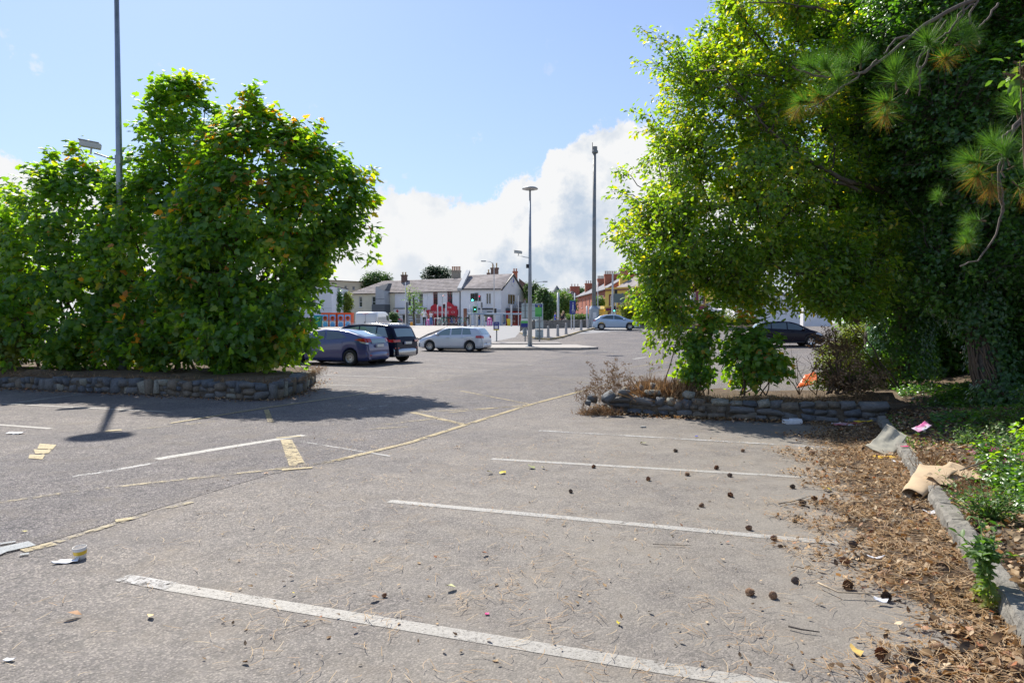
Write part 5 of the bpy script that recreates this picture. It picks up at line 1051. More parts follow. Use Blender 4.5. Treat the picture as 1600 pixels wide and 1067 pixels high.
# ---- ivy-clad trees
def ivy_on(pl,rad,n,seed,ls=.075,th=.16,parent=None,z0=0,lm=LM_IVY,b0=None):
    g=np.random.default_rng(seed); pl=np.asarray(pl,float); k=len(pl); t=g.random(n)**.9*(k-1); i=np.clip(t.astype(int),0,k-2); f=(t-i)[:,None]
    P=pl[i]*(1-f)+pl[i+1]*f; r=np.interp(t,np.arange(k),rad); d=rdir(n,g); d[:,2]*=.25; d/=np.linalg.norm(d,axis=1,keepdims=True)
    X=P+d*(r+g.uniform(0,th,n)*(1+.6*np.sin(t*5)))[:,None]; X[:,2]+=g.normal(size=n)*.1
    return X,d+rdir(n,g)*.45+np.array([0,0,.25]),np.tile([0,0,-1.],(n,1))+rdir(n,g)*.5,ls*g.uniform(.6,1.4,n),np.clip(.4+g.normal(size=n)*.2,0,1)
def ivy_tree(label,base,polys,ivy,ells,ntips,seed,fillN,ls=.085,lm=None):
    root=tree('ivy_clad_tree',label,'tree',base,polys,ells,ntips,ls,'ivy',lm or LM_IVY,BARK,per=6,lpt=8,tw=.4,up=.4,out=.7,droop=.6,fill=fillN,seed=seed,limbs=40,group=None)
    b0=np.array(base); Q=[ivy_on(pl,rad,n,seed+j) for j,(pl,rad,n) in enumerate(ivy)]
    P,NN,A,SZ,RN=[np.concatenate(c) for c in zip(*Q)]
    k=P[:,2]>b0[2]-.1
    leafobj('ivy',P[k]-b0,NN[k],A[k],SZ[k],'ivy',RN[k],LM_IVY,root)
    return root
t1=[gx(1408,16.2,.4),A3(1408,520,16.),A3(1415,420,15.8),A3(1420,300,15.6),A3(1400,150,15.5)]
ivy_tree('dark ivy-covered column-like trunk, left of the two big trunks on the right',t1[0],[(curve3(t1[0],t1[2],(0,0,0),8),np.linspace(.28,.2,8)),(curve3(t1[2],t1[4],(0,0,0),8),np.linspace(.2,.08,8))],
     [(t1,[.62,.62,.65,.7,.7],16000)],[E3(1400,200,15.4,85,190,1.5),E3(1370,420,15.6,60,60,.8),E3(1340,60,15.3,90,110,1.4),E3(1450,400,15.8,70,110,1.2)],900,41,5000)
t2b=gx(1575,11.6,.45); t2=[t2b,A3(1545,600,11.9),A3(1530,520,12.2),A3(1535,400,12.5),A3(1520,200,12.8),A3(1480,0,13)]
ivy_tree('leaning ivy-wrapped trunk with a bare pale patch of bark at the right','%s'%0 and t2b,[(np.array([tuple(p) for p in t2],float),np.array([.24,.19,.18,.2,.16,.1]))],
     [(t2[2:],[.3,.45,.8,.9],7000),([t2[0]+Vector((.25,.2,0)),t2[1]+Vector((.3,.2,0)),t2[2]+Vector((.35,.2,0))],[.3,.25,.25],2600),([np.array(t2[0])+[-.02,-.1,-.2],np.array(t2[0])*.5+t2[1]*.5],[.42,.26],1500),([t2[2]+np.array([0,0,.05]),t2[3]],[.3,.34],2600),([t2[0]+Vector((.12,-.12,0)),t2[1]+np.array([.16,-.1,0]),t2[2]+np.array([.18,-.08,0])],[.2,.14,.14],1500)],[E3(1500,180,12.8,120,190,1.6),E3(1590,330,12,80,150,1.3),E3(1480,420,12.6,75,75,.9),E3(1560,40,12.6,110,120,1.5),E3(1420,60,13,80,110,1.2),E3(1600,520,12.6,50,110,1.0),E3(1660,300,12,80,300,1.5)],1500,42,9000)
# bare vines up the second trunk
vr=thing('climbing_vine','tangle of bare brown ivy stems climbing the pale patch of the leaning trunk','vine',t2b)
g=np.random.default_rng(5); b0=np.array(t2b); tp=np.array([tuple(p) for p in t2[:4]],float)
for k in range(26):
    a0=g.uniform(PI*.85,PI*2.05); a1=a0+g.normal()*.9; n=12; tt_=np.linspace(0,3*g.uniform(.5,1.),n); i=np.clip(tt_.astype(int),0,2); f=(tt_-i)[:,None]; P=tp[i]*(1-f)+tp[i+1]*f
    r=np.interp(tt_,range(4),[.27,.215,.2,.21])+.012; an=np.linspace(a0,a1,n)+np.sin(np.linspace(0,g.uniform(3,9),n))*.25
    P=P+np.stack([np.cos(an)*r,np.sin(an)*r,np.zeros(n)],-1)+g.normal(size=(n,3))*.01; V,Fc=tubes_mesh([(P-b0,np.linspace(g.uniform(.012,.03),.006,n))],5); link('vine_stem',npmesh('vine_stem',V,Fc,TWIG,smooth=True),vr)
# backdrop masses at the far right
for (lab,px,Y,el,n,sd) in (('dense dark evergreen thicket at the right edge behind the leaning trunk',1560,17.,[E3(1560,300,17,170,330,2.),E3(1480,520,17.5,80,90,1.),E3(1650,500,16.5,90,150,1.5)],1300,51),
    ('tall dark leafy tree rising behind the ivy trunks at the top right',1420,20.,[E3(1400,200,20,150,240,2.5),E3(1320,330,21,70,140,1.5),E3(1450,-60,20,180,200,2.5),E3(1420,440,20,120,70,1.5)],1300,52),
    ('dense leafy bush between the dark charcoal car and the ivy trunk',1370,24.,[E3(1370,450,24,75,75,1.8),E3(1420,520,22,70,70,1.6),E3(1340,400,26,60,60,2.)],420,53)):
    tree('dense_tree',lab,'tree',gx(px,Y,.3),[stem(gx(px,Y,.3),np.array(el[0][0]),.16,.05,7)],el,n,.12,'ivy',LM_IVY,BARK,per=5,lpt=7,tw=.55,up=.5,out=.6,fill=n*8,seed=sd,limbs=26,twigtubes=False)
bush('sunlit_shrub','pale yellow-green sunlit bushes seen between the two ivy trunks','shrub',gx(1470,20.,.5),[E3(1465,560,20,40,55,.8),E3(1440,590,20,60,30,.8)],160,.09,'oval',LM_YEL,54,fill=500)
bush('bramble_bush','sunlit yellow-green bush beside the grey lamp post on the right','shrub',gx(1345,18.5,.4),[E3(1340,545,18.5,48,38,.8),E3(1372,560,18,32,38,.6),E3(1310,560,19,30,22,.6)],260,.08,'oval',LM_YEL,55,fill=700)
def drybush(label,base,ells,n,seed,ls=.03):
    return bush('dried_weeds',label,'dead weeds',base,ells,n,ls,'quad',LM_DRY,seed,per=6,lpt=5,tw=.16,stems=14)
drybush('tall brown dried weeds around the orange sheet at the right end of the wall',gx(1310,12.6,.4),[E3(1305,560,12.8,36,42,.5),E3(1340,590,12.6,40,25,.5),E3(1295,540,13.3,24,30,.5)],110,56,.045)
bush('dark_bush','dark green bush behind the dried weeds at the right end of the wall','shrub',gx(1340,13.6,.4),[E3(1345,585,13.6,48,35,.5),E3(1305,598,13.2,35,20,.4)],150,.06,'ivy',LM_YEL,57,fill=250)
# saplings on the right island
def sap(label,px,Y,tops,ells,n,seed,ls=.1):
    g=np.random.default_rng(seed); b=gx(px,Y,.32)
    st=[stem(np.array(b)+np.array([g.normal()*.25,g.normal()*.12,0]),A3(*t),.016,.004,8,(g.normal()*.1,0,0),g) for t in tops]
    return tree('maple_sapling',label,'sapling',b,st,ells,n,ls,'maple7',LM_SYC,TWIG,per=4,lpt=5,tw=.27,up=.5,out=.6,droop=.4,seed=seed,limbs=10,shoots=[A3(*t) for t in tops],shoot_r=.16,shell=(.3,1.0),rcol=lambda X,g:(g.random(len(X))<.02)*.3)
sap('upright leafy maple sapling behind the dry grass, left of the pair on the right-hand wall',1090,13.2,[(1070,500,13.2),(1085,470,13.2),(1110,490,13.1),(1098,515,13.3),(1062,530,13.2),(1125,470,13.2)],[E3(1090,540,13.2,30,50,.4),E3(1085,585,13.2,30,18,.4),E3(1105,505,13.2,20,35,.3)],110,61,.09)
sap('spreading maple sapling in front of the dark charcoal car, right of the pair',1180,13.0,[(1160,490,13.),(1135,555,13.),(1215,530,13.),(1190,500,13.),(1180,520,13.),(1225,560,12.9),(1150,520,13.1),(1205,545,12.9),(1178,480,13.),(1230,580,12.8)],[E3(1178,585,13.,44,20,.4),E3(1160,545,13.,30,36,.4),E3(1190,555,13.,26,26,.35),E3(1215,572,12.9,20,9,.3)],90,62,.11)
for (px,py0,py1,lab) in ((1250,600,530,'bare thin dead sapling between the leafy sapling and the orange sheet'),(1277,600,545,'small leafless weed stem left of the dried weeds')):
    r=thing('bare_twig_plant',lab,'plant',gx(px,13.3,.3)); b=np.array(gx(px,13.3,.3)); g=np.random.default_rng(px)
    for k in range(4):
        c=curve3(b,A3(px+g.normal()*16-8,py1+abs(g.normal())*16,13.3),(g.normal()*.3,0,0),7,.03,g); V,Fc=tubes_mesh([(c-b,np.linspace(.01,.003,7))]+[(np.array([c[i],c[i]+g.normal(size=3)*.12+np.array([0,0,.08])])-b,[.004,.002]) for i in (2,3,4,5)],4); link('branch',npmesh('branch',V,Fc,TWIG),r)
# dry umbel weeds & straw at the left end of the wall
def umbels(label,pxs,Y,top,seed):
    g=np.random.default_rng(seed); b=gx(np.mean(pxs),Y,.1); root=thing('dry_umbel_weeds',label,'dead weeds',b); b=np.array(b); segs=[];P=[]
    for px in pxs:
        a=np.array(gx(px,Y+g.normal()*.3,.05)); h=top*g.uniform(.5,1.); e=a+np.array([g.normal()*.12,g.normal()*.1,h]); c=curve3(a,e,(0,0,0),6,.02,g); segs.append((c-b,np.linspace(.006,.003,6)))
        for k in range(9):
            i=g.integers(2,6); q=c[i]; d=q+np.array([g.normal()*.10,g.normal()*.08,g.uniform(.05,.18)]); segs.append((np.array([q,d])-b,[.003,.002]))
            for m in range(7): u=d+np.array([g.normal()*.03,g.normal()*.03,g.uniform(.0,.05)]); segs.append((np.array([d,u])-b,[.0015,.0015])); P.append(u-b)
    V,Fc=tubes_mesh(segs,3); link('stems',npmesh('stems',V,Fc,mat('dry_stem',(.30,.19,.10),.9)),root,kind='stuff'); P=np.array(P); n=len(P)
    P=np.repeat(P,2,0); n=len(P); leafobj('seed_heads',P,rdir(n),rdir(n),.022*np.ones(n),'quad',g.random(n)*.7,LM_DRY,root)
umbels('tall brown dried umbel weeds standing behind the loose rocks at the wall end',list(np.linspace(955,990,9))+list(np.linspace(930,1000,8)),13.4,.85,71)
umbels('short pinkish dry weeds at the very tip of the right-hand wall',list(np.linspace(908,945,10)),13.2,.42,72)
def grass(name,label,cat,pts,n,L,m,seed,spread=.25,lean=.6,w=1.,tmpl='blade',**k):
    g=np.random.default_rng(seed); pts=np.asarray(pts,float); b0=pts[0].copy(); i=g.integers(0,len(pts),n); P=pts[i]+np.stack([g.normal(size=n)*spread,g.normal(size=n)*spread,np.zeros(n)],-1)
    A=np.tile([0,0,1.],(n,1))+rdir(n,g)*lean; Nn=rdir(n,g); root=thing(name,label,cat,b0)
    leafobj('blades',P-b0,Nn,A,L*g.uniform(.5,1.3,n),tmpl,g.random(n),m,root); return root
grass('dry_grass_tuft','matted straw-coloured dry grass drooping over the wall between the loose rocks and the left sapling','dry grass',[gx(px,Y,.3) for px in range(1005,1075,6) for Y in (12.9,13.3)],3600,.36,LM_DRY,81,.13,1.5)
grass('dry_grass_tuft','rusty dry grass at the foot of the loose rocks, wall end','dry grass',[gx(px,12.7,.02) for px in range(918,960,5)],900,.16,LM_DRY,82,.12,1.4)
grass('dry_grass_tuft','dead grass and straw along the top of the right-hand wall under the saplings','dry grass',[gx(px,12.5,.28) for px in range(1060,1370,8)],2200,.14,LM_DRY,83,.22,1.6)
grass('dry_grass_tuft','sparse dry weeds along the top of the long left stone wall','dry grass',[tuple(ptL(totL*u)[0]+Vector((0,.35,.36))) for u in np.linspace(.15,.95,60)],2400,.14,LM_DRY,84,.16,1.5)
grass('dry_grass_tuft','straw tuft at the right end of the planted strip edge beside the kerb','dry grass',[tuple(kb(s,.3))+(.16,) for s in np.linspace(2.5,4.2,14)],900,.12,LM_DRY,85,.12,1.2)
# low ivy, weeds and flowers on the bank
def cover(name,label,cat,s0,s1,t0,t1,n,ls,tmpl,m,seed,h=.06,up=1.,clump=None):
    g=np.random.default_rng(seed); 
    if clump: c=g.random((clump,2))*[s1-s0,t1-t0]+[s0,t0]; q=c[g.integers(0,clump,n)]+g.normal(size=(n,2))*[.35,.28]
    else: q=g.random((n,2))*[s1-s0,t1-t0]+[s0,t0]
    q[:,1]=np.clip(q[:,1],t0,None); XY=K0+q[:,:1]*KD+q[:,1:]*KN; Z=gz(XY[:,0],XY[:,1])+bank_h(q[:,0],q[:,1])+g.random(n)*h+.01
    P=np.concatenate([XY,Z[:,None]],1); b0=P.mean(0); b0[2]=P[:,2].min(); A=rdir(n,g); A[:,2]*=.4
    o=leafobj(name,P-b0,np.array([0,0,up])+rdir(n,g)*.6,A,ls*g.uniform(.6,1.4,n),tmpl,np.clip(.55+g.normal(size=n)*.2,0,1),m,None,label=label,cat=cat); o.location=b0; return o
cover('ivy_ground_cover','dark ivy creeping over the shaded bank around the trunks','ivy',4.,14,.7,7,15000,.07,'ivy',LM_IVY,91,.12,1.,60)
cover('ivy_ground_cover','glossy ivy at the right edge beside the kerb, lower right','ivy',-.5,4.6,.6,4.5,11000,.06,'ivy',LM_IVY,92,.28,1.,40)
cover('weed_cover','small pale green weeds growing on the soil behind the kerb','weeds',-.5,8,.15,2.2,1500,.035,'oval',LM_WEED,93,.07,.7,16)
def flowerplant(label,s,t,h,n,seed,petals=14,lm=LM_SYC,ls=.05):
    g=np.random.default_rng(seed); q=kb(s,t); z=float(gz(*q)+bank_h(s,t)); b=np.array([q[0],q[1],z]); root=thing('flowering_plant',label,'plant',b); segs=[];P=[];FL=[]
    for k in range(n):
        e=np.array([g.normal()*h*.45,g.normal()*h*.45,h*g.uniform(.5,1.)]); c=curve3([0,0,0],e,(0,0,0),6,.02,g); segs.append((c,np.linspace(.006,.003,6)))
        for i in range(1,6):
            for m_ in range(4): P.append(c[i]+g.normal(size=3)*.03)
        if k<petals: FL.append(e)
    V,Fc=tubes_mesh(segs,3); link('stems',npmesh('stems',V,Fc,mat('green_stem',(.12,.17,.05),.8)),root,kind='stuff'); P=np.array(P); n_=len(P)
    leafobj('foliage',P,np.array([0,0,.8])+rdir(n_,g)*.6,rdir(n_,g),ls*g.uniform(.7,1.4,n_),'oval',g.random(n_)*.7,lm,root)
    if FL:
        Q=np.repeat(np.array(FL),14,0)+g.normal(size=(len(FL)*14,3))*.017; leafobj('flowers',Q,rdir(len(Q),g),rdir(len(Q),g),.016*np.ones(len(Q)),'quad',g.random(len(Q)),LM_PINK,root)
flowerplant('pink-flowered leafy plant beside the kerb in front of the ivy at the right',2.6,.8,.42,46,101,16)
flowerplant('pink-flowered plant close to the kerb, right of the folded cardboard',3.6,.75,.28,26,102,6)
flowerplant('dark plant dotted with pink flowers at the foot of the ivy column',6.9,2.6,.55,46,103,16)
flowerplant('shaded pink-flowered clump between the trunks above the bank',6.,3.,.5,40,104,10)
flowerplant('small pale green weed growing on the bank behind the grey cardboard',5.2,.75,.25,24,105,0,LM_WEED,.03)
flowerplant('bushy light green weed rising behind the kerb at the lower right',1.55,.30,.32,34,106,0,LM_WEED,.035)
# tall pale weed leaning over the kerb, lower right
def mare(label,s,t,h,seed,lean,z=None):
    g=np.random.default_rng(seed); q=kb(s,t); b=np.array([q[0],q[1],0 if t<0 else float(bank_h(s,t))]); root=thing('tall_weed',label,'plant',b); segs=[];P=[];A=[]
    c=curve3([0,0,0],[lean[0],lean[1],h],(0,0,.2),14,.01,g); segs.append((c,np.linspace(.007,.003,14)))
    for i in range(2,14):
        for m_ in range(14):
            f=g.random(); d=rdir(1,g)[0]; d[2]=abs(d[2])*.3-.15; P.append(c[i]*(f)+c[i-1]*(1-f)+d*.012); A.append(d+[0,0,.1 if i>9 else -.35])
    for k in range(7):
        i=g.integers(8,13); e=c[i]+np.array([g.normal()*.10,g.normal()*.1,g.uniform(.05,.16)]); segs.append((np.array([c[i],e]),[.004,.002]))
        for m_ in range(16): f=g.random(); d=rdir(1,g)[0]; P.append(c[i]*(1-f)+e*f); A.append(d+[0,0,.4])
    V,Fc=tubes_mesh(segs,4); link('stems',npmesh('stems',V,Fc,mat('green_stem',(.12,.17,.05),.8)),root,kind='stuff'); P=np.array(P);A=np.array(A);n=len(P)
    leafobj('foliage',P,np.array([0,0,.7])+rdir(n,g)*.6,A,.05*g.uniform(.6,1.3,n),'oval',np.clip(1-P[:,2]/h*.7+g.normal(size=n)*.12,0,1),LM_WEED,root)
mare('tall pale green weed standing in the leaf litter against the kerb at the lower right',-.15,-.03,.42,111,(-.02,.05)); mare('second tall weed against the kerb, its leaves yellow at the base',-.02,-.06,.36,112,(.06,.02))
# ---- pine boughs
def pine():
    base=gx(1900,7.5,.5); g=np.random.default_rng(77); b0=np.array(base); root=thing('pine_tree','long-needled pine reaching in from the upper right, grey branches and green needle tufts','tree',base)
    tr=curve3(base,at(1880,-500,7.5),(0,0,0),8,.01,g); V,Fc=tubes_mesh([(tr-b0,np.linspace(.3,.15,8))],12); link('trunk',npmesh('trunk',V,Fc,BARK,smooth=True),root)
    Y=6.2; a=lambda x,y,d=0: A3(x,y,Y+d)
    BR=[[a(1880,-120,1.2),a(1640,-60,.6),a(1530,-5),a(1462,28),a(1420,58),a(1372,100),a(1345,115),a(1300,121)],[a(1372,95),a(1350,115),a(1325,130),a(1300,150),a(1268,170)],[a(1470,30),a(1450,60),a(1435,100),a(1438,130),a(1436,150)],[a(1440,105),a(1433,120),a(1448,95),a(1452,70),a(1468,48),a(1480,30)],
        [a(1530,0),a(1515,25),a(1520,45),a(1532,60),a(1530,70),a(1510,72)],[a(1510,0),a(1500,30),a(1497,48)],[a(1560,5),a(1545,30),a(1528,45)],[a(1880,0,1),a(1700,90,.3),a(1610,170),a(1585,200),a(1575,225),a(1565,235)],[a(1620,190),a(1590,195),a(1570,240),a(1560,270),a(1568,330),a(1555,370),a(1530,405),a(1500,418)],
        [a(1562,280),a(1568,320),a(1562,348)],[a(1425,55),a(1400,60),a(1380,85)],[a(1300,121),a(1270,118),a(1240,105)],[a(1520,5),a(1500,20),a(1488,45),a(1470,60),a(1455,68)],[a(1590,200),a(1570,210),a(1565,240),a(1570,280)]]
    for k,p in enumerate(BR):
        p=np.array(p); n=len(p); t=np.linspace(0,n-1,n*3); p=np.stack([np.interp(t,range(n),p[:,i]) for i in range(3)],-1)+g.normal(size=(n*3,3))*.007; r0=.026 if k in(0,7) else .011
        V,Fc=tubes_mesh([(p-b0,np.linspace(r0,.007,n*3))],6); link('branch',npmesh('branch',V,Fc,mat('pine_bark',(.13,.105,.09),.9,var=.3,vs=30),smooth=True),root)
    T=[(1455,75,-.6,.3,50),(1480,60,.3,.5,46),(1500,65,.2,.2,40),(1470,90,.0,-.2,40),(1400,130,-.3,.9,52),(1395,160,-.8,-.1,50),(1385,175,-.5,-.5,40),(1420,140,.1,.2,42),(1345,100,-.2,.9,42),(1330,110,-.5,.5,45),(1300,115,-.6,.5,50),(1290,150,-.6,-.2,50),(1265,160,-.8,-.1,45),(1310,135,-.2,.1,44),(1275,110,-.7,.4,40),(1250,165,-.4,-.7,30),
       (1590,180,-.3,.6,50),(1560,235,-.6,.4,52),(1535,255,-.9,.1,54),(1530,270,-.7,-.5,48),(1550,280,.0,-.7,40),(1585,260,.5,.3,50),(1600,230,.4,.5,50),(1590,290,.4,-.5,46),(1533,345,-.9,.2,34),(1515,380,-1,-.1,36),(1520,372,-.6,.5,30),(1500,70,.6,0,34),(1470,316,-.2,.7,26),(1575,250,-.1,.9,50)]
    P=[];A=[];RN=[];SZ=[];TW=[]
    for (x,y,dx,dz,r) in T:
        r*=.74; c=a(x,y,g.normal()*.12); d=np.array([dx,g.normal()*.3-.2,dz]); d/=np.linalg.norm(d); L=r/F*Y*.55
        TW.append((np.array([c-d*L*.5,c,c+d*L])-b0,[.009,.007,.005])); n=330; f=g.random(n); X=c+d*(f*L)[:,None]; q=rdir(n,g)*.6+d*(.55+f*.5)[:,None]
        P.append(X-b0); A.append(q); SZ.append(r/F*Y*g.uniform(.75,1.15,n)); RN.append(np.where((q[:,2]<-.45)&(g.random(n)<.7),.86+g.random(n)*.14,g.random(n)*.75))
    P=np.concatenate(P);A=np.concatenate(A);SZ=np.concatenate(SZ);RN=np.concatenate(RN); n=len(P)
    V0=np.array([(-.008,0,0),(.008,0,0),(.004,1,-.06)]); LEAF['needle']=(V0,np.array([(0,1,2)]))
    leafobj('needles',P,rdir(n,g),A,SZ,'needle',RN,LM_NEED,root); V,Fc=tubes_mesh(TW,5); link('shoots',npmesh('shoots',V,Fc,TWIG),root,kind='stuff')
pine()
# bright lime leaves at the right edge
bush('lime_leaf_branch','bright lime-green heart-shaped leaves poking in at the right edge','branch',gx(1720,5.5,.3),[E3(1600,105,5.0,42,24,.18)],9,.085,'oval',LM_WEED,121,per=3,lpt=3,tw=.06,stems=2)

# ivy and bramble mounds that crowd the bank behind the kerb
def mound(label,lst,n,seed,lm,ls=.065,tm='ivy'):
    el=[]
    for (s_,t_,rx,rz) in lst: q=kb(s_,t_); z=float(gz(*q)+bank_h(s_,t_)); el.append(((q[0],q[1],z+rz*.3),(rx,rx,rz)))
    b=(el[0][0][0],el[0][0][1],el[0][0][2]-lst[0][3]*.3-.05); bush('ivy_mound',label,'ivy',b,el,n,ls,tm,lm,seed,fill=n*5,tw=.16,per=5,lpt=6,shell=(.5,1.02))
mound('thick ivy mound at the right edge of the bank, below the leaning trunk',[(4.3,2.7,.8,.75),(5.6,2.6,.8,.8),(3.2,2.4,.7,.6)],380,401,LM_IVY)
mound('dense green weeds and ivy crowding the lower right edge above the kerb',[(2.5,1.5,.6,.46),(1.7,1.7,.6,.45),(3.3,1.35,.5,.42),(4.1,1.7,.5,.40)],300,402,LM_SYC)
mound('yellow-green sprawling weeds on the bank just beyond the folded cardboard',[(4.6,1.3,.45,.16),(5.6,1.2,.5,.16),(6.5,1.6,.5,.2)],120,403,LM_WEED,.04,'oval')
mound('glossy ivy heap round the foot of the leaning trunk',[(6.9,3.4,.9,.6),(7.9,2.6,.8,.5),(8.6,3.6,1.,.7)],300,404,LM_IVY)
# bright foliage of the ivy-clad crown facing the light
tree('dense_tree','mid-green sunlit foliage at the top, between the yellow-green tree and the pine boughs','tree',gx(1412,15.9,.4),[stem(gx(1412,15.9,.4),A3(1400,120,14.),.05,.02,9)],[E3(1390,90,13.8,70,110,.9),E3(1420,270,13.8,60,110,.8),E3(1480,40,13.4,60,70,.8),E3(1350,250,14.2,45,110,.7)],420,.09,'ivy',LM_IVY,BARK,per=6,lpt=7,tw=.42,up=.3,out=.6,fill=600,seed=405,limbs=24)
# ================================================================== planting of the middle distance
def ftree(label,px,Y,ells,n,seed,lm=LM_BACK,ls=.3,tw=.7,name='tree',cat='tree',fill=None,per=4,lpt=6,tmpl='quad',**k):
    b=gx(px,Y,-.05); return tree(name,label,cat,b,[stem(b,np.array(ells[0][0]),.02*Y/10,.05,6)],ells,n,ls,tmpl,lm,BARK,per=per,lpt=lpt,tw=tw,up=.5,out=.7,fill=fill if fill is not None else n*6,seed=seed,limbs=12,twigtubes=False,**k)
ftree('dark ivy-clad tree between the white wall and the yellowish tree',524,104.,[E3(524,472,104,7,22,1.5)],110,201,LM_IVY,.35,.5)
ftree('yellow-green tree in front of the cream apartment block, left of the hipped house',540,108.,[E3(540,475,108,9,20,1.3),E3(533,468,108,6,10,1.)],110,202,LM_YEL,.3,.5)
ftree('round green tree crown rising behind the hipped cream house roof',590,150.,[E3(590,437,150,21,9,3),E3(583,446,150,22,10,3)],160,203,LM_BACK,.5,1.)
def cedar():
    b=gx(683,150.,0); root=thing('cedar_tree','dark flat-topped cedar standing behind the pub roof','tree',b); b0=np.array(b); g=np.random.default_rng(9); segs=[(curve3(b0,A3(684,424,150),(0,0,0),6)-b0,np.linspace(.5,.15,6))];P=[]
    for (x,y,w) in ((683,420,15),(694,424,14),(672,426,13),(684,427,20),(697,431,12),(668,433,12),(680,435,16),(690,437,15),(675,420.5,8)):
        c=A3(x,y,150)-b0; segs.append((curve3(A3(684,min(440,y+6),150)-b0,c,(0,0,.2),5),np.linspace(.2,.05,5))); n=380; q=g.normal(size=(n,3))*[w/F*150*.42,1.6,.28]; P.append(c+q)
    V,Fc=tubes_mesh(segs,6); link('trunk',npmesh('trunk',V,Fc,BARK),root); P=np.concatenate(P); n=len(P); leafobj('crown',P,np.array([0,0,1.])+rdir(n,g)*.5,rdir(n,g),.5*g.uniform(.6,1.3,n),'quad',g.random(n),LM_CEDAR,root)
cedar()
ftree('young slender street tree with sparse lime leaves in front of the white shop',647,82.,[E3(646,465,82,13,16,.9),E3(641,452,82,6,9,.5),E3(648,482,82,12,10,.8)],46,204,LM_WEED,.2,.35,name='street_tree',fill=20,per=3,lpt=5)
ftree('rounded potted shrub in front of the white shop, right of the white van',617,80.,[E3(615,495,80,8,8,.6)],60,205,LM_BACK,.14,.2,name='shrub',cat='shrub')
for i,(lab,px,Y,el,n,lm) in enumerate((('mid-green tree left of the small stone house, behind the sign panels',834,120.,[E3(834,462,120,11,20,2),E3(828,455,120,7,12,2)],150,LM_BACK),('dense green bushy tree right of the large sign panel',852,95.,[E3(852,478,95,13,22,2),E3(848,466,95,9,14,1.5)],200,LM_BACK),('bright green tree behind the seated walker at the low wall',872,105.,[E3(874,478,105,17,16,2),E3(880,468,105,12,10,2)],180,LM_WEED),
    ('dark green tree between the blue sign and the brick terrace',889,118.,[E3(889,478,118,12,18,2),E3(868,470,118,10,10,2)],170,LM_BACK),('far tree line left of the church spire',862,200.,[E3(858,468,200,22,9,5),E3(884,462,200,18,7,5)],150,LM_BACK),('far tree tops behind the terrace chimneys',915,210.,[E3(905,457,210,8,6,4),E3(918,459,210,8,6,4)],90,LM_BACK),
    ('green creeper bush on the brick terrace wall beside the pub annex',937,108.,[E3(937,476,108,6,10,1)],70,LM_WEED),('mid-green tree at the far left behind the maples',300,110.,[E3(300,470,110,60,30,4),E3(420,470,110,60,30,4)],260,LM_BACK))): ftree(lab,px,Y,el,n,210+i,lm,.32 if Y<150 else .6,.7)
def hedge(label,px0,px1,Y0,Y1,h,d,n,seed,lm,ls=.12,name='hedge',z=0.,rough=.1):
    g=np.random.default_rng(seed); A=np.array(gx(px0,Y0)); B=np.array(gx(px1,Y1)); u=g.random(n); P=A+(B-A)*u[:,None]; f=g.integers(0,2,n); dd=g.random(n)*d; hh=h*g.random(n)**.7; top=g.random(n)<.35; hh=np.where(top,h,hh); dd=np.where(top,dd,0)
    hv=1+rough*np.sin(u*37)+rough*np.sin(u*91+1); P=P+np.stack([np.zeros(n),dd,hh*hv+z],-1)+g.normal(size=(n,3))*.06; o=A.copy(); o[2]+=z; r=thing(name,label,name.replace('_',' '),o)
    leafobj('foliage',P-o,np.array([0,-.5,.6])+rdir(n,g)*.7,rdir(n,g),ls*g.uniform(.6,1.4,n),'quad',np.clip(.5+g.normal(size=n)*.25,0,1),lm,r)
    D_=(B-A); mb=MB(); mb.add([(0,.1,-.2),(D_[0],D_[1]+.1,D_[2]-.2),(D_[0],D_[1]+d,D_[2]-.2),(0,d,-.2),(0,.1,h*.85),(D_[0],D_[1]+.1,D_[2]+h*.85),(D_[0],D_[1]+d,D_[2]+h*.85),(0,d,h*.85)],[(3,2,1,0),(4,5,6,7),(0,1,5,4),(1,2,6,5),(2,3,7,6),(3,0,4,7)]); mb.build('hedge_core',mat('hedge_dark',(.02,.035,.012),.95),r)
hedge('clipped bright green hedge behind the low wall, right of the blue sign',886,928,72.,74.,1.25,1.,2600,301,LM_WEED,.12,rough=.03)
hedge('brown and olive planted shrubs on the strip right of the ice-blue car',1010,1085,67.,65.,.8,2.,3600,302,LM_YEL,.14,'shrub_border',.3,.35)
hedge('straw-coloured and green low shrubs on the strip below the yellow flank building',1090,1185,64.5,62.,.85,2.,4200,303,LM_YEL,.14,'shrub_border',.3,.35)
bush('golden_shrub','golden olive shrub standing behind the ice-blue car nose','shrub',gx(985,68.,.2),[E3(985,486,68,17,14,1.2),E3(1000,490,67,14,12,1.)],170,.16,'quad',LM_YEL,304,fill=900,tw=.3)
bush('golden_shrub','dark green bush below the hanging elm branch beyond the car park','shrub',gx(1010,66.,.2),[E3(1012,497,66,14,10,.8)],110,.16,'quad',LM_BACK,305,fill=500,tw=.3)
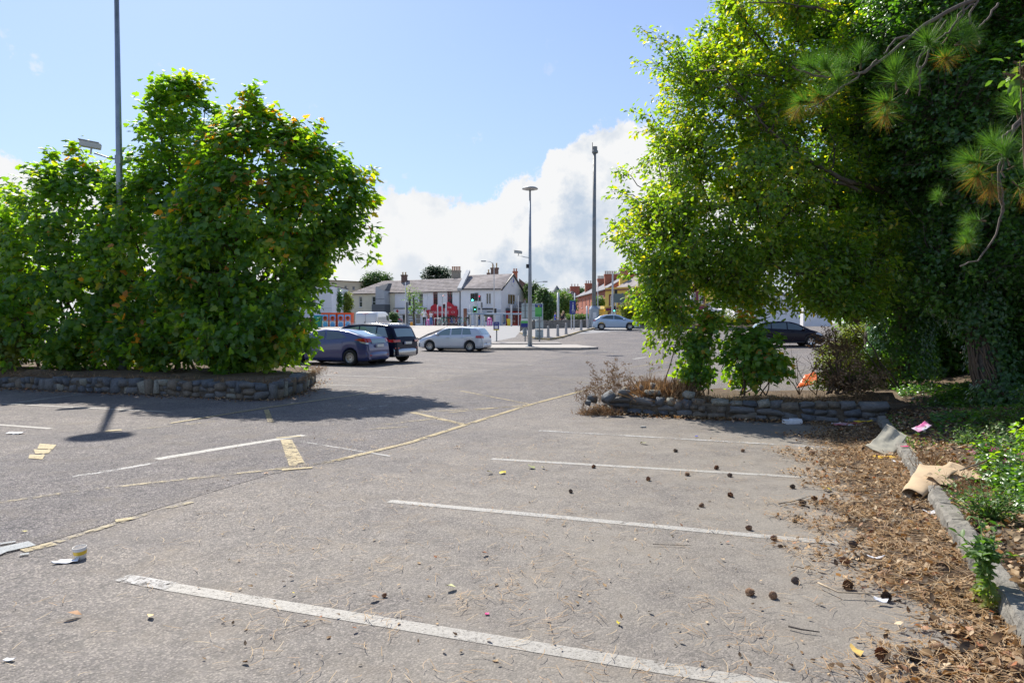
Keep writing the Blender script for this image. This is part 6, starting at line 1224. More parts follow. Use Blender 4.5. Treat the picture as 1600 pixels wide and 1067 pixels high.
# ================================================================== lamp masts and poles
GALV=mat('galvanised_steel',(.30,.34,.38),.45,.55,var=.12,vs=5); GALVD=mat('weathered_steel',(.17,.2,.21),.6,.3,vs=3,col2=(.25,.25,.24)); WPOLE=mat('pole_pale',(.55,.56,.57),.5,.1); CAMW=mat('camera_housing',(.55,.56,.52),.45); BLACKM=mat('black_metal',(.015,.016,.018),.5)
def mast(label,loc,H,r0,r1,camh,camside,disc=.5,cs=1.,m=GALV):
    r=thing('lamp_mast',label,'lamp mast',loc); MB().tube([(0,0,0),(0,0,H)],[r0,r1],16).build('pole',m,r,smooth=True); MB().lathe([(0,0),(r0*1.9,0),(r0*1.9,.03),(r0,.04)],16).build('base_plate',m,r)
    h=MB().lathe([(r1,H-.02),(disc*.55,H+.0),(disc,H+.05),(disc,H+.09),(disc*.8,H+.16),(.12,H+.2),(0,H+.2)],28).build('lamp_head',mat('lamp_grey',(.33,.35,.36),.5,.3),r,smooth=True); MB().lathe([(disc*.5,H-.004),(disc*.92,H+.038)],28).build('diffuser',mat('diffuser',(.6,.6,.58),.4),h)
    s=camside; a=MB().tube([(0,0,camh),(s[0]*.35*cs,s[1]*.35*cs,camh+.05*cs),(s[0]*.78*cs,s[1]*.78*cs,camh+.16*cs)],.025*cs,8).build('camera_arm',m,r,smooth=True); MB().box(-.09*cs,-.09*cs,camh-.14*cs,.09*cs,.09*cs,camh+.14*cs).build('arm_clamp',m,a)
    cx,cy=s[0]*.85*cs,s[1]*.85*cs; c=MB().box(-.32*cs,-.10*cs,-.09*cs,.26*cs,.10*cs,.10*cs,.02).build('security_camera',CAMW,r); c.location=(cx,cy,camh+.40*cs); c.rotation_euler=(0,.12,math.atan2(s[1],s[0])+PI); c.rotation_euler[2]=s[2]
    MB().box(-.33*cs,-.085*cs,-.075*cs,-.321*cs,.085*cs,.085*cs).build('lens_window',BLACKM,c); MB().box(-.38*cs,-.115*cs,.105*cs,.2*cs,.115*cs,.12*cs).build('sun_shield',CAMW,c); MB().tube([(0,0,-.09*cs),(0,0,-.28*cs)],.03*cs,8).build('camera_bracket',CAMW,c)
    return r
mast('tall grey lamp mast with a security camera, rising out of the left maple bushes',gx(190,18.9,.33),10.75,.105,.06,at(184,246,18.9).z-.4,(-.85,-.3,.4),.45,.85)
b=gp(828,541.5,.12); r=mast('slim grey lamp mast with a disc head standing on the kerb island',b,at(824,297,b.y).z-b.z,.15,.055,at(824,403,b.y).z-b.z,(-1,-.1,.1),.5,.85); MB().tube([(-.16,-.05,at(824,413,b.y).z-b.z),(-.16,-.05,at(824,419,b.y).z-b.z)],.09,8).build('junction_box',BLACKM,r)
b=gx(928,66.5); hb=at(928,478,66.5).z; Ht=at(928,240,66.5).z; r=thing('antenna_pole','very tall weathered steel pole with a fat octagonal base, behind the ice-blue car','pole',b); MB().tube([(0,0,0),(0,0,hb-b.z-.3),(0,0,hb-b.z)],[.52,.50,.3],8).build('pole_base',GALV,r); MB().tube([(0,0,hb-b.z),(0,0,Ht-b.z)],[.21,.16],14).build('pole',GALVD,r,smooth=True); MB().lathe([(.2,Ht-b.z),(.3,Ht-b.z+.05),(.3,Ht-b.z+.25),(.22,Ht-b.z+.3),(.22,Ht-b.z+.65),(0,Ht-b.z+.66)],12,(.05,0,0)).build('antenna_head',GALVD,r); MB().tube([(-.18,0,Ht-b.z+.3),(-.2,0,Ht-b.z+1.05)],.03,6).build('aerial',BLACKM,r); MB().box(-.18,-.56,1.0,.18,-.5,1.6).build('inspection_hatch',WPOLE,r)
def lamp(label,px,Y,pyt,arm,m=WPOLE,r0=.09):
    b=gx(px,Y); H=at(px,pyt,Y).z-b.z; r=thing('street_lamp',label,'street lamp',b); pts=[(0,0,0),(0,0,H-.6),(arm*.15,0,H-.2),(arm*.5,0,H),(arm,0,H+.08)]; MB().tube(pts,[r0,r0*.6,r0*.5,r0*.4,r0*.35],8).build('pole',m,r,smooth=True); MB().box(arm-.0 if arm>0 else arm-.65,-.13,H+.0,arm+.65 if arm>0 else arm,.13,H+.16,.05).build('lamp_head',mat('lamp_grey',(.33,.35,.36),.5,.3),r)
lamp('street lamp on a tall pale pole in front of the corner building',772,92.,409,-1.1); lamp('street lamp with an arm curving right, behind the slim lamp mast',830,90.,441,1.5,GALV)
def post(label,px,Y,pyt,r0=.07,m=WPOLE,pyb=None,name='post'):
    b=gx(px,Y); o=MB().tube([(0,0,0),(0,0,at(px,pyt,Y).z-b.z)],[r0,r0*.85],10).build(name,m,None,smooth=True,label=label,cat='post'); o.location=b; return o
b=gx(634,70.); r=thing('sign_pole','tall pale pole with a dark lower half in front of the white shop','pole',b); MB().tube([(0,0,0),(0,0,at(633,441,70).z-b.z)],[.06,.05],8).build('pole',WPOLE,r,smooth=True); MB().box(.04,-.05,0,.22,.05,at(633,472,70).z-b.z).build('dark_post',DGREY,r)
for (px,Y,pt,rr,l) in ((684,76,476,.07,'pale bollard-like post left of the bike racks'),(697.5,76,473,.07,'pale post right of the red pub sign'),(872,80,457,.15,'stout white pole with a box on top behind the low wall'),(917,66,478,.09,'short white post between the hedge and the octagonal pole base'),(898,74,458,.07,'thin white pole left of the brick terrace'),(934,80,441,.05,'thin rusty pole right of the very tall pole'),(1079,66,460,.06,'grey pole in front of the pub seen between the leaves'),(1072,80,448,.07,'black and white banded pole in front of the pub')): post(l,px,float(Y),pt,rr)
b=gx(1341,19.,.3); o=MB().tube([(0,0,0),(0,0,3.2)],[.07,.07],12).build('post',GALV,None,smooth=True,label='grey steel post standing between the yellow-green bush and the ivy column',cat='post'); o.location=b
# signs
SNAVY=mat('sign_navy',(.02,.035,.22),.45); SGREEN=mat('sign_green',(.12,.48,.12),.45); SBACK=mat('sign_back',(.45,.52,.54),.45,.4); SYEL=mat('sign_yellow',(.7,.55,.03),.45); SWH=mat('sign_white',(.75,.76,.76),.45)
def panel(root,name,X0,X1,z0,z1,y,m,t=.03): return MB().box(X0,y-t,z0,X1,y,z1).build(name,m,root)
def sg(px,Y,b): s=F/Y; return lambda x,y: ((x-800)/F*Y-b.x, at(x,y,Y).z-b.z)
b=gp(776,536.5,.0); q=sg(776,b.y,b); r=thing('pay_sign','small navy sign with a white square and yellow base on a post by the entrance','sign',b); x0,z1=q(771,503); x1,z0=q(780,516); MB().tube([(0,0,0),(0,0,z0)],.045,8).build('post',GALVD,r); p_=panel(r,'sign_plate',x0,x1,z0,z1,-.05,SNAVY); panel(p_,'yellow_band',x0,x1,z0,q(0,514.3)[1],-.085,SYEL,.005); panel(p_,'white_square',x0+.09,x1-.09,q(0,513.5)[1],q(0,509)[1],-.085,SWH,.005); text(p_,'CARD',.09,SWH,((x0+x1)/2,-.09,q(0,505.5)[1]))
# big sign panel seen from behind with brackets
Y=54.; b=gx(832,Y,.0); q=sg(832,Y,b); r=thing('large_sign','large pale metal sign seen from behind, on grey posts beside the slim lamp mast','sign',b); x0,z1=q(815,474); x1,z0=q(848.5,500); panel(r,'sign_plate',x0,x1,z0,z1,0,SBACK)
for y in (477,485.5,496.5):
    for (a_,c_) in ((816,824.5),(830.5,847)): panel(r,'rail',q(a_,0)[0],q(c_,0)[0],q(0,y+.6)[1],q(0,y)[1],-.035,GALVD,.03)
for px in (820.5,): MB().tube([(q(px,0)[0],-.1,0),(q(px,0)[0],-.1,q(0,469)[1])],.05,8).build('post',GALVD,r)
Y=50.2; b=gx(843,Y,.0); q=sg(843,Y,b); r=thing('info_sign','green and navy information sign on a tall grey post, right of the slim lamp mast','sign',b); x0,z1=q(836,475); x1,z0=q(847,495); MB().tube([(0,0,0),(0,0,z1)],.045,8).build('post',GALVD,r); p_=panel(r,'sign_plate',x0,x1,z0,z1,-.06,SGREEN); panel(p_,'navy_header',x0,x1,q(0,480)[1],z1,-.095,SNAVY,.005); MB().lathe([(0,-.01),(.06,-.01),(.06,.01),(0,.01)],8,((x0+x1)/2,-.11,q(0,478.7)[1]),axis='y').build('gold_badge',SYEL,p_); text(p_,'Parking',.11,SWH,((x0+x1)/2,-.105,q(0,476.6)[1])); panel(p_,'navy_edge',x1-.03,x1,z0,q(0,480)[1],-.095,SNAVY,.004); panel(p_,'dark_green_foot',x0,x1-.03,z0,q(0,491)[1],-.095,mat('sign_green_dark',(.06,.34,.09),.45),.004)
for (y0,y1) in ((501,513.5),(515,527)):
    c_=panel(r,'sign_back',q(836.3,0)[0],q(849,0)[0],q(0,y1)[1],q(0,y0)[1],.05,SBACK)
    for y in (y0+1.5,y1-1.5): panel(c_,'bracket',q(839,0)[0],q(846,0)[0],q(0,y+.4)[1],q(0,y-.4)[1],.01,GALVD,.02)
Y=50.; b=gx(820.5,Y,.0); q=sg(820.5,Y,b); r=thing('info_sign','small white, green and navy notice on a post, left of the slim lamp mast','sign',b); x0,z1=q(814,498); x1,z0=q(825,511); MB().tube([(0,0,0),(0,0,z1)],.045,8).build('post',GALVD,r); p_=panel(r,'sign_plate',x0,x1,z0,z1,-.06,SWH); panel(p_,'green_band',x0,x1,q(0,505)[1],q(0,501.3)[1],-.095,SGREEN,.005); panel(p_,'navy_band',x0,x1,z0,q(0,505)[1],-.095,SNAVY,.005); c_=panel(r,'sign_back',q(816.5,0)[0],q(823.5,0)[0],q(0,525)[1],q(0,513)[1],.05,SBACK)
for y in (514.5,520): panel(c_,'bracket',q(817,0)[0],q(823,0)[0],q(0,y+.4)[1],q(0,y-.4)[1],.01,GALVD,.02)
Y=62.5; b=gx(895,Y,.12); q=sg(895,Y,b); r=thing('station_sign','navy blue upright sign with a large white letter j by the low wall','sign',b); x0,z1=q(890,469); x1,z0=q(899,491); p_=panel(r,'sign_plate',x0,x1,z0,z1,-.05,SNAVY,.12); panel(p_,'green_top',x0,x1,z1-.06,z1,-.172,SGREEN,.004)
for px in (892.5,896.7): MB().tube([(q(px,0)[0],-.08,0),(q(px,0)[0],-.08,z0)],.05,8).build('post',WPOLE,r)
text(p_,'j',.85,SWH,((x0+x1)/2+.03,-.18,q(0,477.5)[1]))
for k,y in enumerate((484,486,488)): text(p_,('village','centre','open')[k],.12,SWH,((x0+x1)/2+.05,-.18,q(0,y)[1]))
# bollards
CONC=mat('bollard_concrete',(.36,.35,.34),.85,var=.15,vs=10)
r0=None
for (px,py,l) in ((856.5,528,'first concrete bollard from the left on the paved corner'),(871.5,525,'second concrete bollard from the left on the paved corner'),(884.5,522,'third concrete bollard from the left, nearest the blue sign'),(908,516.3,'fourth concrete bollard, between the blue sign and the ice-blue car'),(919,513.6,'fifth concrete bollard, just left of the ice-blue car tail')):
    p=gp(px,py,.12); r=thing('bollard',l,'bollard',p,0,'concrete bollards on the paved corner'); MB().lathe([(.0,0),(.14,0),(.125,.04),(.095,.7),(.08,.75),(.08,.78),(.10,.80),(.10,.84),(.05,.9),(0,.91)],14).build('shaft',CONC,r,smooth=True); MB().lathe([(.10,.62),(.107,.62),(.107,.66),(.098,.66)],14).build('collar',CONC,r)
# height barrier
Y=86.; b=gx(727,Y); r=thing('height_barrier','pale blue height barrier bar across the far entrance on a rusty brown upright','barrier',b); q=sg(727,Y,b); xa,zt=q(727,490.6); xb,_=q(816,490.6); MB().tube([(xa,0,zt),(xb,0,zt)],.09,8).build('crossbar',mat('bar_blue',(.28,.36,.45),.5,.3),r); MB().box(-.22,-.15,0,.2,.15,q(727,482)[1]).build('upright',mat('rusty_brown',(.2,.07,.04),.85,vs=4,col2=(.3,.15,.1)),r); MB().tube([(q(799,0)[0],0,0),(q(799,0)[0],0,q(799,476)[1])],.11,8).build('pale_upright',WPOLE,r); MB().tube([(q(810,0)[0],0,0),(q(810,0)[0],0,q(799,462)[1])],.05,8).build('pale_upright',WPOLE,r)
# traffic lights
TB=mat('signal_black',(.012,.012,.014),.5); GL=mat('signal_green_lit',(.1,.9,.7),.5,emit=(.1,1.,.75),estr=3.2); RL=mat('signal_red_lit',(.8,.02,.05),.5,emit=(1.,.03,.12),estr=1.1); OFFL=mat('signal_off',(.05,.04,.03),.3)
def signal(label,px,Y,py0,py1,pole=True,lit=None,w=.34,back=None,polem=WPOLE,side=0.,pt=None):
    b=gx(px,Y); q=sg(px,Y,b); z1=q(0,py0)[1]; z0=q(0,py1)[1]; r=thing('traffic_light',label,'traffic light',b); px_=MB().tube([(side,.1,0),(side,.1,q(0,pt)[1] if pt else z1)],.065,8).build('pole',polem,r)
    hd=MB().box(-w/2,-.12,z0,w/2,.08,z1,.03).build('signal_head',TB,r)
    if back: MB().box(-w*.85,.09,z0-.08,w*.85,.11,z1+.08).build('backing_board',back,hd)
    n=3; h=(z1-z0)/n
    for k in range(n):
        zc=z1-h*(k+.5); MB().lathe([(0,-.01),(h*.34,0),(h*.34,.02)],12,(0,-.135,zc),axis='y').build('lens',lit[1] if lit and lit[0]==k else OFFL,hd); MB().tube([(-h*.36,-.12,zc+h*.1),(0,-.2,zc+h*.42),(h*.36,-.12,zc+h*.1)],.02,5).build('visor',TB,hd)
    return r
signal('traffic light showing green on a white pole, left part of the corner building front',738.3,88.,458.5,471,lit=(2,GL),w=.5,back=None,side=.5); signal('traffic light turned sideways beside the green one, grey backing board',744.5,88.,458,470,back=SBACK,side=-.2)
signal('dark traffic light right of the pair, faint red at the top',749,92.,461.5,470.5,lit=(0,RL),w=.3,side=.2); signal('small dark traffic light lower right of the corner building sign pair',752.2,94.,472.5,481,w=.3); signal('small pedestrian light showing green below the main green light',742,86.,479.5,487.5,lit=(1,GL),w=.3,back=SGREEN); signal('small dark light in front of the pale fascia, right part of the corner building',774,90.,482,489.5,w=.3,side=0)
signal('small light showing red in front of the pub window',694.,90.,473,481.5,lit=(0,RL),w=.3,side=.15); signal('traffic light seen from behind with a grey board, right of the green road sign',989.5,72.,462.5,474,w=.4,back=SBACK); signal('black traffic light with hoods, right of the one with the grey board',995.5,73.,463,474,w=.4); signal('small black light on top of the road sign back',962,72.,452.5,459,w=.3)
signal('traffic light beside the white pole with a small green lamp glowing',959.5,72.,478,487,lit=(2,GL),w=.3)
for (px,pt,l) in ((735,476,'first white pole of the crossing group'),(746,475,'white pole right of the pedestrian light'),(757,494,'short white pole in front of the display window')): post(l,px,87.,pt,.09)
b=gx(691,88.); r=thing('banner_post','white post with a pale banner and red finial in front of the pub','banner post',b); q=sg(691,88.,b); MB().tube([(0,0,0),(0,0,q(0,462)[1])],.08,8).build('pole',WPOLE,r); MB().box(.08,-.03,q(0,475)[1],.42,.03,q(0,463.5)[1]).build('banner',SWH,r); MB().lathe([(0,0),(.15,.05),(0,.15)],8,(.15,0,q(0,462.8)[1])).build('red_finial',RL if False else SHOPR,r)
b=gx(957,70.); r=thing('road_sign','grey back of a wide direction sign on two poles in front of the yellow pub','road sign',b); q=sg(957,70.,b); MB().tube([(0,0,0),(0,0,q(0,427)[1])],[.13,.08],10).build('pole',WPOLE,r); MB().tube([(q(972.5,0)[0],0,0),(q(972.5,0)[0],0,q(0,458)[1])],.09,10).build('pole',GALVD,r); MB().box(q(958.5,0)[0],-.16,q(0,473)[1],q(976,0)[0],-.1,q(0,459)[1]).build('sign_plate',mat('sign_back_dark',(.16,.2,.2),.5,.3),r)
for y in (462.5,466,469.5): MB().box(q(959,0)[0],-.19,q(0,y+.35)[1],q(975.5,0)[0],-.163,q(0,y-.35)[1]).build('rail',GALVD,r)
# recycling banks
ORB=mat('bank_orange',(.72,.09,.01),.5,var=.08,vs=2); BLP=mat('poster_blue',(.08,.35,.68),.6,vs=5,col2=(.2,.5,.8)); 
def bank(label,px0,px1,Y,n):
    b=gx((px0+px1)/2,Y); q=sg(0,Y,b); w=(px1-px0)/F*Y; H=q(0,489)[1]; r=thing('recycling_bank',label,'recycling bank',b); MB().box(-w/2,0,.05,w/2,1.1,H,.05).build('container',ORB,r); MB().box(-w/2-.03,-.05,H-.12,w/2+.03,1.15,H+.03).build('lid',ORB,r)
    for k in range(n):
        c=-w/2+w*(k+.5)/n; pw=w/n*.40; z=lambda f:.1+(H-.25)*f; p_=MB().box(c-pw,-.02,z(.52),c+pw,-.002,z(.98)).build('poster_upper',BLP,r); MB().lathe([(0,-.05),(.17,-.05),(.23,0)],14,(c,-.03,z(.70)),axis='y').build('chute_ring',ORB,p_); MB().lathe([(0,-.02),(.12,-.02),(.12,.0)],12,(c,-.085,z(.72)),axis='y').build('chute_opening',mat('dark_red',(.14,.02,.01),.7),p_)
        pl=MB().box(c-pw,-.02,z(.03),c+pw,-.002,z(.47)).build('poster_lower',SWH,r); MB().lathe([(0,-.01),(.26,-.01),(.26,.0)],6,(c,-.023,z(.18)),axis='y').build('blue_graphic',BLP,pl); MB().box(c-.2,-.026,z(.38),c+.2,-.021,z(.42)).build('caption',BLP,pl)
    return r
bank('left orange textile recycling bank with two blue posters',502.5,525.5,70.,2); bank('right orange textile recycling bank, partly behind the white van',527,549,70.,2)
def bin_(label,px,Y,w,pyt,m,lidm,name='wheelie_bin'):
    b=gx(px,Y); H=at(px,pyt,Y).z-b.z; r=thing(name,label,'bin',b); MB().add([(-w*.4,-w*.35,.08),(w*.4,-w*.35,.08),(w*.4,w*.35,.08),(-w*.4,w*.35,.08),(-w/2,-w*.45,H),(w/2,-w*.45,H),(w/2,w*.45,H),(-w/2,w*.45,H)],[(3,2,1,0),(4,5,6,7),(0,1,5,4),(1,2,6,5),(2,3,7,6),(3,0,4,7)]).build('body',m,r); MB().box(-w*.53,-w*.5,H+.003,w*.53,w*.5,H+.09,.02).build('lid',lidm,r)
    for s in (-1,1): MB().lathe([(0,-.04),(.1,-.04),(.1,.04),(0,.04)],12,(s*w*.35,w*.35,.1),axis='y').build('wheel',TB,r)
GRN=mat('bin_green',(.01,.25,.17),.5); bin_('green bottle bank bin with a blue front, left of the orange banks',497,69.,.75,493.5,GRN,mat('bin_blue',(.05,.3,.7),.5)); bin_('black bin with a white lid left of the green one',488.5,69.,.6,496,TB,SWH); bin_('dark red bin at the maple leaves, left of the black bin',481,69.,.75,498,mat('bin_red',(.22,.04,.04),.6),mat('bin_red2',(.22,.05,.05),.6))
def pinkpost(label,px,Y,w,pyt):
    b=gx(px,Y); H=at(px,pyt,Y).z-b.z; m=mat('pink_plastic',(.75,.08,.4),.4,vs=3,col2=(.7,.25,.5)); r=thing('pink_kiosk',label,'street display',b); MB().box(-w/2,-w/3,0,w/2,w/3,H*.72,.04).build('body',m,r); MB().lathe([(w*.42,H*.72),(w*.45,H*.85),(w*.3,H*.97),(0,H)],12).build('top',m,r,smooth=True)
    for k in range(3):
        for s in (-1,1): MB().box(s*w*.22-w*.1,-w/3-.02,H*(.12+k*.2),s*w*.22+w*.1,-w/3-.002,H*(.24+k*.2)).build('slot',SWH,r)
pinkpost('bright pink street display standing against the corner building',765,100.,.75,496); pinkpost('pink street display between the two people by the pub',671,80.,.8,498.5)
b=gx(796.5,105.); o=MB().extr([(-.35,0,0),(.25,0,0),(.05,0,1.1),(-.5,0,1.1)],.12).build('a_board',SYEL,None,label='leaning yellow board by the red shop doors',cat='sign'); o.location=b
b=gx(643,80.); o=MB().box(-.14,-.1,0,.14,.1,.55,.03).build('yellow_box',mat('amber_box',(.8,.35,.02),.5),None,label='small amber box in front of the white shop',cat='street box'); o.location=b
# ================================================================== bicycles in the rack
def bicycle(col):
    r=thing('bicycle','x','bicycle'); wr=.34
    for x in (-.52,.52): 
        w=MB(); w.lathe([(wr-.03,-.015),(wr,-.02),(wr+.015,0),(wr,.02),(wr-.03,.015),(wr-.03,-.015)],18,(0,0,0),axis='y').build('wheel',TB,r).location=(x,0,wr+.01)
        mb=MB()
        for k in range(8): a=PI*k/8; mb.tube([(math.cos(a)*wr*.95,0,math.sin(a)*wr*.95),(-math.cos(a)*wr*.95,0,-math.sin(a)*wr*.95)],.003,3)
        o=mb.build('spokes',SILV,r); o.location=(x,0,wr+.01); o['kind']='stuff'
    mb=MB(); B0=(0,0,.3);S0=(-.15,0,.8);H0=(.36,0,.85);H1=(.4,0,.68)
    for p,q in ((B0,S0),(B0,H1),(S0,H0),((-.52,0,.35),B0),((-.52,0,.35),(-.14,0,.76)),(H0,(.52,0,.35))): mb.tube([p,q],.022,6)
    mb.build('frame',col,r); MB().box(-.27,-.07,.86,-.03,.07,.92,.02).build('saddle',TB,r); MB().tube([(.3,-.28,.98),(.38,-.1,1.02),(.36,0,.98),(.38,.1,1.02),(.3,.28,.98)],.015,6).build('handlebar',TB,r); MB().box(.45,-.13,.78,.75,.13,.98,.02).build('basket',TB,r); MB().tube([(0,-.1,.3),(0,.1,.3)],.09,10).build('chainset',SILV,r)
    return r
cols=[('green',mat('bike_green',(.02,.4,.25),.4)),('silver',SILV),('orange',mat('bike_orange',(.6,.15,.03),.4)),('blue',mat('bike_blue',(.06,.15,.5),.4)),('red',mat('bike_red',(.45,.03,.04),.4))]
protos=[bicycle(c[1]) for c in cols]; BG='bicycles parked in the rack on the plaza'
spots=[(692,0,'green hire bicycle nearest the two people, left end of the rack'),(696,1,'silver bicycle right of the leftmost green one'),(701,2,'orange bicycle third in the rack'),(706,3,'blue bicycle fourth in the rack'),(710,1,'silver bicycle in the middle of the rack'),(714,4,'red bicycle in the middle right of the rack'),(718,3,'blue bicycle right of the red one'),(722,0,'green hire bicycle at the right end of the rack')]
used=set()
for i,(px,k,l) in enumerate(spots):
    p=gx(px,75.-(.5 if i==0 else 0),.1); a=R(75+(i*37)%40) if i not in(0,7) else R(25)
    if k not in used: used.add(k); o=protos[k]; o.location=p; o.rotation_euler=(0,0,a)
    else: o=copy_tree(protos[k],p,a)
    o['label']=l; o['group']=BG
for i,px in enumerate((681,687,689.5)):
    b=gx(px,74.5,.1); o=MB().tube([(-.35,0,0),(-.35,0,.7),(-.25,0,.85),(.25,0,.85),(.35,0,.7),(.35,0,0)],.035,8).build('bike_stand',WPOLE,None,smooth=True,label=('empty hoop bike stand left of the bicycles','empty hoop stand next to the pale post','empty hoop stand touching the leftmost green bicycle')[i],cat='bike stand',group='hoop stands left of the bicycles'); o.location=b; o.rotation_euler=(0,0,R(70))
# ================================================================== people
SKIN=mat('skin',(.52,.30,.21),.6); 
def person(label,px,Y,H,face,top,bottom,hair,shirt_len=.52,skirt=False,sleeve=.75,arms=((.16,.05,-.3),(.16,.05,-.3)),walk=.0,sit=False,bag=None,dz=0.,longhair=False,hat=None,handsonhips=False,shorts=None):
    b=gx(px,Y,dz); r=thing('person',label,'person',b,face); k=H/1.75; s=lambda *p: tuple(c*k for c in p)
    V=[];E=[];Rd=[]
    def v(p,rad,par=None):
        V.append(s(*p)); Rd.append(rad*k); 
        if par is not None: E.append((par,len(V)-1))
        return len(V)-1
    hipz=.92 if not sit else .5
    pel=v((0,0,hipz),.125); wa=v((0,0,hipz+.18),.115,pel); ch=v((0,.01,hipz+.40),.135,wa); sh=v((0,0,hipz+.50),.10,ch); nk=v((0,0,hipz+.60),.052,sh); hd0=v((0,-.01,hipz+.68),.07,nk); hd=v((0,-.015,hipz+.76),.085,hd0); ht=v((0,0,hipz+.83),.06,hd)
    for i,sd in enumerate((-1,1)):
        hp=v((sd*.09,0,hipz-.04),.10,pel); w=walk*sd
        if sit: kn=v((sd*.11,-.42,hipz-.02),.07,hp); an=v((sd*.11,-.44,.08),.045,kn); 
        else: kn=v((sd*.10,-w*.5-.01,.50),.066,hp); an=v((sd*.10,w*(.55),.09),.042,kn)
        ft=v((sd*.115,(w*.55 if not sit else -.44)-.16,.035),.035,an)
        sl=v((sd*.17,0,hipz+.48),.062,sh)
        if handsonhips: el=v((sd*.36,.07,hipz+.24),.042,sl); wr_=v((sd*.19,-.06,hipz+.06),.03,el); dirv=(-sd*.02,-.05,-.06)
        else: a=arms[i]; el=v((sd*.24,.03,hipz+.22),.042,sl); wr_=v((sd*(.24+a[0]*.2),-a[1]-.05,hipz+.22+a[2]*.8),.028,el); dirv=(0,-.02,-.08 if a[2]<0 else .05)
        w0=V[wr_]; pm=v(tuple((w0[j]/k+dirv[j]*.8) for j in range(3)),.03,wr_)
        for f_ in range(5):
            o_=(f_-2)*.017; p0=V[pm]; L_=(.05,.075,.08,.075,.055)[f_]; v((p0[0]/k+(o_ if f_ else -sd*.045),p0[1]/k+o_*.5,p0[2]/k-L_ if f_ else p0[2]/k-.03),.008,pm)
    me=bpy.data.meshes.new('body'); me.from_pydata(V,E,[]); o=link('body',me,r); md=o.modifiers.new('s','SKIN'); 
    for i,d in enumerate(me.skin_vertices[0].data): d.radius=(Rd[i],Rd[i]*(.8 if i<4 else 1)); d.use_root=(i==0)
    md.use_smooth_shade=True; o.modifiers.new('u','SUBSURF').levels=1; o.modifiers['u'].render_levels=1
    dg=bpy.context.evaluated_depsgraph_get(); m2=bpy.data.meshes.new_from_object(o.evaluated_get(dg)); o.modifiers.clear(); o.data=m2; m2.name='body'
    m2.materials.clear()
    for m in (SKIN,top,bottom,TB): m2.materials.append(m)
    for p in m2.polygons:
        c=p.center/k; z=c.z; m=0
        inarm=abs(c.x)>.185
        if z<.085: m=3
        elif z<hipz+.04 and not (inarm and z<hipz+.25 and not sit): m=2
        elif z<hipz+.56: m=1
        if inarm and hipz-.3<z<hipz+(.53-.22*sleeve) and z>.2 and not (sit and z<hipz): m=0
        if shorts and .085<z<shorts: m=0
        p.material_index=m; p.use_smooth=True
    if skirt: MB().lathe([(.14*k,(hipz+.1)*k),(.17*k,(hipz-.1)*k),(.21*k,.5*k),(.22*k,.18*k),(.12*k,.17*k)],14).build('trousers',bottom,r,smooth=True)
    hz=(hipz+.79)*k; hb=MB().lathe([(0,-.05),(.075,-.04),(.098,.0),(.09,.055),(.05,.095),(0,.10)],12).build('hair',hair,r,smooth=True); hb.location=(0,.02*k,hz); hb.scale=(k,k,k)
    if longhair: o=MB().box(-.08*k,.03*k,-.22*k,.08*k,.11*k,.05*k,.03*k).build('long_hair',hair,r,smooth=True); o.location=(0,0,hz)
    fc=MB().lathe([(0,-.02),(.014,-.01),(0,.03)],6,(0,-.105*k,hz-.045*k),axis='y').build('nose',SKIN,r)
    for sd in (-1,1): MB().box(sd*.035*k-.008,-.1*k,hz-.01*k,sd*.035*k+.008,-.092*k,hz+.002*k).build('eye',TB,r); MB().box(sd*.09*k-.01,-.02*k,hz-.05*k,sd*.09*k+.01,.01*k,hz,.004).build('ear',SKIN,r)
    MB().box(-.02*k,-.098*k,hz-.075*k,.02*k,-.09*k,hz-.068*k).build('mouth',mat('lips',(.35,.1,.09),.6),r)
    if bag: o=MB().box(-.15*k,.09*k,(hipz+.08)*k,.15*k,.26*k,(hipz+.5)*k,.05*k).build('rucksack',bag,r,smooth=True)
    return r
TW_=mat('tee_white',(.72,.72,.74),.8); BLK=mat('cloth_black',(.02,.02,.025),.8); JEAN=mat('denim_blue',(.08,.17,.36),.85); HB=mat('hair_dark',(.03,.02,.015),.7); HBL=mat('hair_blond',(.55,.42,.22),.7); BLT=mat('cloth_blue',(.03,.08,.5),.8); PNK=mat('cloth_pink',(.75,.08,.35),.8); TUR=mat('cloth_turquoise',(.05,.5,.6),.8); PUR=mat('cloth_purple',(.2,.08,.25),.8)
person('man in a white T-shirt and black trousers standing hands on hips on the plaza',663,74.,1.8,R(180),TW_,BLK,HB,handsonhips=True,dz=.12); person('woman in a white top and wide blue trousers standing right of the pink display',673.5,75.,1.62,R(170),TW_,JEAN,HB,skirt=True,dz=.12)
person('seated walker in blue with bare arms on the low wall, behind the bollards',867.5,66.6,1.7,R(100),BLT,BLK,HB,sit=True,dz=.35,arms=((.1,.3,.0),(.1,.3,.0))); person('blonde woman in a black sleeveless top with a rucksack, by the low wall',880.5,68.,1.68,R(60),BLK,PUR,HBL,walk=.15,bag=BLK,sleeve=1.2,longhair=True); person('blonde girl in pink shorts beside the woman with the rucksack',878.3,67.4,1.45,R(40),BLK,PNK,HBL,walk=.1,sleeve=1.2,shorts=.6,longhair=True)
person('person in a turquoise jacket standing behind the planted strip, seen between the saplings',1090.5,67.5,1.75,R(180),TUR,BLK,HB,dz=.3)
person('dark-dressed shopper at the corner building window',748.5,104.,1.72,R(180),BLK,JEAN,HB); 
def wire(label,a,b,sag=.6):
    A=Vector(a);B=Vector(b); pts=[A.lerp(B,t/12)+Vector((0,0,-sag*4*(t/12)*(1-t/12)))-A for t in range(13)]; o=MB().tube(pts,.02,4).build('overhead_wire',TB,None,label=label,cat='wire'); o.location=A
wire('thin overhead wire sagging between the corner building and the terrace chimneys',at(829,454,125),at(925,445,146))
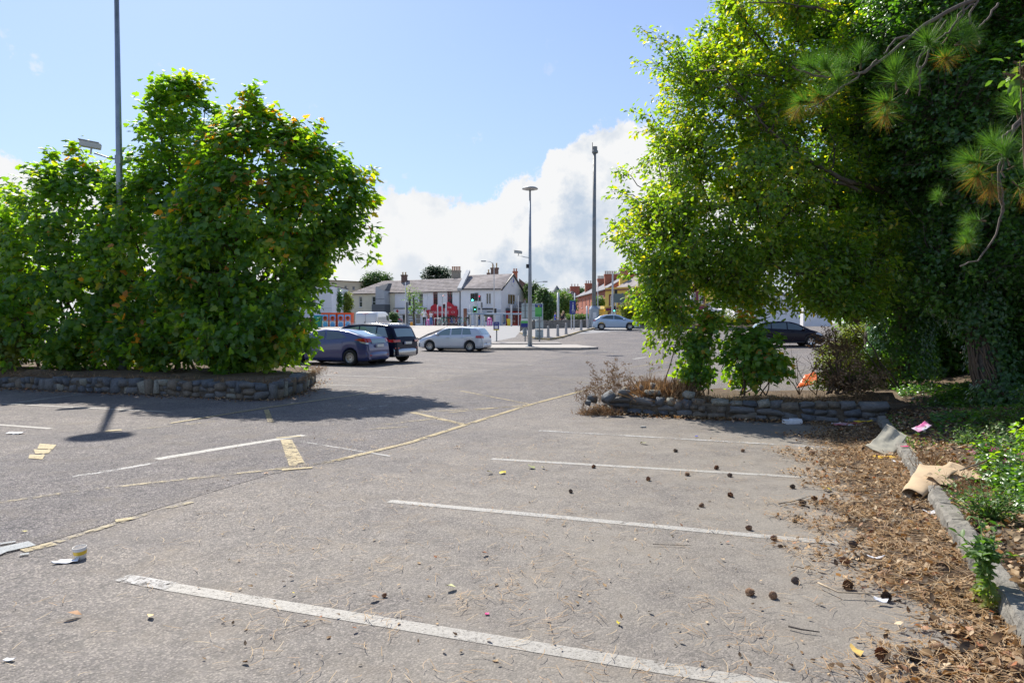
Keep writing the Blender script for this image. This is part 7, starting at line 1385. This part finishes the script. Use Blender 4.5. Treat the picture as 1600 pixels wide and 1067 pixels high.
# ================================================================== litter on the ground
g=np.random.default_rng(500)
def st_of(P): d=P-K0; return d@KD,d@KN
def litter_density(XY):
    """1 next to the kerb, 0 out on the asphalt; edge wavers"""
    s,t=st_of(XY); w=np.interp(s,[-5,-2.5,-1.5,-.6,.2,1.,1.8,2.6,3.5,4.6,5.5,6.5,7.6,8.6],[1.2,.9,.85,.7,.95,1.35,1.25,1.15,1.2,1.5,1.25,1.5,1.0,.5])
    w=w+.18*np.sin(s*4.3)+.12*np.sin(s*9.1+1); return np.clip(1-(-t)/w,0,1)
def scatter(n,dens_pow=1.,smin=-3.2,smax=8.4,tmin=-1.9,tmax=.02):
    out=[]
    while len(out)<n:
        q=g.random((n*3,2))*[smax-smin,tmax-tmin]+[smin,tmin]; XY=K0+q[:,:1]*KD+q[:,1:]*KN; d=litter_density(XY)**dens_pow
        # clumps
        cl=.55+.45*np.sin(XY[:,0]*7+np.sin(XY[:,1]*5)*2)*np.sin(XY[:,1]*6.3+1)
        out+=list(XY[g.random(len(XY))<d*cl])
    return np.array(out[:n])
def put(name,XY,ls,tmpl,m,label,cat,h=.03,flat=.5,rn=None,bz=0.):
    n=len(XY); Z=gz(XY[:,0],XY[:,1])+bz+g.random(n)**2*h+.006; P=np.concatenate([XY,Z[:,None]],1); b0=P.mean(0); b0[2]=0
    A=rdir(n,g); A[:,2]*=.25; o=leafobj(name,P-b0,np.array([0,0,1.])+rdir(n,g)*flat,A,ls*g.uniform(.5,1.35,n),tmpl,g.random(n) if rn is None else rn,m,None,label=label,cat=cat); o.location=b0; return o
LM_LITTER=leafmat('leaf_litter',[(0,(.035,.022,.015)),(.3,(.12,.07,.035)),(.55,(.27,.155,.065)),(.75,(.42,.27,.13)),(.9,(.55,.43,.28)),(1,(.36,.12,.045))],(1.3,1.,.6),.25,.6,.06)
put('leaf_litter',scatter(12000,1.5),.040,'curl',LM_LITTER,'drift of brown fallen leaves lying along the kerb','leaf litter',.05,.7)
q=scatter(1300,2.,-3.2,-.4); put('leaf_litter',q,.055,'curl',LM_LITTER,'large dry curled leaves piled against the kerb at the bottom right corner','leaf litter',.05,.8)
# soil-like debris beneath the leaves
XYd=[]; 
def debris():
    ss_=np.arange(-5,8.7,.1); vs=[];fs=[]
    tt_=np.linspace(0,1,9)
    for i,s in enumerate(ss_):
        w=float(np.interp(s,[-5,-2.5,-1.5,-.6,.2,1.,1.8,2.6,3.5,4.6,5.5,6.5,7.6,8.6],[.7,.5,.45,.3,.5,.8,.8,.75,.8,1.0,.8,1.,.7,.4]))+.12*math.sin(s*4.3)+.1*math.sin(s*9.1+1)+.06*math.sin(s*23)
        for j,u in enumerate(tt_):
            q=kb(s,-w*(1-u)); vs.append((q[0],q[1],float(gz(*q))+.007+.03*math.sin(min(1,u*1.5)*PI/2)*(.7+.5*mnoise.noise(Vector((q[0]*4,q[1]*4,0))))))
    for i in range(len(ss_)-1):
        for j in range(8): a=i*9+j; fs.append((a,a+1,a+10,a+9))
    m=bpy.data.materials.new('litter_debris'); m.use_nodes=True; t=m.node_tree; b=t.nodes['Principled BSDF']; V=t.nodes.new('ShaderNodeTexCoord').outputs['Object']
    n=NOISE(t,V,28,7,.75); n2=NOISE(t,V,4,5,.6); n3=NOISE(t,V,90,3,.7)
    c=MIX(t,SS(t,n,.35,.62),(.035,.022,.014),(.15,.09,.045)); c=MIX(t,SS(t,n3,.58,.74),c,(.30,.2,.11)); t.links.new(c,b.inputs['Base Color']); b.inputs['Roughness'].default_value=.95
    bn=t.nodes.new('ShaderNodeBump'); bn.inputs['Distance'].default_value=.03; t.links.new(M(t,'ADD',n,n3),bn.inputs['Height']); t.links.new(bn.outputs[0],b.inputs['Normal'])
    tr=t.nodes.new('ShaderNodeBsdfTransparent'); mx=t.nodes.new('ShaderNodeMixShader')
    a_=t.nodes.new('ShaderNodeAttribute'); a_.attribute_name='rnd'; t.links.new(SS(t,M(t,'ADD',a_.outputs['Fac'],M(t,'MULTIPLY',M(t,'SUBTRACT',n2,.5),1.2)),.25,.55),mx.inputs[0])
    t.links.new(tr.outputs[0],mx.inputs[1]); t.links.new(b.outputs[0],mx.inputs[2]); t.links.new(mx.outputs[0],t.nodes['Material Output'].inputs[0])
    V_=np.array(vs); link('leaf_mould',npmesh('leaf_mould',V_,np.array(fs),m,np.tile(tt_**.6,len(ss_)),smooth=True),kind='structure')
debris()
# needles: thin straws, dense by the kerb, thinning across the bays
def needles(n,XY,L,name,label,zr=.015):
    V=[];a=g.uniform(0,2*PI,n); l=L*g.uniform(.5,1.2,n); d=np.stack([np.cos(a),np.sin(a)],-1); nn=np.stack([-d[:,1],d[:,0]],-1); w=.0014+.0006*g.random(n); bow=g.normal(size=n)*.12*l
    z=gz(XY[:,0],XY[:,1])+.010+g.random(n)*zr
    P=[]
    for f,ww in ((-.5,1),(-.17,1),(.17,1),(.5,.6)):
        c=XY+d*(l*f)[:,None]+nn*(bow*(1-4*f*f))[:,None]
        for s in (-1,1): q=c+nn*(w*ww*s)[:,None]; P.append(np.concatenate([q,(z+(f+.5)*.012*(s*0+1))[:,None]],1))
    V=np.stack(P,1); Fq=np.array([(0,1,3,2),(2,3,5,4),(4,5,7,6)]); Fc=Fq[None]+(np.arange(n)*8)[:,None,None]; b0=np.array([XY[:,0].mean(),XY[:,1].mean(),0])
    o=link(name,npmesh(name,V.reshape(-1,3)-b0,Fc.reshape(-1,4),LM_LITTER,np.repeat(.55+.4*g.random(n),8)),None,kind='stuff',label=label,cat='pine needles'); o.location=b0
needles(13000,scatter(13000,.7),.13,'pine_needles','straw-coloured pine needles strewn through the leaf litter by the kerb',.055)
cl=[]
for k in range(150):
    Y=g.uniform(2.6,10); c=np.array([g.uniform(-1.8,3.6)*(Y/6+.2),Y]); m_=int(g.integers(4,22)); cl.append(c+g.normal(size=(m_,2))*.12*g.uniform(.5,1.8))
cl.append(np.stack([g.uniform(-3,4.5,1100),g.uniform(2.4,9.5,1100)],-1)); cl=np.concatenate(cl); needles(len(cl),cl,.10,'pine_needles','loose pine needles scattered over the open bays')
# little leaf scraps along the wall feet and on the asphalt
def alongpath(pt,tot,n,off):
    out=[]
    for u in g.random(n): p,d=pt(tot*u); nn=Vector((d.y,-d.x,0)); q=p+nn*abs(g.normal())*off; out.append((q.x,q.y))
    return np.array(out)
put('leaf_litter',alongpath(ptL,totL,1500,.22),.05,'curl',LM_LITTER,'thin line of brown leaves at the foot of the long left wall','leaf litter',.03,.5)
put('leaf_litter',alongpath(ptR,totR,1300,.14),.055,'curl',LM_LITTER,'rusty leaves caught at the foot of the right-hand wall','leaf litter',.03,.6)
XYb=np.array([np.array(kb(a,b)) for a,b in zip(g.uniform(-3,9,15000),.16+g.random(15000)**1.5*5)]); n=len(XYb); s_,t_=st_of(XYb); Pz=gz(XYb[:,0],XYb[:,1])+bank_h(s_,t_)+.015
o=leafobj('leaf_litter',np.concatenate([XYb,Pz[:,None]],1),np.array([0,0,1.])+rdir(n,g)*.6,rdir(n,g)*[1,1,.2],.055*g.uniform(.5,1.3,n),'curl',g.random(n),LM_LITTER,None,label='fallen leaves and twigs on the raised bank behind the kerb',cat='leaf litter')
pe=np.array([[p.x,p.y] for p in [gp(x,y) for x,y in zip(g.uniform(300,1300,260),650+g.random(260)**1.3*400)]]); put('leaf_scraps',pe,.028,'curl',LM_LITTER,'tiny dry leaf scraps dotted over the car park surface','leaf scraps',.01,.4)
# single fallen leaves one can point at
def leafone(px,py,col,size,label,yaw=0.):
    n=1; V,Fc,r=leaves(np.zeros((1,3)),np.array([[.15,.1,1.]]),np.array([[math.cos(yaw),math.sin(yaw),.1]]),np.array([size]),'curl',np.array([.5]))
    m=mat('fallen_'+'_'.join(str(int(c*100)) for c in col),col,.6); o=link('fallen_leaf',npmesh('fallen_leaf',V,Fc,m),None,label=label,cat='leaf'); o.location=gp(px,py,.012)
Yl=(.62,.5,.04); Br=(.32,.16,.06); Cr=(.6,.55,.28)
for a in ((781,740,Yl,.11,'bright yellow leaf lying above the second bay line'),(769,738,Cr,.08,'pale yellow leaf just left of the bright yellow one'),(835,732,(.3,.33,.12),.12,'olive green leaf in the third bay, right of the bright yellow leaf'),(713,917,(.5,.5,.25),.08,'pale cream-green leaf in the nearest full bay'),
    (461,926,Yl,.03,'tiny orange-yellow leaf just above the nearest bay line'),(128,960,Br,.09,'thin brown leaf lower left, below the paper cup'),(233,960,(.6,.42,.2),.06,'small tan leaf right of the thin brown leaf lower left'),(593,934,Br,.07,'brown leaf lying above the nearest bay line, centre'),(1345,1025,(.62,.42,.12),.10,'amber leaf near the bottom right corner on bare asphalt'),
    (1093,1067,Cr,.05,'cream leaf at the bottom edge near the nearest bay line'),(967,975,Yl,.035,'small yellow leaf just above the right half of the nearest bay line'),(32,830,(.35,.3,.05),.05,'yellow-brown leaf near the left edge'),(1001,692,(.3,.33,.1),.11,'green and yellow leaf in the far bay, left of the blue scrap'),(848,730,Cr,.06,'cream scrap of leaf close to the olive leaf'),
    (762,864,(.3,.12,.05),.06,'reddish brown leaf mid bay, centre right'),(412,740,Br,.06,'brown leaf on the worn yellow edge line'),(1300,766,Yl,.1,'pale yellow leaf at the edge of the leaf drift'),(522,583,Br,.15,'brown leaf lying between the maple and the violet-blue car')): leafone(*a,yaw=g.uniform(0,6))
# pine cones
def cone_mesh(k):
    g2=np.random.default_rng(900+k); P=[];Nn=[];A=[];n=64; i=np.arange(n); f=(i+.5)/n; th=i*2.39996; r=np.sin(np.clip(f*1.15,0,1)**.8*PI)*.30+.06; z=-.42+f*.85
    d=np.stack([np.cos(th),np.sin(th),np.zeros(n)],-1); X=d*(r*.5)[:,None]; X[:,2]=z; Aax=d+np.array([0,0,1])*(.05+f*.7)[:,None]
    LEAF['scale']=(np.array([(-.05,0,0),(.05,0,0),(.12,.30,.0),(0,.44,.10),(-.12,.30,0),(0,.25,-.05)]),np.array([(0,1,5),(1,2,5),(2,3,5),(3,4,5),(4,0,5)]))
    V,Fc,r_=leaves(X,np.cross(Aax,np.cross(np.array([[0,0,1.]]),d)),Aax,np.ones(n)*(.9+.2*g2.random(n)),'scale',g2.random(n)); 
    body=MB(); body.lathe([(0,-.42),(.08,-.38),(.12,-.15),(.12,.1),(.08,.3),(0,.4)],6); V2=np.array(body.v); F2=[]
    for f4 in body.f: F2+=[(f4[0],f4[1],f4[2]),(f4[0],f4[2],f4[3])]
    Vv=np.concatenate([V,V2]); Ff=np.concatenate([Fc,np.array(F2)+len(V)]); s=.062
    return npmesh('pine_cone',Vv*s,Ff,[CONE1,CONE2,CONE3][k%3])
CONE1=mat('cone_brown',(.17,.09,.05),.8,var=.5,vs=60,col2=(.30,.18,.10)); CONE2=mat('cone_dark',(.08,.055,.042),.85,col2=(.16,.11,.08),vs=60); CONE3=mat('cone_rust',(.2,.085,.035),.8,col2=(.3,.15,.08),vs=60)
CM=[cone_mesh(k) for k in range(6)]; CG='pine cones dropped on the asphalt and in the litter'
def cone(px,py,label,k,sc=1.):
    o=link('pine_cone',CM[k%6],None,label=label,cat='pine cone',group=CG); s=sc*g.uniform(.85,1.15); o.scale=(s,)*3; p=gp(px,py); o.location=(p.x,p.y,p.z+.026*s); o.rotation_euler=(PI/2+g.normal()*.25,g.normal()*.4,g.uniform(0,6.3))
for i,(x,y,l) in enumerate(((1171,930,'dark pine cone on bare asphalt, nearest of the ones clear of the litter'),(1243,911,'blackish pine cone right of and just beyond the nearest clear one'),(1210,844,'brown pine cone touching the lower edge of the second bay line'),(1171,828,'small cone just above the second bay line, left of the brown one'),(1243,816,'brown cone above the second bay line at the litter edge'),
    (1141,776,'round brown cone in the second bay between the two middle lines'),(1097,792,'small flattened brown cone left of the round one in the second bay'),(1239,763,'cone near the long dark stick, second bay'),(1120,733,'little cone just above the third bay line'),(1160,706,'cone in the third bay under the shaded strip'),(1055,706,'cone alone in the third bay, left of the others'),(1013,751,'small brown cone below the third bay line'),
    (1073,743,'tiny brown cone chip right of the one below the third bay line'),(892,770,'tiny dark cone in the centre of the second bay'),(928,731,'small reddish cone on the left half of the third bay line'),(1262,735,'cone on the third bay line where the litter begins'),(1140,745,'small cone on the far side of the second bay'),(600,933,'brown cone fragment above the nearest bay line'),(1208,935,'cone wrapped in needles beside the nearest clear one'),
    (1366,895,'cone in needles behind the blackish one'),(1478,942,'large open cone in the litter near the tall weed'),(1325,920,'rusty cone at the left end of the long forked twig'),(1385,938,'cone under the middle of the long forked twig'),(1415,918,'cone above the middle of the forked twig'),(1521,911,'spiky open cone at the right end of the forked twig'),(1402,887,'dark cone amid needles left of two side by side'),(1428,869,'big open cone, left of a side-by-side pair'),(1441,870,'brown cone, right of a side-by-side pair'),(1434,883,'grey-black cone just below the side-by-side pair'),
    (1322,883,'black cone at the edge of the litter beyond the bare patch'),(1378,851,'dark cone in the shaded litter'),(1334,856,'small dark cone left in the shaded litter'),(1395,860,'brown cone right in the shaded litter'),(1463,1023,'dark closed cone near the bottom, in dry leaves'),(1429,1031,'small black cone left of the closed one near the bottom'),(1378,1029,'tiny cone on bare asphalt at the bottom right'),(1505,1003,'rust-brown cone among the big dry leaves'),
    (1255,790,'cone in a cluster of four, left end'),(1272,783,'cone in a cluster of four, second'),(1290,786,'cone in a cluster of four, third'),(1303,779,'cone in a cluster of four, right end'),(1308,757,'big cone above the cluster of four'),(1341,777,'cone right of the cluster of four'),(1325,803,'cone below the cluster of four'),(1388,790,'cone beside the folded cardboard roll'),(1345,844,'pair of cones at the dark litter, upper'),(1390,829,'rusty cone in mid drift'),(1365,838,'small cone in mid drift'),(1284,725,'cone at the upper left of the drift'),(1262,703,'small cone at the far left of the drift'))): cone(x,y,l,i,(.45 if l.find('fragment')>=0 else .7) if i<20 else .92)
for k in range(18):
    q=scatter(1,2.,-2.6,7.2)[0]; o=link('pine_cone',CM[int(g.integers(0,6))],None,label='brown pine cone half buried in the leaf litter beside the kerb',cat='pine cone',group='pine cones buried in the leaf litter'); s_=g.uniform(.7,1.15); o.scale=(s_,)*3; o.location=(q[0],q[1],.035); o.rotation_euler=(PI/2+g.normal()*.5,g.normal()*.5,g.uniform(0,6.3))
sg_=[]
for q in scatter(240,1.,-3,8):
    a=g.uniform(0,2*PI); L_=g.uniform(.04,.20); z0_=.02+g.random()*.03; p0=np.array([q[0],q[1],z0_]); d_=np.array([math.cos(a),math.sin(a),g.normal()*.1]); sg_.append((curve3(p0,p0+d_*L_,(g.normal()*.2,0,0),4,.05,g),np.linspace(.0035,.0018,4)*g.uniform(.6,1.5)))
V,Fc=tubes_mesh(sg_,4); link('twig_litter',npmesh('twig_litter',V,Fc,mat('twig_grey',(.2,.155,.11),.9,var=.4,vs=2)),None,kind='stuff',label='short grey-brown twigs scattered through the leaf litter',cat='twigs')
# sticks
WOOD=mat('dead_wood',(.16,.12,.09),.85,var=.35,vs=20); WOODP=mat('dead_wood_pale',(.36,.29,.2),.85,var=.3,vs=20); WOODD=mat('dead_wood_dark',(.05,.04,.035),.85)
def stick(pts,r,m,label,fork=None,z=.012):
    P=[gp(x,y,z+r) for x,y in pts]; b=P[0].copy(); root=None; mb=MB(); n=len(P); mb.tube([p-b for p in P],[r*(1-.5*i/(n-1)) for i in range(n)],5); o=mb.build('stick',m,None,smooth=True,label=label,cat='stick'); o.location=b
    if fork: Q=[gp(x,y,z+r) for x,y in fork]; f=MB().tube([p-b for p in Q],[r*.7,r*.5,r*.3][:len(Q)],5).build('side_twig',m,o,smooth=True)
stick([(1278,910),(1310,925),(1380,928),(1420,922),(1460,912),(1518,915)],.006,WOODP,'long forked grey twig lying across the litter at the lower right',[(1450,920),(1425,926),(1400,930)],.03)
stick([(1232,978),(1252,983),(1281,987)],.006,WOODD,'short black stick on bare asphalt, lower right'); stick([(1217,787),(1240,783),(1266,775)],.006,WOODD,'dark stick poking out of the litter in the second bay'); stick([(1500,862),(1515,852),(1536,842)],.006,WOOD,'twig resting against the kerb, half way down')
stick([(1340,862-10),(1420,866),(1470,868-60)][:2],.005,WOODP,'pale bent twig in the middle of the drift',None,.03); stick([(1330,784),(1380,782),(1412,790)],.005,WOODP,'thin pale stick beside the folded cardboard',None,.03); stick([(1410,1062),(1420,1045),(1432,1040)],.006,WOOD,'curved brown twig at the bottom edge'); stick([(1262,850),(1280,848),(1292,849)],.004,WOODD,'small dark stick at the end of the second bay line')
stick([(1325,807),(1360,812),(1400,805)],.005,WOODP,'forked pale twig lower in the drift',[(1350,811),(1345,803),(1335,798)],.03); stick([(1467,965),(1490,978),(1520,985)],.004,WOODP,'straight straw-coloured twig below the large open cone',None,.02); stick([(1460,1000),(1470,1012)],.003,WOODP,'short pale twig near the big dry leaves',None,.02); stick([(1040-20,850),(1100-20,852)],.003,WOODD,'thin twig lying between the second and nearest bay lines'); stick([(1580,690),(1560,700),(1540,720),(1500,735)],.012,WOOD,'grey fallen branch on the bank at the right edge',None,.35)
# ---- rubbish
def slab(name,label,cat,px,py,poly,thick,m,rot=(0,0,0),dz=.01,bend=0.,cell=8,**t):
    """thin sheet with a bend, poly in metres"""
    import bmesh
    bm=bmesh.new(); bm.faces.new([bm.verts.new((x,y,0)) for x,y in poly]); ex=max(max(abs(x),abs(y)) for x,y in poly)
    for k in range(-cell,cell+1):
        for no in ((1,0,0),(0,1,0)): bmesh.ops.bisect_plane(bm,geom=bm.verts[:]+bm.edges[:]+bm.faces[:],plane_co=(no[0]*ex*k/cell,no[1]*ex*k/cell,0),plane_no=no)
    for v in bm.verts:
        x,y=v.co.x,v.co.y; v.co.z=bend*(x/ex)**2*ex+mnoise.noise(Vector((x*9/ex*.4,y*9/ex*.4,len(label))))*ex*.09
    bmesh.ops.recalc_face_normals(bm,faces=bm.faces[:]); r_=bmesh.ops.duplicate(bm,geom=bm.faces[:]); nv=[v for v in r_['geom'] if isinstance(v,bmesh.types.BMVert)]
    for v in nv: v.co.z-=thick
    bmesh.ops.reverse_faces(bm,faces=[f for f in r_['geom'] if isinstance(f,bmesh.types.BMFace)])
    be=[e for e in bm.edges if e.is_boundary]; bmesh.ops.bridge_loops(bm,edges=be); me=bpy.data.meshes.new(name); bm.to_mesh(me); bm.free(); me.materials.append(m)
    me.polygons.foreach_set('use_smooth',[True]*len(me.polygons)); o=link(name,me,None,label=label,cat=cat,**t); o.location=gp(px,py,dz); o.rotation_euler=rot; return o
CARD=mat('cardboard',(.46,.34,.21),.85,var=.12,vs=6); CARDG=mat('cardboard_grey',(.36,.34,.27),.85,var=.15,vs=6); PAPER=mat('paper_white',(.72,.73,.75),.6,var=.08,vs=20); ORG=mat('plastic_orange',(.62,.12,.02),.4,var=.2,vs=5); YELP=mat('plastic_yellow',(.75,.5,.04),.4)
# rolled cardboard
def card_roll():
    p=gp(1425,785); root=thing('folded_cardboard','tan cardboard sheet rolled open at the near end, draped over the kerb','cardboard',(p.x,p.y,0)); z0=gp(1425,785).z
    ax=(np.array(kb(3.75,.35))-np.array([p.x,p.y])); Lr=1.0
    a=np.array([p.x,p.y]); e=np.array(at(1495,722,0.1+float(kb(3.4,.3)[1]))[:2]); 
    d=Vector((e[0]-a[0],e[1]-a[1],0)); Ld=.62; d.normalize(); nrm=Vector((-d.y,d.x,0)); vs=[];fs=[];nu=14;nv=16
    for i in range(nu+1):
        u=i/nu; opn=1-u*.85
        for j in range(nv+1):
            th=-PI*.95+(j/nv)*PI*1.7; rr=.085*(1+.25*u); x=math.sin(th)*rr*(1.15+.5*u); z=(math.cos(th)*rr*.55*opn+rr*.55)+.03+u*.17+.008*math.sin(u*17+j)
            q=d*(u*Ld)+nrm*(-x); vs.append((q.x,q.y,z))
    for i in range(nu):
        for j in range(nv): A_=i*(nv+1)+j; fs.append((A_,A_+1,A_+nv+2,A_+nv+1))
    mb=MB(); mb.add(vs,fs); o=mb.build('rolled_sheet',CARD,root,smooth=True); md=o.modifiers.new('t','SOLIDIFY'); md.thickness=.005
    o2=slab('flap','x','x',1480,745,[(-.26,-.1),(.2,-.14),(.34,-.02),(.3,.12),(-.2,.13)],.005,CARD,(.25,-.1,.6),.2,.12); del o2['label'],o2['category']; wl=o2.location.copy(); o2.parent=root; o2.location=(wl.x-p.x,wl.y-p.y,wl.z)
    o3=slab('flap','y','y',1508,742,[(-.12,-.12),(.14,-.1),(.18,.08),(-.1,.12)],.005,CARD,(.15,.1,.3),.2,.1); del o3['label'],o3['category']; wl=o3.location.copy(); o3.parent=root; o3.location=(wl.x-p.x,wl.y-p.y,wl.z)
card_roll()
slab('bent_cardboard','bent grey-beige cardboard sheet propped on the kerb by the wall end','cardboard',1385,692,[(-.28,-.17),(.22,-.15),(.26,.14),(-.24,.15)],.012,CARDG,(.35,-.52,.5),.14,.28)
slab('cardboard_scrap','small grey-beige cardboard flap lying left of the bent sheet','cardboard',1352,686,[(-.12,-.05),(.12,-.05),(.12,.05),(-.1,.05)],.006,CARDG,(.05,.05,-.2),.02,.05)
def boxy(name,label,cat,px,py,sx,sy,sz,m,rz=0.,dz=0.,rx=0.): 
    o=MB().box(-sx/2,-sy/2,0,sx/2,sy/2,sz,min(sx,sy,sz)*.12).build(name,m,None,label=label,cat=cat); o.location=gp(px,py,dz); o.rotation_euler=(rx,0,rz); return o
bx=boxy('takeaway_box','white flattened takeaway box at the foot of the dark wall','litter',1238,662,.28,.16,.07,PAPER,.08); MB().box(-.02,-.07,.069,.135,.07,.085).build('lid',PAPER,bx)
slab('plastic_wrapper','crumpled red, white and yellow plastic wrapper at the wall foot near the kerb end','litter',1328,662,[(-.32,-.07),(.1,-.09),(.34,-.02),(.3,.08),(-.28,.08)],.004,mat('wrapper_red',(.5,.03,.06),.35,vs=3.,col2=(.75,.76,.78)),(.1,0,.15),.05,.03)
slab('plastic_wrapper','yellow plastic strip on top of the wrapper near the kerb end','litter',1348,658,[(-.16,-.03),(.18,-.03),(.2,.04),(-.15,.03)],.004,YELP,(.1,0,.2),.10,.05)
slab('yellow_packet','flat yellow packet lying on the leaves below the bent cardboard','litter',1380,714,[(-.13,-.05),(.14,-.05),(.15,.04),(-.1,.05)],.004,YELP,(.15,0,-.1),.04,.04)
slab('orange_sheet','folded orange plastic sheet leaning among the dried weeds','plastic sheet',1265,600,[(-.32,-.02),(.2,-.04),(.34,.32),(.1,.34)],.008,ORG,(.5,-.25,.1),.38,.08)
slab('orange_sheet','second orange plastic flap half buried in the weeds, right of the first','plastic sheet',1290,600,[(-.1,-.02),(.2,-.02),(.24,.22),(-.02,.24)],.008,ORG,(.7,.2,-.3),.36,.1)
slab('paper_scrap','crumpled white paper in the leaves beside the kerb, below the rolled cardboard','litter',1455,802,[(-.07,-.04),(.07,-.05),(.08,.04),(-.05,.05)],.003,PAPER,(.3,.2,.4),.04,.2)
slab('paper_scrap','white paper scrap under the forked twig','litter',1376,937,[(-.045,-.012),(.03,-.02),(.045,.012),(-.03,.02)],.003,PAPER,(.2,.1,-.3),.03,.3)
slab('paper_scrap','long pale paper strip in the litter above the forked twig','litter',1368,871,[(-.08,-.008),(.03,-.012),(.08,.01),(-.05,.014)],.003,PAPER,(.1,.1,.1),.04,.3)
slab('paper_scrap','white rag beside the yellow packet','litter',1405,722,[(-.1,-.03),(.1,-.03),(.1,.04),(-.08,.03)],.003,PAPER,(.2,.1,.1),.05,.2)
slab('magazine_page','pink and white glossy page on the bank below the flowers','litter',1440,668,[(-.16,-.06),(.15,-.05),(.17,.06),(-.14,.05)],.003,mat('glossy_pink',(.6,.1,.3),.3,vs=4,col2=(.8,.8,.85)),(.3,-.2,.5),.34,.1)
slab('pink_wrapper','small bright pink wrapper on the kerb top','litter',1414,697,[(-.05,-.02),(.05,-.02),(.05,.02),(-.05,.02)],.003,mat('hot_pink',(.75,.03,.2),.4),(0,0,.2),.17,.05)
slab('glass_shard','clear flattened plastic on the asphalt at the left edge','litter',24,676,[(-.12,-.05),(.1,-.06),(.12,.05),(-.1,.06)],.004,PAPER,(.05,0,0),.02,.05)
slab('paper_scrap','white tissue at the bottom left corner','litter',14,1030,[(-.025,-.012),(.025,-.012),(.025,.012),(-.02,.015)],.003,PAPER,(0,0,0),.01,.2)
o=MB().box(-.12,-.05,0,.12,.05,.045,.01).build('plastic_bottle',mat('pet_plastic',(.5,.52,.5),.15,coat=1.),None,label='squashed clear bottle on the bank among the rubbish, by the leaning trunk',cat='bottle'); q=kb(4.9,1.75); o.location=(q[0],q[1],float(bank_h(4.9,1.75))+.03); o.rotation_euler=(.1,0,.7)
for (s,t,l) in ((5.4,1.9,'white cup lid on the bank by the leaning trunk'),(4.7,1.4,'white carton standing on the bank above the rolled cardboard')):
    q=kb(s,t); o=MB().lathe([(0,0),(.045,0),(.055,.05),(.05,.06),(0,.062)],12).build('cup_lid',PAPER,None,label=l,cat='litter'); o.location=(q[0],q[1],float(bank_h(s,t))+.02); o.rotation_euler=(.6,.3,0)
q=kb(6.2,1.9)
# paper cup lying tilted, squashed paper beside it
p=gp(126,872); cup=thing('paper_cup','squashed white paper cup with a yellow band standing lower left','paper cup',p)
MB().lathe([(.034,0),(.036,.004),(.047,.085),(.045,.088),(.043,.08),(.032,.006),(0,.006)],20).build('cup',mat('cup_paper',(.7,.66,.6),.6),cup,smooth=True); MB().lathe([(.0408,.035),(.0442,.062)],20).build('band',YELP,cup,smooth=True).scale=(1.02,1.02,1); cup.rotation_euler=(.06,-.08,.5)
slab('paper_scrap','flattened white paper lying against the paper cup','litter',104,876,[(-.09,-.03),(.08,-.04),(.07,.03),(-.05,.035)],.003,PAPER,(0,0,.3),.012,.12)
boxy('stone_chip','flat pale stone alone on the asphalt above the far bay line','stone',1005,668,.09,.05,.025,ROCKM[3],.3)
slab('blue_scrap','tiny blue plastic scrap in the far bay','litter',1088,681,[(-.02,-.015),(.02,-.015),(.02,.015),(-.02,.015)],.003,mat('blue_plastic',(.02,.05,.7),.4),(0,0,0),.02,.1)
slab('pink_scrap','tiny hot pink scrap in the nearest full bay','litter',761,958,[(-.012,-.01),(.012,-.01),(.012,.01),(-.012,.01)],.003,mat('hot_pink',(.75,.03,.2),.4),(0,0,0),.01,.1)
# loose rocks on the wall end
for (px,py,Y,d,rt,k,l) in ((1022,606,12.9,(.15,.16,.19),(.1,.2,.3),0,'blue-grey upright block crowning the heap at the wall end'),(976,611,12.9,(.15,.14,.17),(.2,.3,.1),2,'dark block standing upright on the heap at the wall end'),(950,620,12.6,(.30,.19,.15),(.1,-.45,.4),1,'tilted olive-grey boulder leaning at the wall end'),(924,622,12.8,(.2,.18,.14),(.3,.1,.2),7,'brown lump at the very tip of the wall end'),(975,615-2,12.75,(.24,.2,.12),(0,.1,0),6,'dark flat stone under the upright block'),
    (1003,608,12.95,(.14,.14,.13),(.4,.5,.3),11,'small angular brown stone right of the upright block'),(1018,613,12.7,(.30,.22,.11),(0,.05,.1),5,'broad flat grey stone lying right on top of the wall end'),(1075,617,12.4,(.21,.17,.15),(.1,.1,.2),5,'rounded pale grey stone sitting on the wall left of the saplings'),(918,629,12.6,(.12,.1,.09),(.3,.2,0),7,'small brown rock low at the tip of the wall end'),(1010,627-2,12.62,(.1,.1,.1),(0,0,0),0,'small grey wedge between the heap stones')):
    z=at(px,py,Y); rock(None,z,d,rt,k,'loose_rock',label=l,cat='rock',group='loose rocks heaped at the end of the right-hand wall')
